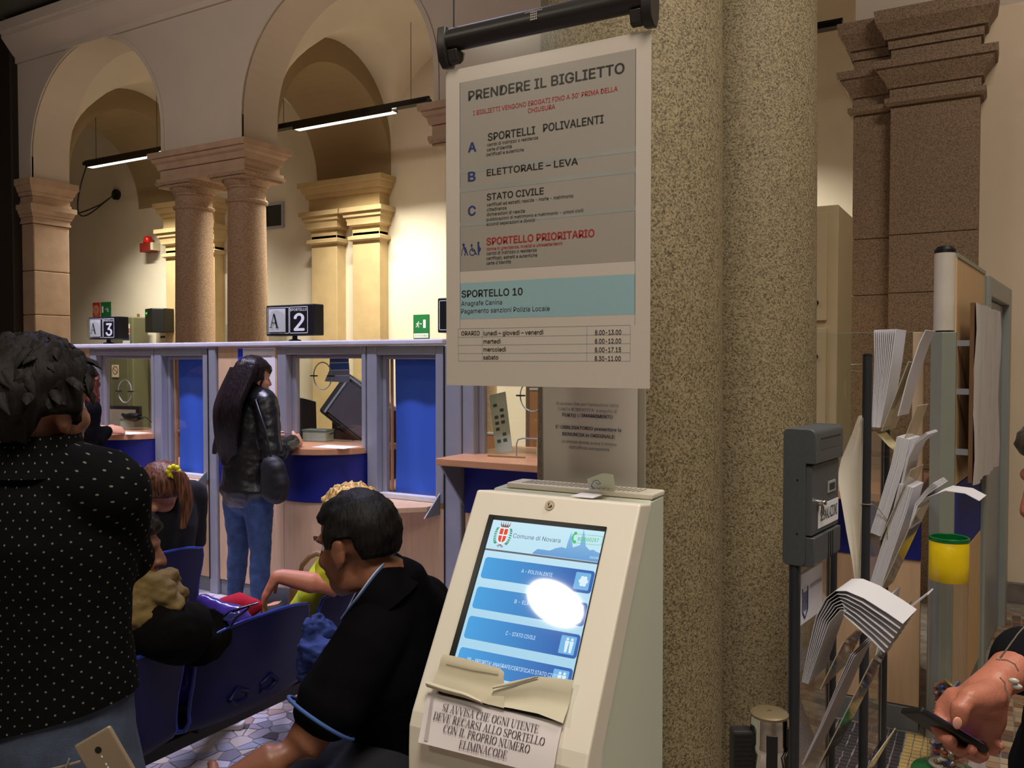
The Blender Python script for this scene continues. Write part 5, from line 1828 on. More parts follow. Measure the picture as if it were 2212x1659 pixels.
stack('leaflet_stack', 'tall upright stack of white folded forms at the top of the stand', [(.006, 1.385), (.010, 1.48), (.012, 1.58), (.010, 1.668)], .655, .78, 11, .0022, .0058, .0022)
stack('leaflet_stack', 'printed form sticking out of the topmost tilted pocket', [(.075, 1.42), (.10, 1.53), (.128, 1.625), (.145, 1.665)], .66, .79, 2, .001, .001)
stack('leaflet_stack', 'thick stack of white forms in the second tier of the stand', [(.006, 1.075), (.03, 1.16), (.062, 1.28), (.076, 1.36)], .655, .79, 11, .003, .0032, .0026)
stack('leaflet_stack', 'printed forms bent outward in front of the second tier', [(.085, 1.22), (.100, 1.30), (.118, 1.345), (.150, 1.375)], .66, .80, 3, .002, .003)
stack('leaflet_stack', 'thick stack of white forms in the third tier of the stand', [(.006, .92), (.035, 1.03), (.068, 1.15), (.084, 1.225)], .655, .79, 11, .003, .0036, .0026)
stack('leaflet_stack', 'loose flared forms at the top of the third tier', [(.110, 1.10), (.125, 1.17), (.150, 1.21), (.172, 1.235)], .655, .80, 5, .001, .0034)
stack('leaflet_stack', 'single blank sheet bending far out to one side of the stand', [(.118, 1.15), (.150, 1.19), (.20, 1.215), (.25, 1.212), (.285, 1.195)], .66, .78, 1, 0, 0)
stack('leaflet_stack', 'sheaf of plain sheets drooping over out of the near pocket', [(.014, .825), (.028, .90), (.046, .985), (.066, 1.03), (.088, 1.052), (.112, 1.056), (.15, 1.045), (.20, 1.02), (.232, 1.003)], .03, .165, 7, .0022, .0135, .0012)
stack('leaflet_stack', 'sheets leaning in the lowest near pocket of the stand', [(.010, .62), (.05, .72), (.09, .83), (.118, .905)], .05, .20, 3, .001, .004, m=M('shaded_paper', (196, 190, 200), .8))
t = thing('leaflet_stack', 'cream sheets curling out sideways behind the far tube', 'leaflets', sp(.60, -.03, 1.0), 0, 'stacks of white leaflets in the stand')
IV = M('ivory_paper', (228, 220, 204), .8)
for c in range(3):
    rows = []
    for (z, nl, nr) in ((.93, -.020, -.012), (1.0, -.030, -.010), (1.08, -.046, -.009), (1.16, -.060, -.008), (1.235, -.074, -.008), (1.29, -.064, -.008), (1.36, -.036, -.008), (1.42, -.016, -.008)):
        rows.append([sp(.595 + .012 * c + .02 * math.sin(q * .8), nl + (nr - nl) * q / 4 + .004 * c * (q < 4), z - .006 * c) for q in range(5)])
    part(MB().sheet(rows, .0008), 'leaflet', IV, t, smooth=50)
stack('leaflet_stack', 'stiff folded form poking out above the drooping sheaf', [(.10, .86), (.14, .905), (.18, .946)], .55, .62, 2, .001, .002)
lg = stack('leaflet_stack', 'white leaflet with a small green emblem in a low pocket of the stand', [(.02, .70), (.04, .80), (.06, .90)], .655, .78, 2, .002, .002)
EP = Plane(sp(.655, .046, .80), SD, sp(.655, .06, .90) - sp(.655, .04, .80))
EP = Plane(sp(.655, .0425, .80), SD, sp(.655, .06, .90) - sp(.655, .04, .80))
k = MB()
for i in range(4):
    for j in range(4):
        quad_on(k, EP, .040 + i * .0115, .0485 + i * .0115, .0 + j * .0085, .0065 + j * .0085, .001)
quad_on(k, EP, .03, .095, -.045, -.038, .001)
quad_on(k, EP, .035, .085, .046, .051, .001)
part(k, 'emblem', M('emblem_green', (20, 84, 76), .6), lg, fix=False)

# suggestion box
MBX = M('mailbox_grey', (84, 88, 90), .5, metal=.25, var=.06, scale=90, bump=.12, bscale=500)
mb_ = thing('suggestion_box', 'grey metal suggestion box labelled SEGNALAZIONI fixed above the stand', 'letter box', SQ + V((0, 0, 1.10)))
BXP = Plane(SQ + V((0, 0, 1.104)), SD, (0, 0, 1))      # front face, n = out
BW_, BH, BD = .215, .318, .070


def bx(u0, u1, v0, v1, h0, h1):
    return slab(BXP, u0, u1, v0, v1, h0, h1)


def rounded_prism(u0, u1, pts):
    """profile in (h, v) extruded along the box width"""
    return MB().prism([BXP.at(u0, v_, h) for h, v_ in pts], SD * (u1 - u0))


def rprof(h0, h1, v0, v1, r, corners=(1, 1, 1, 1), n=5):
    pts = []
    for (cx, cy, a0), on in zip(((h1 - r, v1 - r, 0), (h0 + r, v1 - r, 90), (h0 + r, v0 + r, 180), (h1 - r, v0 + r, 270)), corners):
        if on:
            pts += [(cx + r * math.cos(R(a0 + 90 * q / n)), cy + r * math.sin(R(a0 + 90 * q / n))) for q in range(n + 1)]
        else:
            pts.append((cx + (r if a0 in (0, 270) else -r), cy + (r if a0 in (0, 90) else -r)))
    return pts


part(rounded_prism(0, BW_, rprof(-BD, -.018, .0, BH, .012)), 'back_shell', MBX, mb_, smooth=40, bevel=.0015)
part(rounded_prism(0, BW_, rprof(-.03, .004, .238, BH, .014, (1, 0, 0, 0))), 'hood', MBX, mb_, smooth=40, bevel=.002)
part(rounded_prism(.006, BW_ - .006, rprof(-.03, .002, .0, .068, .012, (0, 0, 0, 1))), 'bottom_cover', MBX, mb_, smooth=40, bevel=.002)
part(bx(.006, BW_ - .006, .071, .235, -.03, -.004), 'box_door', MBX, mb_, bevel=.003)
part(bx(.035, BW_ - .03, .268, .292, .003, .0045), 'slot_flap', M('mailbox_flap', (76, 82, 86), .45, metal=.25), mb_, bevel=.001)
part(bx(.04, BW_ - .022, .2925, .2955, .0035, .0048), 'slot_gap', BLACK, mb_)
for i in range(3):
    part(bx(.11 + i * .016, .1125 + i * .016, .004, .066, .0015, .0035), 'groove', BLACK, mb_)
part(bx(.118, .175, .158, .186, -.004, -.001), 'viewing_frame', M('clear_plastic_frame', (150, 154, 150), .25), mb_, bevel=.001)
part(bx(.126, .167, .164, .180, -.0012, -.0004), 'viewing_window', BLACK, mb_)
part(bx(.05, .203, .083, .137, -.004, -.0025), 'label_plate', WHITE, mb_)
k = MB()
text_on(k, Plane(BXP.at(0, 0, -.0025), BXP.u, BXP.v), 'SEGNALAZIONI', (.062, .0985), (.192, .0985), .026, .02, .0005, px=False)
part(k, 'lettering', BLACK, mb_, fix=False)
CHROME = M('chrome', (215, 212, 208), .12, metal=1.0, var=.02)
c = BXP.at(.045, .145, -.004)
part(MB().cyl(c, c + BXP.n * .014, .0085, .0075, 20).ball(c + BXP.n * .014, .0078), 'lock', CHROME, mb_, smooth=50)
kz = MB()
kz.tube([c + BXP.n * .012 + V((0, 0, -.006)), c + BXP.n * .012 + V((0, 0, -.026))], .004, 8)
part(kz, 'key', CHROME, mb_, smooth=50)
for v_ in (.20, .075):
    q = SQ + SN * (-.036) + V((0, 0, 1.104 + v_))
    part(MB().cyl(q, q - SD * .0012, .0022, n=10), 'screw', BLACK, mb_)

# chrome belt post
t = thing('belt_post', 'chrome queue post with a black belt cassette in front of the column', 'queue post', (-.34, 1.462, 0))
px_, py_ = -.34, 1.462
part(MB().lathe((px_, py_, 0), [(.16, 0), (.16, .012), (.15, .02), (.03, .03)], 40), 'foot', ALU_DARK, t, smooth=40)
part(MB().cyl((px_, py_, .03), (px_, py_, .88), .026, n=28), 'post', CHROME, t, smooth=40)
part(MB().lathe((px_, py_, 0), [(.0255, .87), (.033, .875), (.0335, .883), (.033, .890), (.032, .893), (.032, .918), (.0335, .921), (.0338, .927), (.0335, .933), (.032, .936), (.0322, .972), (.031, .978)], 40), 'head', CHROME, t, smooth=40)
part(MB().lathe((px_, py_, 0), [(.031, .978), (.0315, .982), (.027, .985), (.0, .986)], 40, caps=False), 'top_cap', M('bronze_cap', (126, 112, 84), .45, metal=.4), t, smooth=50)
part(MB().cyl((px_, py_, .985), (px_, py_, .987), .004, n=12), 'rivet', CHROME, t)
tow = V((.34, -1.462, 0)).normalized()
sidev = V((-tow.y, tow.x, 0))
for ang in (-58, 8, 70):
    a = R(ang)
    dd = tow * math.cos(a) + sidev * math.sin(a)
    ss = V((-dd.y, dd.x, 0))
    part(MB().obox(V((px_, py_, .915)) + dd * .0315, ss * (.009 if ang == 8 else .0045), dd * .003, V((0, 0, .042 if ang == 8 else .05))), 'slot', BLACK, t, bevel=.001)
cl = V((px_, py_, .918)) - sidev * 0 + V((-.866, -.5, 0)) * .047
rv = V((.866, .5, 0))
fv = V((-.5, .866, 0))
part(MB().obox(cl, rv * .018, fv * .014, V((0, 0, .038))), 'belt_cassette', M('ribbed_black', (22, 22, 24), .6), t, bevel=.004)
for i in range(9):
    part(MB().obox(cl - fv * .0142 + V((0, 0, -.032 + i * .008)), rv * .015, fv * .0006, V((0, 0, .002))), 'belt_rib', BLACK, t)

# battery tube
bc = V((-.178, 3.60, 0))
t = thing('battery_tube', 'clear battery collecting tube with yellow taped top and green base', 'collection tube', bc)
GREENP = M('green_plastic', (12, 106, 46), .3, var=.05)
part(MB().lathe(bc, [(.122, 0.004), (.122, .014), (.115, .024), (.072, .036), (.068, .04)], 40), 'base', GREENP, t, smooth=40)
tubeg = MB()
n = 36
for r, flip in ((.0665, 1),):
    tubeg.rings([[bc + V((r * math.cos(2 * math.pi * q / n), r * math.sin(2 * math.pi * q / n), z)) for q in range(n)] for z in (.038, .905)], True, False)
part(tubeg, 'clear_tube', glass_mat('tube_acrylic', (.93, .93, .90), 1.0, .03, haze=.04), t, smooth=60)
YEL = M('yellow_tape', (240, 205, 10), .35, var=.04, scale=20, bump=.5, bscale=24)
part(MB().lathe(bc, [(.0672, .752), (.0682, .753), (.0686, .80), (.0682, .903), (.0672, .904)], 36, caps=False), 'tape_wrap', YEL, t, smooth=50)
part(MB().lathe(bc, [(.0675, .901), (.0700, .903), (.0700, .914), (.066, .917), (.062, .914), (.062, .80)], 36, caps=False), 'rim', GREENP, t, smooth=40)
part(MB().lathe(bc, [(.06, .045), (.06, .05)], 30), 'inner_floor', M('tube_floor', (176, 168, 140), .7), t)
BATM = [M('battery_copper', (170, 104, 60), .35, metal=.5), M('battery_black', (30, 30, 34), .35, metal=.3), M('battery_silver', (176, 176, 174), .3, metal=.6), M('battery_blue', (44, 66, 130), .35, metal=.3),
        M('battery_white', (205, 200, 190), .4), M('battery_red', (160, 50, 36), .35, metal=.3), M('battery_gold', (176, 144, 70), .35, metal=.5)]
bme = []
for m in BATM:
    b = MB().lathe((0, 0, 0), [(.007, -.0245), (.0072, -.024), (.0072, .022), (.006, .0235), (.0028, .0238), (.0028, .0255)], 10)
    bme.append(b.mesh('battery'))
    bme[-1].materials.append(m)
    bme[-1].polygons.foreach_set('use_smooth', [True] * len(bme[-1].polygons))
    bme[-1].set_sharp_from_angle(angle=R(40))
rb = random.Random(4)
for i in range(150):
    layer = i // 7
    a = rb.uniform(0, math.tau)
    rr = .034 * math.sqrt(rb.random()) + .002
    o = bpy.data.objects.new('battery', bme[rb.randrange(len(bme))])
    COL.objects.link(o)
    o.location = bc + V((rr * math.cos(a), rr * math.sin(a), .058 + layer * .0142 + rb.uniform(0, .004)))
    o.rotation_euler = (R(90) + rb.uniform(-.5, .5), 0, rb.uniform(0, math.tau))
    cn = o.data.materials[0].name.split('_')[1]
    tag(o, cn + ' coloured used battery in the heap inside the clear tube', 'battery', cn + ' batteries in the clear tube')

# ------------------------------------------------------------------ floor: broken marble pieces set in cement
def clip(poly, p, n):
    out = []
    for i in range(len(poly)):
        a, b = poly[i], poly[(i + 1) % len(poly)]
        da, db = (a[0] - p[0]) * n[0] + (a[1] - p[1]) * n[1], (b[0] - p[0]) * n[0] + (b[1] - p[1]) * n[1]
        if da <= 0:
            out.append(a)
        if da * db < 0:
            s = da / (da - db)
            out.append((a[0] + (b[0] - a[0]) * s, a[1] + (b[1] - a[1]) * s))
    return out


rf = random.Random(11)
CELL = .058
cells = {}
X0, X1, Y0, Y1 = -4.7, -1.15, 1.75, 3.92
nx, ny = int((X1 - X0) / CELL), int((Y1 - Y0) / CELL)
for i in range(-1, nx + 1):
    for j in range(-1, ny + 1):
        if rf.random() < .86:
            cells[(i, j)] = (X0 + (i + .5 + rf.uniform(-.48, .48)) * CELL, Y0 + (j + .5 + rf.uniform(-.48, .48)) * CELL)
chips = []
JOINT = .0022
for (i, j), p in cells.items():
    poly = [(p[0] - .07, p[1] - .07), (p[0] + .07, p[1] - .07), (p[0] + .07, p[1] + .07), (p[0] - .07, p[1] + .07)]
    for di in range(-2, 3):
        for dj in range(-2, 3):
            q = cells.get((i + di, j + dj))
            if q is None or (di == 0 and dj == 0):
                continue
            dx, dy = q[0] - p[0], q[1] - p[1]
            L = math.hypot(dx, dy) or 1e-6
            k_ = (L / 2 - JOINT) / L
            poly = clip(poly, (p[0] + dx * k_, p[1] + dy * k_), (dx / L, dy / L))
            if len(poly) < 3:
                break
        if len(poly) < 3:
            break
    if len(poly) < 3:
        continue
    A = 0.5 * sum(poly[q][0] * poly[(q + 1) % len(poly)][1] - poly[(q + 1) % len(poly)][0] * poly[q][1] for q in range(len(poly)))
    if abs(A) < 2e-4:
        continue
    if A < 0:
        poly = poly[::-1]
    chips.append((p, poly))


def chip_mesh(mb, poly, h):
    n = len(poly)
    cx, cy = sum(q[0] for q in poly) / n, sum(q[1] for q in poly) / n
    top = [(cx + (x - cx) * .96, cy + (y - cy) * .96, h) for x, y in poly]
    bot = [(x, y, 0.0003) for x, y in poly]
    mb.add(bot + top, [tuple(range(n, 2 * n))] + [(a, (a + 1) % n, n + (a + 1) % n, n + a) for a in range(n)])


CHIPCOL = [(0.0, (168, 160, 172)), (.16, (206, 200, 212)), (.32, (188, 176, 170)), (.44, (132, 128, 142)), (.56, (216, 210, 220)), (.66, (186, 158, 146)), (.76, (150, 152, 170)), (.86, (202, 190, 182)), (.94, (96, 88, 96))]


def chip_mat(name, island):
    def tex(nt, tc):
        return nt.nodes.new('ShaderNodeNewGeometry').outputs['Random Per Island'] if island else nt.nodes.new('ShaderNodeObjectInfo').outputs['Random']
    m = ramp_mat(name, CHIPCOL, tex, .28, spec=.5)
    m.node_tree.nodes['Color Ramp'].color_ramp.interpolation = 'CONSTANT'
    return m


CM_O, CM_I = chip_mat('marble_chip_single', False), chip_mat('marble_chip_field', True)


def visible_score(p):
    d = V((p[0], p[1], 0)) - CAM
    f0 = V((-math.sin(YAW), math.cos(YAW), 0))
    r0 = V((math.cos(YAW), math.sin(YAW), 0))
    dep = d.dot(f0)
    x = CX + F * d.dot(r0) / dep
    y = 778 + F * EYE / dep
    if 320 < x < 720 and 1440 < y < 1665 and y > 1659 - (x - 300) * .62 + 30:
        return y
    return -1


chips.sort(key=lambda c_: -visible_score(c_[0]))
rest = MB()
for idx, (p, poly) in enumerate(chips):
    if idx < 290 and visible_score(p) > 0:
        m_ = MB()
        chip_mesh(m_, poly, .0035 + rf.uniform(0, .0008))
        m_.build('marble_chip', CM_O, floor, fix=False)
    else:
        chip_mesh(rest, poly, .0035 + rf.uniform(0, .0008))
rest.build('marble_chips', CM_I, floor, fix=False, kind='stuff')
# mosaic border on the far side of the counter end: rows of yellow tesserae, dark and red fields
TES = [M('tessera_yellow', (196, 168, 98), .4, var=.12), M('tessera_dark', (62, 60, 58), .4, var=.2), M('tessera_red', (130, 84, 64), .4, var=.2), M('tessera_grey', (150, 142, 132), .4, var=.15)]
tess = []
for i in range(41):
    for j in range(24):
        x, y = -.92 + j * .034, 2.55 + i * .034
        tess.append((x, y, TES[0] if j in (17, 18, 19) else (TES[1] if j < 17 else TES[2])))
fld = [MB(), MB(), MB()]
shown = 0
for (x, y, m) in tess:
    a, b = x + y * .0 + rf.uniform(-.002, .002), y
    wdt, dpt = .031, .031
    bb = (a, a + wdt - rf.uniform(0, .004), b, b + dpt - rf.uniform(0, .004), .0003, .0036)
    if m is TES[0] and y > 2.9 and shown < 130:
        MB().box(*bb).build('tessera', m, floor, fix=False)
        shown += 1
    else:
        fld[TES.index(m)].box(*bb)
for f_, m, nm in zip(fld, TES, ('yellow', 'dark', 'red')):
    if f_.v:
        f_.build('tesserae', m, floor, fix=False, kind='stuff')
far = MB()
for i in range(46):
    for j in range(20):
        x, y = -.05 + j * .05, 3.4 + i * .06
        far.box(x + rf.uniform(0, .006), x + .047, y + rf.uniform(0, .006), y + .056, .0003, .0035)
far.build('floor_tesserae', ramp_mat('tessera_mix', [(0, (150, 118, 88)), (.3, (186, 170, 140)), (.5, (90, 84, 80)), (.7, (140, 92, 70)), (1, (176, 160, 130))],
          lambda nt, tc: nt.nodes.new('ShaderNodeNewGeometry').outputs['Random Per Island'], .35), floor, fix=False, kind='stuff')


# ------------------------------------------------------------------ blue beam seats
SEAT = M('blue_seat_plastic', (12, 17, 76), .5, var=.06, scale=5, spec=.3)
SEAT_RIM = M('blue_seat_rim', (40, 62, 165), .3, var=.05)


def seat_shell():
    prof = [(.47, .425), (.465, .445), (.43, .452), (.34, .445), (.24, .435), (.14, .43), (.08, .436), (.04, .45), (.018, .480), (.006, .52), (.0, .565), (-.010, .61), (-.024, .67), (-.036, .715), (-.045, .75), (-.05, .775)]
    rows = []
    K = len(prof)
    for i, (x, z) in enumerate(prof):
        s = i / (K - 1)
        hw = .222 + .012 * math.sin(math.pi * s)
        if i >= K - 4:
            q = (i - (K - 4)) / 3
            hw = .234 - .035 * q ** 2.2
        if i < 3:
            hw -= .02 * (2 - i) / 2
        row = []
        for k_ in range(15):
            u = -1 + 2 * k_ / 14
            lift = .022 * abs(u) ** 2.5
            drop = .022 * abs(u) ** 3 * (1 if i == K - 1 else 0)
            row.append((x + (lift if i > 8 else lift * .3), u * hw, z + (lift * .7 if i <= 8 else 0) - drop))
        rows.append(row)
    return rows


def beam_seat(loc, label, occupied=''):
    t = thing('beam_seat', label, 'seat', loc, math.pi, 'blue plastic beam seats')
    rows = seat_shell()
    MB().sheet(rows, .006).build('shell', SEAT, t, False, smooth=50)
    edge = [V(r[0]) for r in rows] + [V(p) for p in rows[-1][1:-1]] + [V(r[-1]) for r in rows[::-1]]
    MB().tube([p + V((-.003, 0, 0)) for p in edge], .0055, 8).build('rim', SEAT_RIM, t, False, smooth=60)
    for s in (-1, 1):
        MB().tube([(-.002, s * .10, .52), (.004, s * .07, .50), (0.006, s * .03, .505), (0.0, s * .03, .53), (-.004, s * .07, .55), (-.002, s * .10, .52)], .008, 8).build('moulded_lug', SEAT, t, False, smooth=60)
    MB().box(.10, .34, -.14, .14, .405, .43).box(.16, .24, -.05, .05, .385, .41).build('bracket', BLACK, t, False, bevel=.004)
    return t


def seat_beam(x, y0, y1, label):
    t = thing('seat_beam', label, 'beam', (x, (y0 + y1) / 2, 0), 0, 'beams under the blue seats')
    part(MB().box(x - .03, x + .03, y0, y1, .345, .39), 'beam', BLACK, t, bevel=.004)
    for y in (y0 + .25, y1 - .25):
        part(MB().box(x - .02, x + .02, y - .02, y + .02, .02, .345).box(x - .22, x + .22, y - .025, y + .025, 0.004, .03), 'leg', BLACK, t, bevel=.005)
    return t


beam_seat((-2.08, 1.43, 0), 'blue plastic beam seat directly behind the man in the dotted shirt')
beam_seat((-2.08, 1.945, 0), 'empty-backed blue plastic beam seat with a purple bag on it')
beam_seat((-2.08, 2.46, 0), 'blue plastic beam seat of the woman in lime')
seat_beam(-2.28, 1.15, 2.75, 'black beam under the nearest full row of blue seats')
beam_seat((-3.10, 2.36, 0), 'blue plastic beam seat of the girl with the ponytail')
beam_seat((-3.10, 1.845, 0), 'blue plastic beam seat beside the girl, hidden behind the standing man')
seat_beam(-3.30, 1.55, 2.65, 'black beam under the girl with the ponytail')
beam_seat((-1.02, 1.80, 0), 'blue plastic beam seat of the man in the black polo shirt')
seat_beam(-1.22, 1.5, 2.1, 'black beam under the man in the black polo shirt')
# ------------------------------------------------------------------ people
def hair_mat(name, rgb, rough=.42):
    def tex(nt, tc):
        mp = nt.nodes.new('ShaderNodeMapping')
        mp.inputs['Scale'].default_value = (1, 1, .12)
        nt.links.new(tc.outputs['Object'], mp.inputs[0])
        n = nt.nodes.new('ShaderNodeTexNoise')
        n.inputs['Scale'].default_value = 120
        n.inputs['Detail'].default_value = 4
        nt.links.new(mp.outputs[0], n.inputs['Vector'])
        return n.outputs[0]
    d = tuple(v * .45 for v in rgb)
    l = tuple(min(255, v * 1.5) for v in rgb)
    return ramp_mat(name, [(.3, d), (.5, rgb), (.72, l)], tex, rough, bump=.5, spec=.22)


SKIN = M('skin_warm', (206, 146, 112), .5, var=.06, scale=26, bump=.12, bscale=260)
SKIN_TAN = M('skin_tan', (136, 88, 64), .45, var=.08, scale=22, bump=.12, bscale=260)
SKIN_RED = M('skin_ruddy', (180, 112, 90), .45, var=.10, scale=26, bump=.2, bscale=220)


def seg(mb, pts, side=None, n=16):
    """closed limb with elliptical sections: pts = [(p, ra, rb)], ra along 'side'"""
    P = [(V(p), a, b) for p, a, b in pts]
    rings = []
    for i, (p, a, b) in enumerate(P):
        d = (P[min(i + 1, len(P) - 1)][0] - P[max(i - 1, 0)][0]).normalized()
        s = V(side) if side is not None else d.orthogonal()
        s = (s - d * s.dot(d)).normalized()
        t = d.cross(s).normalized()

        def ring(c, k):
            return [c + s * (a * k * math.cos(2 * math.pi * q / n)) + t * (b * k * math.sin(2 * math.pi * q / n)) for q in range(n)]
        m = min(a, b)
        if i == 0:
            rings.append(ring(p - d * m * .92, .30))
            rings.append(ring(p - d * m * .62, .74))
        rings.append(ring(p, 1))
        if i == len(P) - 1:
            rings.append(ring(p + d * m * .62, .74))
            rings.append(ring(p + d * m * .92, .30))
    return mb.rings(rings)


def fuse(mb, name, m, parent=None, voxel=.008, smooth=4, factor=.5, base=None, wrinkle=0.0, wscale=9.0, seed=0, cut=None, **tags):
    """melt the overlapping lofts of mb into one continuous skin and link it"""
    me = mb.mesh(name)
    bm = bmesh.new()
    bm.from_mesh(me)
    bmesh.ops.recalc_face_normals(bm, faces=bm.faces)
    bm.to_mesh(me)
    bm.free()
    o = bpy.data.objects.new(name, me)
    r = o.modifiers.new('r', 'REMESH')
    r.mode = 'VOXEL'
    r.voxel_size = voxel
    s = o.modifiers.new('s', 'SMOOTH')
    s.iterations = smooth
    s.factor = factor
    out = bake(o)
    out.name = name
    if wrinkle:
        off = V((seed * 3.1, seed * 1.7, 0))
        nv = len(out.vertices)
        co, no = [0.0] * (3 * nv), [0.0] * (3 * nv)
        out.vertices.foreach_get('co', co)
        out.vertices.foreach_get('normal', no)
        for i in range(0, 3 * nv, 3):
            x, y, z = co[i] * wscale + off.x, co[i + 1] * wscale + off.y, co[i + 2] * wscale
            k = (mnoise.noise((x, y, z * 1.6)) + .5 * mnoise.noise((x * 2.1, y * 2.1, z * 3.4))) * wrinkle
            co[i] += no[i] * k
            co[i + 1] += no[i + 1] * k
            co[i + 2] += no[i + 2] * k
        out.vertices.foreach_set('co', co)
        out.update()
    if cut is not None:      # trim a hem: keep what lies on the side the normal points away from
        bm = bmesh.new()
        bm.from_mesh(out)
        bmesh.ops.bisect_plane(bm, geom=bm.verts[:] + bm.edges[:] + bm.faces[:], plane_co=cut[0], plane_no=cut[1], clear_outer=True)
        bm.to_mesh(out)
        bm.free()
    if base is not None:
        out.transform(Matrix.Translation(-V(base)))
    out.materials.clear()
    out.materials.append(m)
    out.polygons.foreach_set('use_smooth', [True] * len(out.polygons))
    ob = bpy.data.objects.new(name, out)
    COL.objects.link(ob)
    if base is not None:
        ob.location = base
    adopt(ob, parent)
    return tag(ob, **tags)


class Head:
    def __init__(s, c, fwd, up=(0, 0, 1), k=1.0):
        s.c = V(c)
        s.f = V(fwd).normalized()
        u = V(up)
        s.s = s.f.cross(u).normalized()      # person's right
        s.u = s.s.cross(s.f).normalized()
        s.k = k
        s.M = Matrix((s.s, s.f, s.u)).transposed()

    def p(s, x, y, z):
        return s.c + (s.s * x + s.f * y + s.u * z) * s.k

    def add(s, mb):
        k = s.k

        def e(x, y, z, a, b, c):
            mb.ball(s.p(x, y, z), a * k, b * k, c * k, 20, s.M)
        e(0, -.010, .034, .073, .094, .084)
        e(0, .030, -.030, .058, .064, .078)
        e(0, .052, -.075, .040, .038, .036)
        e(0, .066, -.094, .022, .020, .018)
        e(0, .076, .028, .050, .018, .014)
        for q in (-1, 1):
            e(q * .036, .060, -.022, .024, .026, .022)
            e(q * .040, .010, -.075, .018, .040, .026)
            e(q * .077, -.006, -.006, .010, .021, .033)
            e(q * .080, -.014, .012, .009, .015, .016)
            e(q * .075, .000, -.034, .008, .010, .012)
        seg(mb, [(s.p(0, .088, .020), .008 * k, .008 * k), (s.p(0, .104, -.008), .010 * k, .010 * k), (s.p(0, .110, -.024), .015 * k, .012 * k)], s.s)
        for q in (-1, 1):
            e(q * .013, .098, -.026, .008, .010, .008)
        e(0, .090, -.053, .023, .011, .006)
        e(0, .087, -.063, .020, .012, .007)
        return mb

    def eyes(s, parent, iris=(70, 44, 26)):
        for q in (-1, 1):
            e = part(MB().ball(s.p(q * .031, .0665, .006), .0112 * s.k, n=14), 'eye', M('eye_white', (216, 206, 196), .25), parent, smooth=60)
            part(MB().ball(s.p(q * .031, .0738, .005), .0056 * s.k, n=10), 'iris', M('iris_brown', iris, .15), e, smooth=60)

    def hair(s, mb, thick=.016, line=.30, low=-.62, amp=.006, freq=26, rs=.079, rf=.099, ru=.090, seed=0, sideburn=0.0, n=46, h=30, fringe=0.0, side=-.9):
        """closed cap; where the face and neck are it sinks below the skin"""
        rings = []
        for j in range(1, h):
            th = math.pi * j / h
            ring = []
            for i in range(n):
                ph = 2 * math.pi * i / n
                x, y, z = math.sin(th) * math.cos(ph), math.sin(th) * math.sin(ph), -math.cos(th)
                v1 = z - (line + .0) - max(0, y - .15) * 0 if y > 0.35 else 1
                face = min(1, max(0, (line + .35 * abs(x) * 0 - z) * 6)) if y > (.30 - sideburn * (abs(x) > .8)) else 0
                if fringe and y > .3:
                    face = min(1, max(0, (line - fringe * (1 - abs(x)) - z) * 6))
                neck = min(1, max(0, (low - z) * 5 + .0))
                sd = 0
                if abs(x) > .55 and y > -.45:
                    lim = side - (.22 if .12 < y < .42 else 0)
                    sd = min(1, max(0, (lim - z) * 7)) * min(1, (y + .45) * 6)
                cut = max(face, neck, sd)
                nz = mnoise.noise(V((x * 5 + seed, y * 5, z * 3))) * amp * 1.6 + mnoise.noise(V((x * freq + seed, y * freq, z * freq * .35))) * amp
                t = thick * (1 - cut) - .022 * cut + nz * (1 - cut)
                ring.append(s.c + (s.s * (x * (rs + t)) + s.f * (y * (rf + t) - .010) + s.u * (z * (ru + t) + .030)) * s.k)
            rings.append(ring)
        return mb.rings(rings)


def hand(mb, wrist, d, nrm, right=True, curl=.5, k=1.0, spread=.05):
    """palm, four unequal fingers with bent knuckles and a thumb from the side of the palm; nrm points out of the palm"""
    w, d, nrm = V(wrist), V(d).normalized(), V(nrm).normalized()
    nrm = (nrm - d * nrm.dot(d)).normalized()
    s = d.cross(nrm).normalized() * (1 if right else -1)    # towards the thumb
    seg(mb, [(w, .026 * k, .019 * k), (w + d * .035 * k, .036 * k, .016 * k), (w + d * .085 * k, .041 * k, .013 * k)], s, 14)
    for i, (off, L) in enumerate(((.030, .072), (.010, .080), (-.011, .074), (-.031, .058))):
        p = w + d * (.088 - (.006 if i == 3 else 0)) * k + s * off * k
        dd = (d + s * (off * spread * 20 * .1)).normalized()
        a = 0
        pts = [(p - dd * .02 * k, .0105 * k, .0105 * k), (p, .0095 * k, .0095 * k)]
        for ph, ln in enumerate((.45, .30, .25)):
            a += curl * (.8, 1.1, .7)[ph]
            q = (dd * math.cos(a) + nrm * math.sin(a))
            p = p + q * (L * ln * k)
            r = (.0088, .0078, .0068)[ph] * k
            pts.append((p, r, r))
        seg(mb, pts, s, 10)
    p = w + d * .022 * k + s * .028 * k
    q1 = (d * .75 + s * .62 + nrm * .25).normalized()
    q2 = (d * .92 + s * .18 + nrm * .35).normalized()
    seg(mb, [(p, .014 * k, .013 * k), (p + q1 * .040 * k, .0115 * k, .011 * k), (p + q1 * .040 * k + q2 * .028 * k, .0100 * k, .009 * k), (p + q1 * .040 * k + q2 * .050 * k, .0082 * k, .007 * k)], nrm, 10)


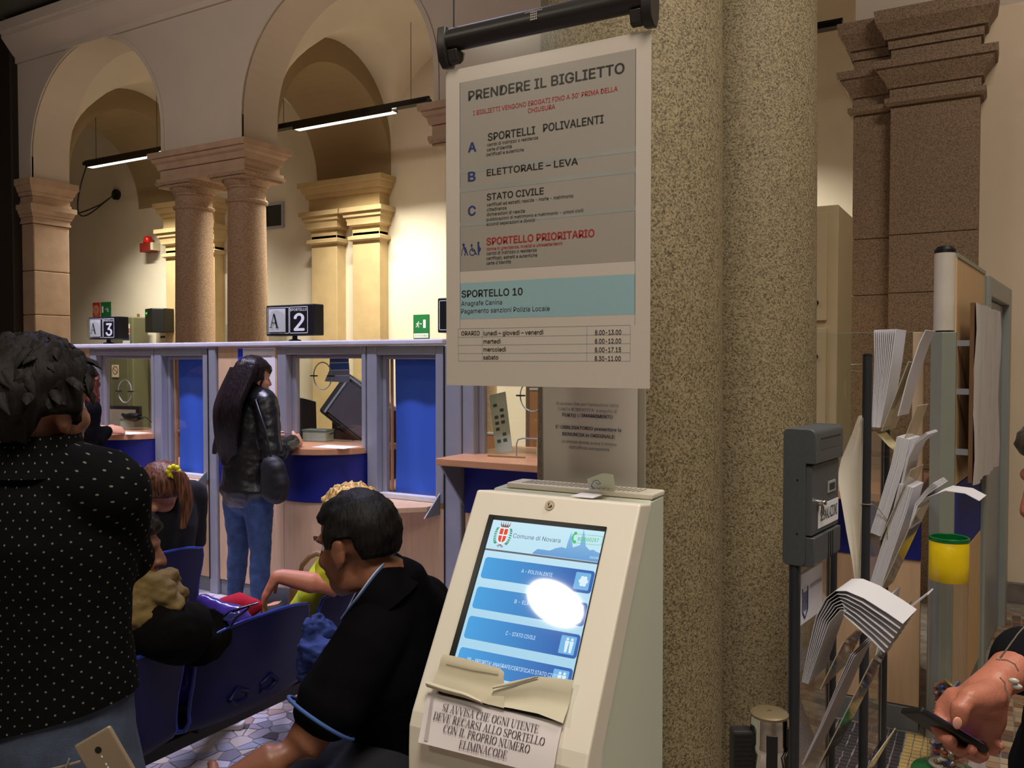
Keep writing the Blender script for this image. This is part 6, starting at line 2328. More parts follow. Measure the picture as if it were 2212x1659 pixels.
def body_mesh(J, hd, grow=0.0, parts=('torso', 'arms', 'legs', 'neck', 'head', 'hands', 'feet'), mb=None, sleeve=1.0, w=1.0, hem=None, collar=0.0):
    """lofts of a figure from its joints; clothes are the same lofts grown and cut short"""
    mb = mb or MB()
    g = grow
    S = V(J['side']).normalized()
    SP_ = V(J.get('pside', J['side'])).normalized()
    pel, che, nk = V(J['pelvis']), V(J['chest']), V(J['neck'])
    if 'torso' in parts:
        waist = pel.lerp(che, .5) + V(J.get('bend', (0, 0, 0)))
        up = che.lerp(nk, .55)
        start = pel if hem is None else pel + (pel - waist).normalized() * hem
        pts = []
        if hem is not None:
            pts.append((start, .172 * w + g + .006, .118 * w + g + .006))
        if hem is None or hem > -.02:
            pts.append((pel, .162 * w + g, .112 * w + g))
        pts += [(waist, .145 * w + g, .102 * w + g), (che, .160 * w + g, .112 * w + g), (up, .150 * w + g, .088 * w + g), (nk - (nk - up) * .2, .075 * w + g, .062 * w + g)]
        seg(mb, pts, S, 24)
        a, b = V(J['shL']), V(J['shR'])
        m = (a + b) / 2
        seg(mb, [(a, .058 * w + g, .058 * w + g), (a.lerp(m, .6) + (nk - m) * .25, .062 * w + g, .06 * w + g), (m + (nk - m) * .35, .066 * w + g, .06 * w + g), (b.lerp(m, .6) + (nk - m) * .25, .062 * w + g, .06 * w + g), (b, .058 * w + g, .058 * w + g)], (0, 0, 1), 18)
    if 'arms' in parts:
        for q in 'LR':
            if 'el' + q not in J:
                continue
            a, e, r = V(J['sh' + q]), V(J['el' + q]), V(J['wr' + q])
            if sleeve >= 1.0:
                seg(mb, [(a, .056 * w + g, .056 * w + g), (a.lerp(e, .45), .048 * w + g, .047 * w + g), (e, .040 * w + g, .040 * w + g), (e.lerp(r, .35), .040 * w + g, .038 * w + g), (e.lerp(r, .93), .028 * w + g, .025 * w + g)], None, 16)
            else:
                seg(mb, [(a, .057 * w + g, .057 * w + g), (a.lerp(e, sleeve), .054 * w + g * 1.6, .054 * w + g * 1.6)], None, 18)
    if 'legs' in parts:
        for q in 'LR':
            h, kn, an = V(J['hip' + q]), V(J['kn' + q]), V(J['an' + q])
            seg(mb, [(h + (pel - h) * .3, .092 * w + g, .100 * w + g), (h.lerp(kn, .25), .086 * w + g, .090 * w + g), (h.lerp(kn, .7), .066 * w + g, .068 * w + g), (kn, .056 * w + g, .058 * w + g), (kn.lerp(an, .3), .054 * w + g, .058 * w + g), (kn.lerp(an, .75), .038 * w + g, .040 * w + g), (an, .034 * w + g, .036 * w + g)], SP_, 18)
    if 'neck' in parts:
        seg(mb, [(nk - (nk - che) * .12, .064 * w + g, .060 * w + g), (nk, .057 * w + g, .057 * w + g), (hd.p(0, -.022, -.060), .054 * w + g, .056 * w + g), (hd.p(0, -.02, -.02), .05, .052)], S, 18)
    if 'head' in parts:
        hd.add(mb)
    if 'hands' in parts:
        for q in 'LR':
            if 'wr' + q in J and 'hd' + q in J:
                hand(mb, J['wr' + q], J['hd' + q][0], J['hd' + q][1], q == 'R', J['hd' + q][2] if len(J['hd' + q]) > 2 else .45)
    if 'feet' in parts:
        for q in 'LR':
            an, to = V(J['an' + q]), V(J['to' + q])
            seg(mb, [(an + V((0, 0, -.02)) - (to - an).normalized() * .03, .032, .034), (an.lerp(to, .5) + V((0, 0, -.01)), .038, .028), (to, .036, .020)], SP_, 14)
    return mb


def shoes(J, parent, m, sole):
    for q in 'LR':
        an, to = V(J['an' + q]), V(J['to' + q])
        d = (to - an)
        d.z = 0
        d.normalize()
        g = V((an.x, an.y, 0.005))
        b = MB()
        seg(b, [(g - d * .045 + V((0, 0, .045)), .040, .040), (g + d * .05 + V((0, 0, .045)), .045, .040), (g + d * .14 + V((0, 0, .032)), .046, .026), (g + d * .19 + V((0, 0, .026)), .038, .020)], V((-d.y, d.x, 0)), 14)
        sh = fuse(b, 'shoe', m, parent, .008, 2)
        s2 = MB()
        s2.prism([g + d * x + V((-d.y, d.x, 0)) * y for x, y in ((-.09, -.03), (-.09, .03), (-.03, .042), (.06, .046), (.15, .048), (.215, .03), (.225, 0), (.215, -.03), (.15, -.048), (.06, -.046), (-.03, -.042))], (0, 0, .028))
        part(s2, 'sole', sole, sh, bevel=.004)


def off(J, q, along, side, up):
    pass


def standing(base, head_deg, hz):
    pass


SOLE = M('white_sole', (206, 200, 196), .6)
DENIM = M('denim_blue', (58, 82, 128), .85, var=.28, scale=22, bump=.4, bscale=600)
DENIM_D = M('denim_dark', (62, 72, 92), .85, var=.25, scale=26, bump=.5, bscale=700)
BLACKCLOTH = M('black_cloth', (13, 12, 13), .9, spec=.1, var=.2, scale=12, bump=.25, bscale=500)


def U3(deg):
    return V((math.cos(R(deg)), math.sin(R(deg)), 0))


Z = V((0, 0, 1))


def stand_J(c, deg, pz, lean=(0, 0), nz=None, sh=.155, hw=.085, step=.05):
    """joints of a standing figure: c = pelvis xy, deg = heading"""
    f = U3(deg)
    s = V((f.y, -f.x, 0))
    pel = V((c[0], c[1], pz))
    ch = pel + Z * (.33 * pz / .92) + f * lean[0] + s * lean[1] * .6
    nk = pel + Z * (.53 * pz / .92) + f * lean[0] * 1.4 + s * lean[1]
    J = dict(side=s, pelvis=pel, chest=ch, neck=nk, f=f)
    for q, sg in (('L', -1), ('R', 1)):
        J['sh' + q] = nk + s * (sg * sh) - Z * .055 - f * .005
        J['hip' + q] = pel + s * (sg * hw) - Z * .05
        J['kn' + q] = V((c[0], c[1], .50 * pz / .92)) + s * (sg * (hw + .01)) + f * .01
        J['an' + q] = V((c[0], c[1], .085)) + s * (sg * (hw + .02)) - f * (.02 - .03 * sg * step)
        J['to' + q] = J['an' + q] + f * .16 + s * sg * .02 - Z * .05
    return J


def sit_J(c, deg, seat=.45, lean=.0, tilt=.0, sh=.155, hw=.085, tall=1.0):
    """joints of a seated figure: c = hip xy, deg = heading"""
    f = U3(deg)
    s = V((f.y, -f.x, 0))
    pel = V((c[0], c[1], seat + .105))
    ch = pel + Z * (.32 * tall) + f * lean * .55 + s * tilt * .6
    nk = pel + Z * (.51 * tall) + f * lean + s * tilt
    J = dict(side=s, pside=s, pelvis=pel, chest=ch, neck=nk, f=f)
    for q, sg in (('L', -1), ('R', 1)):
        J['sh' + q] = nk + s * (sg * sh) - Z * .05
        J['hip' + q] = pel + s * (sg * hw) - Z * .01
        J['kn' + q] = pel + s * (sg * (hw + .03)) + f * .40 + Z * (.0)
        J['an' + q] = V((J['kn' + q].x, J['kn' + q].y, .085)) - f * .06
        J['to' + q] = J['an' + q] + f * .16 - Z * .05
    return J


# ---- man standing close by in a black shirt with small pale dots
def dotted():
    m = bpy.data.materials.new('dotted_black_shirt')
    m.use_nodes = True
    nt = m.node_tree
    b = nt.nodes['Principled BSDF']
    b.inputs['Roughness'].default_value = .9
    b.inputs['Specular IOR Level'].default_value = .08
    tc = nt.nodes.new('ShaderNodeTexCoord')
    ma = nt.nodes.new('ShaderNodeMapping')
    ma.inputs['Rotation'].default_value = (0, 0, -R(25))
    sx = nt.nodes.new('ShaderNodeSeparateXYZ')
    cx = nt.nodes.new('ShaderNodeCombineXYZ')
    m1 = nt.nodes.new('ShaderNodeMath')
    m1.operation = 'MULTIPLY'
    m1.inputs[1].default_value = 1 / .0305
    m2 = nt.nodes.new('ShaderNodeMath')
    m2.operation = 'MULTIPLY'
    m2.inputs[1].default_value = 1 / .0265
    mb = nt.nodes.new('ShaderNodeMapping')
    mb.inputs['Rotation'].default_value = (0, 0, R(45))
    mb.inputs['Scale'].default_value = (1.41421, 1.41421, 1)
    vo = nt.nodes.new('ShaderNodeTexVoronoi')
    vo.voronoi_dimensions = '2D'
    vo.inputs['Randomness'].default_value = 0
    vo.inputs['Scale'].default_value = 1
    lt_ = nt.nodes.new('ShaderNodeMath')
    lt_.operation = 'LESS_THAN'
    lt_.inputs[1].default_value = .095
    mx = nt.nodes.new('ShaderNodeMix')
    mx.data_type = 'RGBA'
    mx.inputs[6].default_value = lin((11, 11, 11))
    mx.inputs[7].default_value = lin((104, 104, 94))
    L = nt.links.new
    L(tc.outputs['Object'], ma.inputs[0])
    L(ma.outputs[0], sx.inputs[0])
    at2 = nt.nodes.new('ShaderNodeMath')
    at2.operation = 'ARCTAN2'
    ar = nt.nodes.new('ShaderNodeMath')
    ar.operation = 'MULTIPLY'
    ar.inputs[1].default_value = .165
    neg = nt.nodes.new('ShaderNodeMath')
    neg.operation = 'MULTIPLY'
    neg.inputs[1].default_value = -1
    L(sx.outputs[1], neg.inputs[0])
    L(sx.outputs[0], at2.inputs[0])
    L(neg.outputs[0], at2.inputs[1])
    L(at2.outputs[0], ar.inputs[0])
    L(ar.outputs[0], m1.inputs[0])
    L(sx.outputs[2], m2.inputs[0])
    L(m1.outputs[0], cx.inputs[0])
    L(m2.outputs[0], cx.inputs[1])
    L(cx.outputs[0], mb.inputs[0])
    L(mb.outputs[0], vo.inputs['Vector'])
    L(vo.outputs['Distance'], lt_.inputs[0])
    L(lt_.outputs[0], mx.inputs[0])
    L(mx.outputs[2], b.inputs['Base Color'])
    n = nt.nodes.new('ShaderNodeTexNoise')
    n.inputs['Scale'].default_value = 600
    L(tc.outputs['Object'], n.inputs['Vector'])
    bp = nt.nodes.new('ShaderNodeBump')
    bp.inputs['Strength'].default_value = .25
    bp.inputs['Distance'].default_value = .002
    L(n.outputs[0], bp.inputs['Height'])
    L(bp.outputs[0], b.inputs['Normal'])
    return m


cp = at(84, 1200, 1.55)
J1 = stand_J((cp.x, cp.y), 115, .935, (.0, .0), sh=.150)
J1['neck'] = at(80, 988, 1.53)
J1['chest'] = at(84, 1150, 1.55)
for q, sg in (('L', -1), ('R', 1)):
    J1['sh' + q] = J1['neck'] + J1['side'] * (sg * .136) - Z * .062
f = J1['f']
J1['elR'] = at(266, 1205, 1.62)
J1['wrR'] = at(200, 1260, 1.85)
J1['hdR'] = (V((-.3, .6, .2)), V((-.4, 0, .6)), .7)
J1['elL'] = J1['shL'] - Z * .27 - J1['side'] * .05 + f * .04
J1['wrL'] = J1['elL'] + f * .20 + J1['side'] * .05 + Z * .02
J1['hdL'] = (f, V((.4, 0, .6)), .7)
H1 = Head(at(78, 884, 1.53), U3(99), (0.05, .0, 1), .96)
p1 = fuse(body_mesh(J1, H1), 'person', SKIN_TAN, None, .007, 3, base=(cp.x, cp.y, 0), label='man standing with his back turned in a black shirt with small pale dots', cat='person')
H1.eyes(p1)
HB1 = hair_mat('hair_dark_brown', (20, 14, 11), .65)
hb = MB()
H1.hair(hb, .020, .30, -.74, .008, 15, seed=2, side=-.30)
for i in range(150):
    a = random.uniform(0, math.tau)
    th = random.uniform(.1, 1.75)
    x, y, z = math.sin(th) * math.cos(a), math.sin(th) * math.sin(a), math.cos(th)
    if y > .45 and z < .5:
        continue
    p = H1.p(x * .098, y * .118 - .01, z * .108 + .032)
    q = p + (H1.s * random.uniform(-.012, .03) - H1.f * random.uniform(-.01, .02) + H1.u * random.uniform(-.04, -.012) + (p - H1.c) * .02)
    hb.tube([p - (p - H1.c) * .10 + H1.u * .012, p.lerp(q, .45) + (p - H1.c) * .03, q], [.010, .009, .001], 6, flat=.6)
part(hb, 'hair', HB1, p1, smooth=60)
SH1 = dotted()
_n = (at(0, 1588, 1.45) - at(285, 1532, 1.45)).cross(V((-.5, .866, 0)))
HEM_SIGN = 1 if _n.z < 0 else -1
sh1 = body_mesh(J1, H1, .014, ('torso', 'arms'), hem=.012, w=1.02)
shirt = fuse(sh1, 'shirt', SH1, p1, .008, 5, base=(cp.x, cp.y, 0), wrinkle=.0045, wscale=7, seed=1, cut=(at(0, 1588, 1.45), (at(0, 1588, 1.45) - at(285, 1532, 1.45)).cross(V((-.5, .866, 0))) * HEM_SIGN))
cl = MB()
nk = J1['neck']
ring0 = []
for (dz, r0, r1) in ((-.035, .086, .080), (.0, .076, .070), (.030, .069, .065), (.034, .073, .069), (.0, .084, .078), (-.028, .100, .092)):
    c = nk + Z * dz + (H1.c - nk) * (.10 if dz > 0 else 0)
    ring0.append([c + J1['side'] * (r0 * math.cos(2 * math.pi * k / 28)) + f * (r1 * math.sin(2 * math.pi * k / 28)) for k in range(28)])
cl.rings(ring0, True, False)
clo = part(cl, 'collar', SH1, None, smooth=50)
clo.data.transform(Matrix.Translation((-cp.x, -cp.y, 0)))
clo.location = (cp.x, cp.y, 0)
adopt(clo, p1)
tr = body_mesh(J1, H1, .012, ('legs',))
seg(tr, [(J1['pelvis'] + Z * .095, .164, .118), (J1['pelvis'] - Z * .02, .166, .124), (J1['pelvis'] - Z * .09, .172, .124)], J1['side'], 24)
jeans = fuse(tr, 'jeans', DENIM_D, p1, .008, 4, wrinkle=.003, wscale=10, seed=3)
shoes(J1, p1, BLACKCLOTH, SOLE)
# waistband, belt loop, pocket and stitching on the seat of the jeans
bk = -f
pc = J1['pelvis'] - Z * .03


def rear(x, z, h=.0):
    """point on the seat of the jeans, x to his right, z above the pelvis"""
    th = max(-1, min(1, x / .178))
    return J1['pelvis'] + J1['side'] * x + Z * z + bk * ((.135 + h) * math.sqrt(1 - th * th * .8) + .010)


STITCH = M('jeans_stitch', (118, 108, 96), .9, var=.25, scale=80)
part(MB().tube([rear(-.14 + .02 * k, -.030 - .012 * (1 - ((k - 7) / 7) ** 2)) for k in range(15)], .0025, 6), 'stitch', STITCH, jeans, smooth=60)
part(MB().sheet([[rear(.0 + .018 * i, .028 - .075 * j / 3, .003) for i in range(2)] for j in range(4)], .004), 'belt_loop', DENIM_D, jeans)
pk = [rear(.04, -.055), rear(.04, -.16), rear(.085, -.185), rear(.13, -.155), rear(.132, -.045)]
part(MB().sheet([[rear(.04 + .09 * i / 6, -.075 - .11 * j / 5 - .0 * i, .004) for i in range(7)] for j in range(6)], .003), 'back_pocket', DENIM_D, jeans, smooth=60)
part(MB().tube([rear(.04, -.078, .008), rear(.075, -.082, .008), rear(.10, -.075, .008), rear(.118, -.055, .008), rear(.128, -.02, .006)], .002, 6), 'pocket_edge', STITCH, jeans, smooth=60)
# phone standing in the back pocket
t = thing('smartphone', 'pale gold phone sticking out of the back pocket of the dotted-shirt man', 'phone', rear(.06, -.08, .016))
q0, q1, q2 = at(157, 1613, 1.372), at(228, 1572, 1.372), at(247, 1640, 1.372)
pu = (q1 - q0).normalized()
pn = pu.cross(q2 - q1).normalized()
pv = pn.cross(pu).normalized()
if pv.z < 0:
    pv = -pv
PH = Plane(q0 - pv * .125, pu, pv)
if PH.n.dot(CAM - q0) < 0:
    PH = Plane(q0 - pv * .125 + pu * .067, -pu, pv)
part(slab(PH, 0, .067, 0, .125, -.008, 0), 'case', M('gold_phone', (156, 138, 116), .35, metal=.4), t, bevel=.004, seg=3)
sgn = 1 if PH.u.dot(pu) > 0 else -1


def phu(u):
    return u if sgn > 0 else .067 - u


k = MB()
disc_on(k, PH, phu(.033), .100, .0055, .0006, 16)
part(k, 'lens', BLACK_GLOSS, t, fix=False)
k = MB()
quad_on(k, PH, phu(.033) - .0012, phu(.033) + .0012, .086, .090, .0006)
for a_, b_ in ((.072, .076), (.064, .070)):
    quad_on(k, PH, phu(.033) - .0012, phu(.033) + .0012, a_, b_, .0006)
part(k, 'mark', WHITE, t, fix=False)

# ---- seated man in a black polo shirt
c2 = at(905, 1640, 2.20)
J2 = sit_J((c2.x - .02, c2.y + .02), 182, .47, .0, 0, sh=.175, hw=.10)
J2['neck'] = at(858, 1262, 2.12)
J2['chest'] = at(868, 1420, 2.14)
S2 = J2['side']
J2['shL'] = at(800, 1385, 1.98)
J2['shR'] = J2['neck'] + (J2['neck'] - J2['shL']) * V((.6, 1, 0)) + V((0, 0, J2['shL'].z - J2['neck'].z))
J2['elL'] = at(655, 1610, 1.90)
J2['wrL'] = at(470, 1705, 1.84)
J2['hdL'] = (V((-.8, .1, -.3)), V((0, .7, -.4)), .5)
J2['elR'] = J2['shR'] + V((-.02, .06, -.27))
J2['wrR'] = J2['elR'] + V((-.10, -.16, -.14))
for q, sg in (('L', -1), ('R', 1)):
    k2 = U3(258)
    J2['kn' + q] = J2['pelvis'] + k2 * .42 + V((k2.y, -k2.x, 0)) * (sg * .13) + Z * -.03
    J2['an' + q] = V((J2['kn' + q].x, J2['kn' + q].y, .085))
    J2['to' + q] = J2['an' + q] + k2 * .16 - Z * .05
J2['hdR'] = (V((-.8, -.2, -.3)), V((0, -.7, -.4)), .5)
H2 = Head(at(772, 1178, 2.1), V((-1.0, -.02, -.22)), (-.2, 0, 1), 1.06)
p2 = fuse(body_mesh(J2, H2, w=1.12), 'person', SKIN_TAN, None, .006, 3, base=(c2.x, c2.y, 0), label='seated man in a black polo shirt leaning forward beside the ticket machine', cat='person')
H2.eyes(p2)
hb = MB()
H2.hair(hb, .010, .44, -.62, .004, 40, seed=5, side=-.02)
part(hb, 'hair', hair_mat('hair_black_short', (20, 18, 17), .6), p2, smooth=60)
eb = MB()
for q in (-1, 1):
    eb.tube([H2.p(q * .014, .096, .030), H2.p(q * .034, .092, .036), H2.p(q * .052, .078, .030)], [.004, .005, .002], 6, flat=.6)
part(eb, 'eyebrow', MATS['hair_black_short'], p2, smooth=60)
POLO = M('black_polo', (11, 10, 12), .9, spec=.08, var=.15, scale=16, bump=.25, bscale=500)
POLO_EDGE = M('polo_blue_edge', (62, 92, 150), .8)
pb = body_mesh(J2, H2, .014, ('torso', 'arms'), w=1.14, sleeve=.62)
fuse(pb, 'polo_shirt', POLO, p2, .008, 5, wrinkle=.005, wscale=7, seed=6)
d = (J2['elL'] - J2['shL']).normalized()
cc = J2['shL'].lerp(J2['elL'], .70)
a_ = d.orthogonal().normalized()
b_ = d.cross(a_)
part(MB().tube([cc + (a_ * math.cos(k * math.tau / 24) + b_ * math.sin(k * math.tau / 24)) * .0865 + d * .012 for k in range(25)], .0045, 8), 'cuff_piping', POLO_EDGE, p2, smooth=60)
# stand-up collar open at the throat
def spline(ctrl, n):
    """smooth curve through 3d control points"""
    P = [V(c) for c in ctrl]
    P = [P[0] * 2 - P[1]] + P + [P[-1] * 2 - P[-2]]
    out = []
    m = len(P) - 3
    for q in range(n + 1):
        s_ = min(m - 1e-6, m * q / n)
        i = int(s_)
        u = s_ - i
        a0, a1, a2, a3 = P[i:i + 4]
        out.append(.5 * ((2 * a1) + (a2 - a0) * u + (2 * a0 - 5 * a1 + 4 * a2 - a3) * u * u + (3 * a1 - a0 - 3 * a2 + a3) * u ** 3))
    return out


top = spline([at(738, 1338, 2.04), at(772, 1292, 2.0), at(812, 1238, 2.02), at(853, 1196, 2.12), at(845, 1200, 2.22), at(790, 1250, 2.26), at(745, 1330, 2.2)], 30)
bot = spline([at(742, 1372, 2.02), at(800, 1345, 1.97), at(868, 1296, 1.99), at(912, 1248, 2.12), at(890, 1240, 2.24), at(810, 1300, 2.30), at(750, 1370, 2.22)], 30)
part(MB().sheet([bot, [a.lerp(b, .55) + V((0, 0, .006)) for a, b in zip(bot, top)], top], .005), 'collar', POLO, p2, smooth=60)
part(MB().tube(top, .0046, 6), 'collar_edge', POLO_EDGE, p2, smooth=60)
part(MB().tube([p + V((.002, -.003, .004)) for p in top], .0018, 6), 'collar_piping', M('piping_white', (196, 200, 206), .7), p2, smooth=60)
tr = body_mesh(J2, H2, .016, ('legs',), w=1.1)
seg(tr, [(J2['pelvis'] + Z * .06, .17, .13), (J2['pelvis'] - Z * .04, .19, .14)], S2, 20)
fuse(tr, 'trousers', M('dark_trousers', (30, 30, 36), .9), p2, .009, 4)
shoes(J2, p2, BLACKCLOTH, SOLE)

# ---- woman at window 2 in a leather jacket
c3 = (-3.805, 3.52)
J3 = stand_J(c3, 84, .885, (.02, .0), sh=.140, hw=.092)
s3, f3 = J3['side'], J3['f']
J3['elR'] = V((-3.585, 3.50, 1.04))
J3['wrR'] = V((-3.63, 3.72, 1.10))
J3['hdR'] = (V((-.35, .9, .05)), V((-.8, -.2, -.3)), .55)
J3['elL'] = V((-4.02, 3.52, 1.04))
J3['wrL'] = V((-3.86, 3.72, 1.10))
J3['hdL'] = (V((.5, .8, 0)), V((.7, -.3, -.3)), .55)
H3 = Head(V((-3.785, 3.555, 1.475)), U3(74) + V((0, 0, -.15)), (0, 0, 1), .98)
p3 = fuse(body_mesh(J3, H3, w=.86), 'person', SKIN, None, .0075, 3, base=(c3[0], c3[1], 0), label='woman with long dark hair in a black leather jacket standing at window 2', cat='person')
H3.eyes(p3)
HB3 = hair_mat('hair_black_brown', (30, 22, 24), .3)
hb = MB()
H3.hair(hb, .016, .40, -.9, .004, 30, seed=9, fringe=.35)
part(hb, 'hair', HB3, p3, smooth=60)
lb = MB()
n = 40
rings = []
for j in range(15):
    s = j / 14
    c = H3.c + V((-.010 - .075 * s ** 1.3, -.055 - .045 * math.sin(math.pi * min(1, s * 1.1)) - .06 * min(1, s * 2.5), .065 - .56 * s))
    ra = (.082 + .045 * math.sin(math.pi * (.2 + .6 * s)) - .03 * s) * (1 if s < .9 else 1 - (s - .9) * 5)
    rb_ = .060 - .022 * s
    ring = []
    for k in range(n):
        a = math.tau * k / n
        g_ = 1 + .05 * mnoise.noise(V((math.cos(a) * 9, math.sin(a) * 9, s * 1.2))) * 2
        ring.append(c + s3 * (ra * g_ * math.cos(a)) + f3 * (rb_ * g_ * math.sin(a)))
    rings.append(ring)
lb.rings(rings)
part(lb, 'long_hair', HB3, p3, smooth=60)
LEATHER = M('black_leather', (22, 21, 22), .34, var=.2, scale=10, bump=.35, bscale=90, spec=.6)
jk = body_mesh(J3, H3, .026, ('torso', 'arms'), w=.90, hem=.06)
fuse(jk, 'leather_jacket', LEATHER, p3, .009, 4, wrinkle=.0055, wscale=13, seed=2)
tr = body_mesh(J3, H3, .006, ('legs',), w=.94)
seg(tr, [(J3['pelvis'] + Z * .08, .146, .106), (J3['pelvis'] - Z * .02, .170, .128), (J3['pelvis'] - Z * .09, .172, .124)], s3, 22)
fuse(tr, 'jeans', DENIM, p3, .008, 4, wrinkle=.004, wscale=16, seed=7)
shoes(J3, p3, BLACKCLOTH, SOLE)
t = thing('shoulder_bag', 'black shoulder bag at the hip of the woman in leather', 'bag', (-3.53, 3.46, .82))
b = MB()
seg(b, [(V((-3.52, 3.44, 1.0)), .08, .055), (V((-3.51, 3.45, .90)), .105, .065), (V((-3.53, 3.45, .84)), .10, .06)], s3, 18)
fuse(b, 'bag_body', M('soft_black_bag', (16, 15, 17), .6, bump=.3), t, .01, 3, wrinkle=.004, wscale=14)
part(MB().tube([V((-3.50, 3.42, 1.0)), V((-3.54, 3.41, 1.18)), V((-3.65, 3.44, 1.355)), V((-3.67, 3.54, 1.375))], .008, 8, flat=.5), 'strap', BLACK, t, smooth=60)
t = thing('wallet', 'small dark wallet held in the hands of the woman in leather', 'wallet', (-3.75, 3.80, 1.10))
part(MB(Matrix.Translation((-3.755, 3.80, 1.115)) @ Matrix.Rotation(.4, 4, 'Z') @ Matrix.Rotation(.5, 4, 'X')).box(-.05, .05, -.035, .035, -.008, .008), 'cover', M('dark_red_leather', (60, 24, 22), .5), t, bevel=.004)

# ---- girl with a ponytail
c4_ = (-3.27, 2.53)
J4 = sit_J(c4_, 180, .45, -.02, .02, sh=.135, hw=.075, tall=.90)
for q, sg in (('L', -1), ('R', 1)):
    J4['el' + q] = J4['sh' + q] + V((-.05, sg * .05, -.24))
    J4['wr' + q] = J4['el' + q] + V((-.20, -sg * .05, -.02))
    J4['hd' + q] = (V((-1, 0, -.2)), V((0, 0, -1)), .3)
H4 = Head(at(347, 1058, 3.74), U3(176), (0, 0, 1), .98)
p4 = fuse(body_mesh(J4, H4, w=.82), 'person', SKIN, None, .008, 3, base=(c4_[0], c4_[1], 0), label='girl with a brown ponytail and yellow hair band seated on a blue seat', cat='person')
H4.eyes(p4)
HB4 = hair_mat('hair_chestnut', (96, 62, 46), .35)
hb = MB()
H4.hair(hb, .012, .42, -.55, .002, 40, seed=4)
part(hb, 'hair', HB4, p4, smooth=60)
tie = at(374, 1018, 3.70)
tie = at(373, 1018, 3.655)
pt = MB()
rings = []
for j in range(12):
    s = j / 11
    c = tie + V((.015 + .02 * math.sin(math.pi * s * .6), .012 + .030 * math.sin(s * 2.9), -.245 * s + .012 * math.sin(math.pi * min(1, s * 3))))
    r = .016 + .022 * math.sin(math.pi * min(1, .15 + s * .9)) * (1 - .35 * s)
    rings.append([c + V((math.cos(a) * r * .7, math.sin(a) * r, 0)) * (1 + .12 * mnoise.noise(V((math.cos(a) * 5, math.sin(a) * 5, s * 2)))) for a in [math.tau * k / 20 for k in range(20)]])
pt.rings(rings)
part(pt, 'ponytail', HB4, p4, smooth=60)
sc = MB()
for k in range(8):
    a = math.tau * k / 8
    sc.ball(tie + V((.012 * math.cos(a) + .005, .016 * math.cos(a), .020 * math.sin(a))), .012, n=8)
part(sc, 'hair_band', M('yellow_scrunchie', (216, 206, 20), .7), p4, smooth=60)
fuse(body_mesh(J4, H4, .014, ('torso', 'arms'), w=.84, hem=.04), 'jumper', M('navy_black_jumper', (17, 18, 26), .95, var=.15, bump=.3, bscale=400), p4, .009, 4, wrinkle=.004, wscale=8, seed=4)
tr = body_mesh(J4, H4, .010, ('legs',), w=.84)
seg(tr, [(J4['pelvis'] + Z * .05, .14, .11), (J4['pelvis'] - Z * .03, .15, .12)], J4['side'], 20)
fuse(tr, 'trousers', M('dark_leggings', (26, 28, 38), .9), p4, .01, 3)
shoes(J4, p4, BLACKCLOTH, SOLE)

def far(x, y, d, k=1.075):
    return at(x, y, d * k)


# ---- person in dark jacket and olive scarf, seated behind the standing man
J5 = sit_J((-2.36, 1.33), 84, .45, .05, .0, sh=.150, hw=.085, tall=.96)
J5['neck'] = far(282, 1290, 2.28)
J5['chest'] = V((-2.32, 1.37, .80))
for q, sg in (('L', -1), ('R', 1)):
    J5['sh' + q] = J5['neck'] + V((sg * .155, 0, -.07))
for q, sg in (('L', -1), ('R', 1)):
    J5['kn' + q] = V((-2.70, 1.32 + .13 * sg, .55))
    J5['an' + q] = V((-2.70, 1.32 + .13 * sg, .085))
    J5['to' + q] = J5['an' + q] + V((-.16, 0, -.05))
J5['hipL'] = V((-2.40, 1.24, .54))
J5['hipR'] = V((-2.40, 1.42, .54))
J5['elR'] = far(440, 1375, 2.38)
J5['wrR'] = J5['elR'] + V((-.23, -.04, -.03))
J5['hdR'] = (V((-.8, .3, -.3)), V((0, 0, -1)), .5)
J5['elL'] = J5['shL'] + V((-.08, .10, -.24))
J5['wrL'] = J5['elL'] + V((.05, .22, .03))
J5['hdL'] = (V((.2, .9, 0)), V((0, 0, -1)), .5)
H5 = Head(far(268, 1190, 2.26), V((.80, .62, -.12)), (0, 0, 1), 1.0)
p5 = fuse(body_mesh(J5, H5, w=.95), 'person', SKIN_TAN, None, .0065, 3, base=(-2.36, 1.33, 0), label='person in a dark jacket and olive scarf seated in profile behind the dotted shirt', cat='person')
H5.eyes(p5)
hb = MB()
H5.hair(hb, .016, .38, -.75, .006, 24, seed=8)
part(hb, 'hair', hair_mat('hair_dark', (26, 20, 18)), p5, smooth=60)
jk = body_mesh(J5, H5, .03, ('torso',), w=1.0, hem=.03)
e5, a5, w5 = J5['elR'], J5['shR'], J5['wrR']
seg(jk, [(a5, .085, .085), (a5.lerp(e5, .5), .092, .088), (e5, .088, .086), (e5.lerp(w5, .4), .078, .076), (w5, .056, .054)], None, 18)
e6, a6, w6 = J5['elL'], J5['shL'], J5['wrL']
seg(jk, [(a6, .075, .075), (e6, .07, .07), (w6, .04, .04)], None, 16)
fuse(jk, 'padded_jacket', M('dark_jacket', (14, 12, 10), .95, spec=.1, var=.2, bump=.3, bscale=200), p5, .009, 4, wrinkle=.006, wscale=9, seed=11)
so = MB()
for lay, (dz, r, th) in enumerate(((.035, .088, .030), (-.005, .105, .036), (-.045, .122, .034))):
    pts = []
    for k in range(25):
        a = math.tau * k / 24
        pts.append(J5['neck'] + V((math.cos(a) * r * 1.15 + .012, math.sin(a) * r, dz + .012 * math.sin(a * 3 + lay) + .02 * math.cos(a))))
    so.tube(pts, th, 10, flat=.8)
seg(so, [(far(300, 1262, 2.22), .05, .05), (far(335, 1285, 2.2), .055, .045), (far(368, 1315, 2.2), .045, .03)], V((.0, .2, 1)), 14)
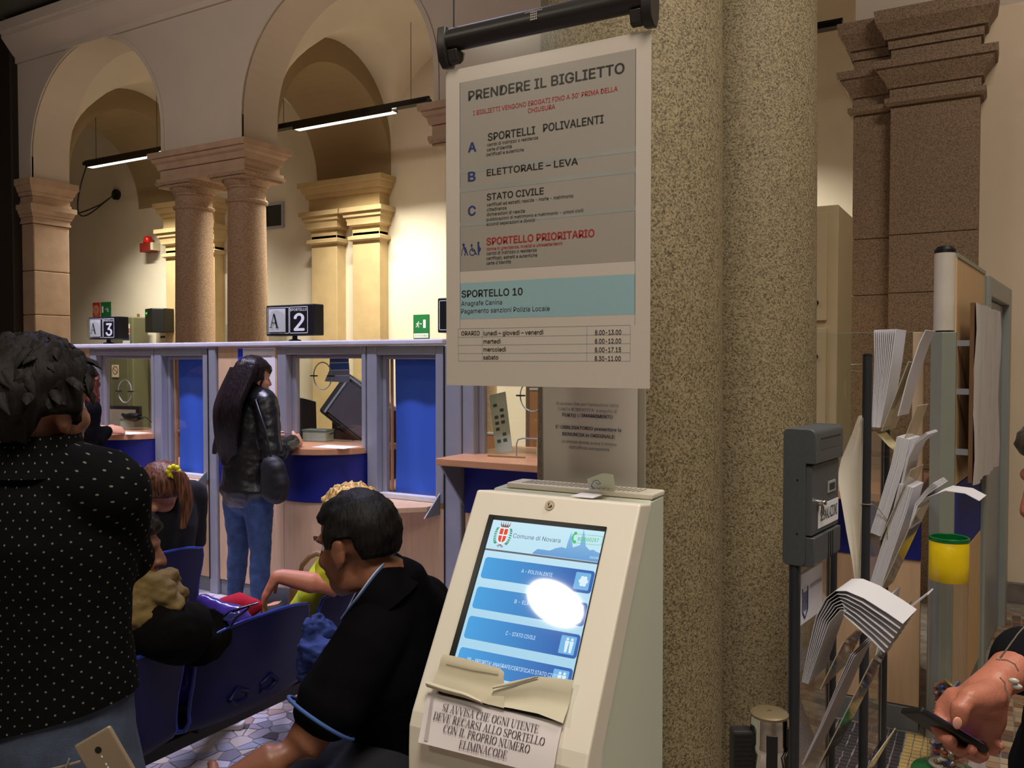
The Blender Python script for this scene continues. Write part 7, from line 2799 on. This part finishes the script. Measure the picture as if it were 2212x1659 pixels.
fuse(so, 'scarf', M('olive_scarf', (112, 92, 52), .95, var=.2, scale=14, bump=.4, bscale=120), p5, .007, 3, wrinkle=.013, wscale=24, seed=12)
tr = body_mesh(J5, H5, .012, ('legs',))
seg(tr, [(J5['pelvis'] + Z * .05, .16, .12), (J5['pelvis'] - Z * .04, .17, .13)], J5['side'], 20)
fuse(tr, 'trousers', MATS['dark_trousers'], p5, .01, 3)
shoes(J5, p5, BLACKCLOTH, SOLE)

# ---- blond woman in lime, arm over the back of the next seat
J6 = sit_J((-2.34, 2.48), 190, .45, -.02, .0, sh=.150, hw=.09, tall=.95)
J6['neck'] = far(748, 1190, 2.95)
J6['chest'] = far(722, 1300, 3.0)
J6['shL'] = far(735, 1222, 2.80)
J6['shR'] = J6['neck'] + V((-.06, .17, -.05))
J6['elL'] = far(716, 1268, 2.74)
J6['wrL'] = far(598, 1243, 2.70)
J6['hdL'] = (far(566, 1300, 2.72) - far(598, 1243, 2.70), V((.5, .5, -.6)), .28)
J6['elR'] = J6['shR'] + V((-.12, .03, -.24))
J6['wrR'] = J6['elR'] + V((-.2, -.1, 0))
J6['hdR'] = (V((-1, -.2, 0)), V((0, 0, -1)), .4)
o3 = onZ(455, 1572, 0.0)
for q, oo in (('L', o3), ('R', o3 + V((-.10, .62, 0)))):
    J6['an' + q] = V((oo.x + .055, oo.y + .025, .095))
    J6['to' + q] = V((oo.x - .07, oo.y - .03, .045))
    J6['kn' + q] = V((J6['hip' + q].x - .34, J6['hip' + q].y + (-.22 if q == 'L' else .08), .54))
H6 = Head(far(757, 1124, 2.95), V((-.95, -.25, -.05)), (0, 0, 1), .98)
p6 = fuse(body_mesh(J6, H6, w=.95), 'person', M('skin_flush', (206, 132, 104), .5, var=.06, scale=26, bump=.12, bscale=260), None, .0065, 3, base=(-2.34, 2.48, 0), label='blond woman in lime resting her arm along the back of a blue seat', cat='person')
H6.eyes(p6)
hb = MB()
H6.hair(hb, .022, .36, -.7, .010, 12, seed=3)
part(hb, 'hair', hair_mat('hair_blond', (206, 160, 92), .5), p6, smooth=60)
LIME = M('lime_shirt', (196, 208, 34), .8, var=.06, scale=9)
fuse(body_mesh(J6, H6, .018, ('torso', 'arms'), w=1.0, sleeve=.30, hem=.03), 'lime_top', LIME, p6, .009, 4, wrinkle=.006, wscale=9, seed=5)
tr = body_mesh(J6, H6, .012, ('legs',))
seg(tr, [(J6['pelvis'] + Z * .05, .16, .12), (J6['pelvis'] - Z * .04, .17, .13)], J6['side'], 20)
fuse(tr, 'trousers', MATS['dark_trousers'], p6, .01, 3)
PINK = M('dusty_pink_shoe', (150, 96, 88), .7, var=.1)
# her trainers: one shows under the seats, the other is hidden beside it
o3 = onZ(455, 1572, 0.0)
dd = V((-.90, -.42, 0)).normalized()
ss = V((-dd.y, dd.x, 0))
for oo in (o3, o3 + V((-.10, .62, 0))):
    b = MB()
    seg(b, [(oo - dd * .095 + Z * .062, .036, .045), (oo - dd * .04 + Z * .058, .040, .042), (oo + dd * .06 + Z * .046, .041, .026), (oo + dd * .13 + Z * .036, .032, .018)], ss, 14)
    sho = fuse(b, 'shoe', PINK, p6, .005, 2)
    part(MB().prism([oo + dd * x + ss * y + Z * .004 for x, y in ((-.145, -.025), (-.15, 0), (-.145, .025), (-.06, .04), (.06, .044), (.14, .034), (.17, 0), (.14, -.034), (.06, -.044), (-.06, -.04))], (0, 0, .026)), 'sole', SOLE, sho, bevel=.006)
    for i in range(3):
        a = oo + dd * (-.035 + .03 * i)
        sd = ss if ss.dot(CAM - oo) > 0 else -ss
        part(MB().tube([a + sd * .045 + Z * .028, a + sd * .043 + dd * -.012 + Z * .052, a + sd * .028 - dd * .022 + Z * .085], .005, 6, flat=.5), 'stripe', M('pale_stripe', (226, 210, 204), .6), sho, smooth=60)

# purple shiny handbag with a red cloth on the empty-backed seat
PUR = M('purple_patent', (72, 52, 150), .22, var=.12, scale=10, coat=.4)
t = thing('handbag', 'shiny purple handbag with dark straps lying on a blue seat', 'bag', (-2.32, 1.94, .455))
b = MB()
seg(b, [(V((-2.400, 1.770, 0.540)), .09, .07), (V((-2.320, 1.870, 0.560)), .12, .11), (V((-2.260, 1.970, 0.560)), .12, .11), (V((-2.220, 2.070, 0.540)), .08, .09)], V((1, 0, 0)), 20)
seg(b, [(far(436, 1300, 2.56), .030, .024), (far(470, 1326, 2.54), .045, .035), (far(520, 1345, 2.52), .05, .04)], V((0, 0, 1)), 12)
seg(b, [(V((-2.320, 1.830, 0.640)), .09, .09), (V((-2.270, 1.940, 0.640)), .09, .09)], V((1, 0, 0)), 14)
fuse(b, 'bag_body', PUR, t, .008, 3, wrinkle=.006, wscale=12, seed=3)
part(MB().tube([far(476, 1338, 2.44), far(498, 1322, 2.43), far(520, 1314, 2.43), far(556, 1302, 2.46)], .009, 8, flat=.45), 'strap', BLACK_GLOSS, t, smooth=60)
part(MB().tube([far(500, 1352, 2.42), far(512, 1334, 2.42), far(540, 1312, 2.44)], .008, 8, flat=.45), 'strap', BLACK_GLOSS, t, smooth=60)
part(MB().tube([far(x, y, 2.41) for x, y in ((484, 1338), (500, 1324), (510, 1326), (498, 1340), (484, 1338))], .004, 8), 'buckle', M('blue_steel', (110, 130, 200), .2, metal=.8), t, smooth=60)
b = MB()
seg(b, [(far(486, 1308, 2.64), .035, .03), (far(515, 1304, 2.66), .045, .04), (far(548, 1310, 2.68), .032, .03)], V((.5, -.8, 0)), 14)
seg(b, [(far(515, 1316, 2.66), .05, .05), (far(512, 1372, 2.66), .05, .05)], V((1, 0, 0)), 14)
tag(fuse(b, 'red_cloth', M('red_fleece', (186, 20, 48), .95, var=.1, bump=.3), None, .007, 3, wrinkle=.004, wscale=12), 'folded red fleece lying on the purple handbag', 'cloth')
# blue jacket hung over the end of the seat row
b = MB()
for (x0, y0, x1, y1, d_, r0, r1) in ((668, 1345, 662, 1440, 2.60, .022, .040), (688, 1336, 690, 1450, 2.63, .026, .050), (708, 1352, 716, 1440, 2.66, .024, .045), (676, 1400, 712, 1420, 2.58, .045, .045), (664, 1455, 704, 1470, 2.62, .035, .04)):
    seg(b, [(far(x0, y0, d_), r0, r0 * .8), (far((x0 + x1) / 2 + 3, (y0 + y1) / 2, d_ - .015), r1, r0), (far(x1, y1, d_), r1 * .9, r0)], V((.5, .8, 0)), 14)
o = fuse(b, 'denim_jacket', M('blue_jacket', (34, 54, 116), .85, var=.2, scale=14, bump=.3), None, .006, 3, wrinkle=.014, wscale=26, seed=9)
tag(o, 'crumpled blue jacket hung between the empty-backed seat and the lime woman', 'jacket')
# tan handbag strap behind the seated man
t = thing('tan_bag', 'tan leather handbag on the lap of the woman in lime, its handle arching up', 'bag', far(665, 1330, 3.0))
pts = [far(647, 1248, 2.98), far(652, 1222, 2.98), far(668, 1203, 2.98), far(684, 1195, 2.98), far(697, 1200, 2.98)]
part(MB().tube(pts, .011, 8, flat=.5), 'handle', M('tan_leather', (128, 92, 62), .5, var=.1), t, smooth=60)
part(MB().tube([far(662, 1248, 2.94), far(676, 1226, 2.94), far(690, 1204, 2.94), far(697, 1200, 2.96)], .008, 8, flat=.5), 'handle', M('dark_tan', (84, 58, 40), .5), t, smooth=60)
b = MB()
seg(b, [(far(655, 1262, 3.0), .05, .05), (far(660, 1310, 3.0), .07, .06), (far(664, 1350, 3.0), .06, .05)], V((.8, .5, 0)), 14)
fuse(b, 'bag_body', MATS['tan_leather'], t, .01, 2)

# ---- woman with curly auburn hair at window 3
c7 = (-5.43, 3.52)
J7 = stand_J(c7, 86, .83, (.02, .0), sh=.14, hw=.08)
J7['elR'] = V((-5.30, 3.52, .99))
J7['wrR'] = V((-5.355, 3.70, 1.095))
J7['hdR'] = (V((.1, 1, -.0)), V((-.6, 0, -.6)), .4)
J7['elL'] = V((-5.66, 3.55, .98))
J7['wrL'] = V((-5.55, 3.72, 1.09))
J7['hdL'] = (V((.2, 1, 0)), V((.5, 0, -.6)), .4)
H7 = Head(V((-5.375, 3.55, 1.39)), U3(108) + V((0, 0, -.2)), (0, 0, 1), .97)
p7 = fuse(body_mesh(J7, H7, w=.86), 'person', SKIN, None, .0085, 3, base=(c7[0], c7[1], 0), label='woman with curly auburn hair in a dark coat at window 3', cat='person')
H7.eyes(p7)
hb = MB()
H7.hair(hb, .018, .4, -.9, .012, 9, seed=14)
rr7 = random.Random(5)
for i in range(46):
    a = rr7.uniform(0, math.tau)
    z0 = rr7.uniform(-.02, .07)
    p = H7.c + H7.s * (.088 * math.cos(a)) - H7.f * (abs(math.sin(a)) * .08 + .01) + Z * z0
    L = rr7.uniform(.18, .30)
    pts = [p + V((.014 * math.cos(k * 1.5 + i), .014 * math.sin(k * 1.5 + i), 0)) + (p - H7.c) * V((.25, .25, 0)) * (k / 7) - Z * (L * k / 7) for k in range(8)]
    hb.tube(pts, [.016, .018, .018, .017, .016, .015, .013, .006], 6)
part(hb, 'hair', hair_mat('hair_auburn', (108, 56, 42), .4), p7, smooth=60)
fuse(body_mesh(J7, H7, .024, ('torso', 'arms'), w=.88, hem=.10), 'coat', BLACKCLOTH, p7, .01, 4, wrinkle=.006, seed=3)
tr = body_mesh(J7, H7, .010, ('legs',), w=.88)
seg(tr, [(J7['pelvis'] + Z * .05, .14, .11), (J7['pelvis'] - Z * .04, .15, .12)], J7['side'], 20)
fuse(tr, 'trousers', MATS['dark_trousers'], p7, .01, 3)
shoes(J7, p7, BLACKCLOTH, SOLE)
b = MB()
seg(b, [(V((-5.30, 3.40, 1.02)), .05, .03), (V((-5.33, 3.37, .93)), .09, .04), (V((-5.30, 3.37, .86)), .08, .04)], V((1, 0, 0)), 14)
o = fuse(b, 'floral_bag', ramp_mat('floral_print', [(.2, (40, 16, 30)), (.42, (120, 30, 70)), (.5, (216, 190, 196)), (.58, (190, 80, 130)), (.7, (50, 40, 60)), (.85, (190, 90, 200))], noise_tex(28, 2), .6), None, .009, 2, wrinkle=.004)
tag(o, 'floral printed bag at the side of the auburn-haired woman', 'bag')

# ---- man at the edge holding a phone
c8 = at(2405, 1300, 1.36)
J8 = stand_J((c8.x + .02, c8.y + .02), 212, .95, (.03, 0), sh=.175, hw=.09)
n8, h8 = at(2520, 1100, 1.36), at(2455, 1250, 1.36)
J8['neck'] = V((n8.x, n8.y, 1.36))
J8['chest'] = V((h8.x, h8.y, 1.20))
for q, sg in (('L', -1), ('R', 1)):
    J8['sh' + q] = J8['neck'] + J8['side'] * (sg * .16) - Z * .06
H8 = Head(at(2352, 1030, 1.42), V((-.85, -.35, -.35)), (-.2, -.1, 1), 1.0)
wr = at(2143, 1478, 1.235)
el = at(2262, 1395, 1.34)
J8['elL'], J8['wrL'] = el, wr
J8['elR'] = J8['shR'] - Z * .26 + V((.02, .06, 0))
J8['wrR'] = J8['elR'] - Z * .20 + V((-.06, 0, 0))
J8['hdR'] = (V((-.1, 0, -1)), V((-1, 0, 0)), .4)
m8 = body_mesh(J8, H8)
# the hand that holds the phone: palm behind it, thumb across the screen, four fingers wrapping from below


def A8(x, y, d):
    return at(x, y, d)


seg(m8, [(A8(2150, 1470, 1.24), .027, .024), (A8(2128, 1500, 1.225), .034, .026), (A8(2112, 1535, 1.225), .040, .024), (A8(2100, 1565, 1.23), .040, .020)], V((.8, .1, .6)), 16)
seg(m8, [(A8(2142, 1500, 1.20), .022, .022), (A8(2112, 1510, 1.185), .022, .021), (A8(2088, 1512, 1.172), .0165, .015), (A8(2074, 1530, 1.166), .0145, .0125), (A8(2071, 1556, 1.166), .0125, .0100)], V((.7, .3, .5)), 14)
for pts in (((2060, 1500, 1.25, .0125), (2034, 1530, 1.255, .0115), (2021, 1562, 1.24, .0110), (2035, 1590, 1.215, .0105), (2056, 1603, 1.195, .0095)),
            ((2072, 1530, 1.255, .0130), (2046, 1570, 1.258, .0118), (2050, 1604, 1.235, .0112), (2078, 1622, 1.205, .0108), (2098, 1620, 1.19, .0098)),
            ((2098, 1555, 1.255, .0125), (2078, 1595, 1.255, .0116), (2090, 1624, 1.232, .0110), (2112, 1634, 1.21, .0105), (2124, 1630, 1.195, .0095)),
            ((2128, 1560, 1.25, .0115), (2122, 1595, 1.25, .0105), (2136, 1616, 1.232, .0098), (2152, 1620, 1.215, .0092), (2161, 1613, 1.205, .0082))):
    seg(m8, [(A8(x, y, d), r, r) for x, y, d, r in pts], None, 12)
p8 = fuse(m8, 'person', SKIN_RED, None, .0048, 3, base=(c8.x, c8.y, 0), label='man in a dark shirt at the picture edge looking down at a phone', cat='person')
H8.eyes(p8)
tn = A8(2068, 1562, 1.154)
part(MB().ball(tn, .0065, .002, .0085, 12, Matrix.Rotation(R(30), 3, 'Z')), 'thumbnail', M('nail_pink', (222, 160, 138), .3), p8, smooth=60)
hb = MB()
H8.hair(hb, .012, .45, -.6, .004, 30, seed=6)
part(hb, 'hair', hair_mat('hair_grey_dark', (70, 64, 58)), p8, smooth=60)
DSH = M('dark_navy_shirt', (16, 16, 20), .9, spec=.1, var=.15, scale=14, bump=.25, bscale=400)
sb = body_mesh(J8, H8, .016, ('torso',), hem=.10)
a8, e8, w8 = J8['shL'], el, wr
seg(sb, [(a8, .072, .072), (a8.lerp(e8, .5), .066, .064), (e8, .060, .058), (e8.lerp(w8, .30), .052, .05), (e8.lerp(w8, .52), .049, .046)], None, 18)
a8, e8, w8 = J8['shR'], J8['elR'], J8['wrR']
seg(sb, [(a8, .072, .072), (e8, .058, .058), (w8, .04, .04)], None, 18)
fuse(sb, 'shirt', DSH, p8, .008, 4, wrinkle=.006, wscale=9, seed=8)
tr = body_mesh(J8, H8, .014, ('legs',))
seg(tr, [(J8['pelvis'] + Z * .06, .165, .12), (J8['pelvis'] - Z * .04, .18, .13)], J8['side'], 20)
fuse(tr, 'trousers', MATS['dark_trousers'], p8, .01, 3)
shoes(J8, p8, BLACKCLOTH, SOLE)
# phone in that hand
t = thing('handheld_phone', 'black phone held low in the hand of the man at the edge', 'phone', A8(2070, 1580, 1.2))
e0, e1 = A8(1989, 1532, 1.205), A8(2136, 1622, 1.185)
ax = (e1 - e0)
LN = ax.length
ax.normalize()
vd = (CAM - e0).normalized()
upn = V((.866, .5, 0)) * .45 + Z * .75 + V((-.5, .866, 0)) * .32
upn = (upn - ax * upn.dot(ax)).normalized()
wd = ax.cross(upn).normalized()
if wd.dot(vd) > 0:
    wd = -wd
ctr = (e0 + e1) / 2 + wd * .033
part(MB().obox(ctr, ax * (LN / 2), wd * .034, upn * .0048), 'case', BLACK, t, bevel=.003, seg=3)
part(MB().obox(ctr + upn * .0049, ax * (LN / 2 - .008), wd * .031, upn * .0006), 'screen', glow('phone_screen', (120, 84, 150), .35), t)
# rimless reading glasses hanging from his shirt
t = thing('hanging_glasses', 'rimless glasses hanging against the dark shirt of the man at the edge', 'glasses', A8(2190, 1490, 1.15))
WIRE = M('pale_wire', (186, 176, 160), .25, metal=.8)
part(MB().tube([A8(x, y, 1.16) for x, y in ((2160, 1464), (2170, 1474), (2172, 1490), (2180, 1505), (2196, 1518), (2215, 1524), (2235, 1518))], .0011, 6), 'lens_rim', WIRE, t, smooth=60)
part(MB().tube([A8(x, y, 1.165) for x, y in ((2152, 1424), (2175, 1426), (2192, 1435), (2200, 1450))], .0010, 6), 'bridge', WIRE, t, smooth=60)
part(MB().tube([A8(x, y, 1.17) for x, y in ((2160, 1422), (2178, 1398), (2200, 1368), (2216, 1350))], .0012, 6), 'temple', WIRE, t, smooth=60)
for (x, y) in ((2190, 1471), (2197, 1483)):
    part(MB().ball(A8(x, y, 1.158), .0068, .003, .0040, 10), 'nose_pad', M('clear_pad', (190, 186, 176), .25), t, smooth=60)

# ---- office chair and clerk behind the glass
t = thing('office_chair', 'black office chair behind teller window 2', 'chair', onY(632, 900, 5.30) * V((1, 1, 0)))
T = Matrix.Translation(onY(632, 900, 5.30) * V((1, 1, 0))) @ Matrix.Rotation(.5, 4, 'Z')
rows = [[T @ V((-.2 + .4 * i / 8, .03 * ((i - 4) / 4) ** 2 - .04 * j / 8, .72 + .55 * j / 8 - .04 * ((i - 4) / 4) ** 2 * (j > 6))) for i in range(9)] for j in range(9)]
part(MB().sheet(rows, .04), 'backrest', BLACK, t, smooth=60)
part(MB(T).box(-.22, .22, .02, .45, .44, .50), 'seat', BLACK, t, bevel=.02)
part(MB(T).cyl((0, .24, .08), (0, .24, .44), .03, n=12), 'gas_post', BLACK, t)
for k in range(5):
    a = math.tau * k / 5
    part(MB(T).tube([(0, .24, .09), (.28 * math.cos(a), .24 + .28 * math.sin(a), .05)], [.022, .015], 8).ball((.28 * math.cos(a), .24 + .28 * math.sin(a), .032), .03, n=8), 'foot', BLACK, t, smooth=60)
J9 = sit_J((-2.35, 5.35), 265, .46, .06, 0, sh=.155)
for q, sg in (('L', -1), ('R', 1)):
    J9['el' + q] = J9['sh' + q] + J9['side'] * sg * .06 + V((0, -.05, -.24))
    J9['wr' + q] = J9['el' + q] + V((0, -.22, .03))
    J9['hd' + q] = (V((0, -1, 0)), V((0, 0, -1)), .3)
H9 = Head(J9['neck'] + V((0, -.05, .15)), V((0, -1, -.3)), (0, -.2, 1))
p9 = fuse(body_mesh(J9, H9), 'person', SKIN, None, .009, 3, base=(-2.35, 5.35, 0), label='clerk in a dark jumper seated behind the divider under the poster', cat='person')
H9.eyes(p9)
hb = MB()
H9.hair(hb, .016, .38, -.7, .005, 24, seed=1)
part(hb, 'hair', HB1, p9, smooth=60)
fuse(body_mesh(J9, H9, .018, ('torso', 'arms'), hem=.03), 'jumper', BLACKCLOTH, p9, .01, 4, wrinkle=.004)
tr = body_mesh(J9, H9, .012, ('legs',))
seg(tr, [(J9['pelvis'] + Z * .05, .16, .12), (J9['pelvis'] - Z * .04, .17, .13)], J9['side'], 20)
fuse(tr, 'trousers', MATS['dark_trousers'], p9, .012, 3)
shoes(J9, p9, BLACKCLOTH, SOLE)
bpy.data.scenes.remove(TMP)
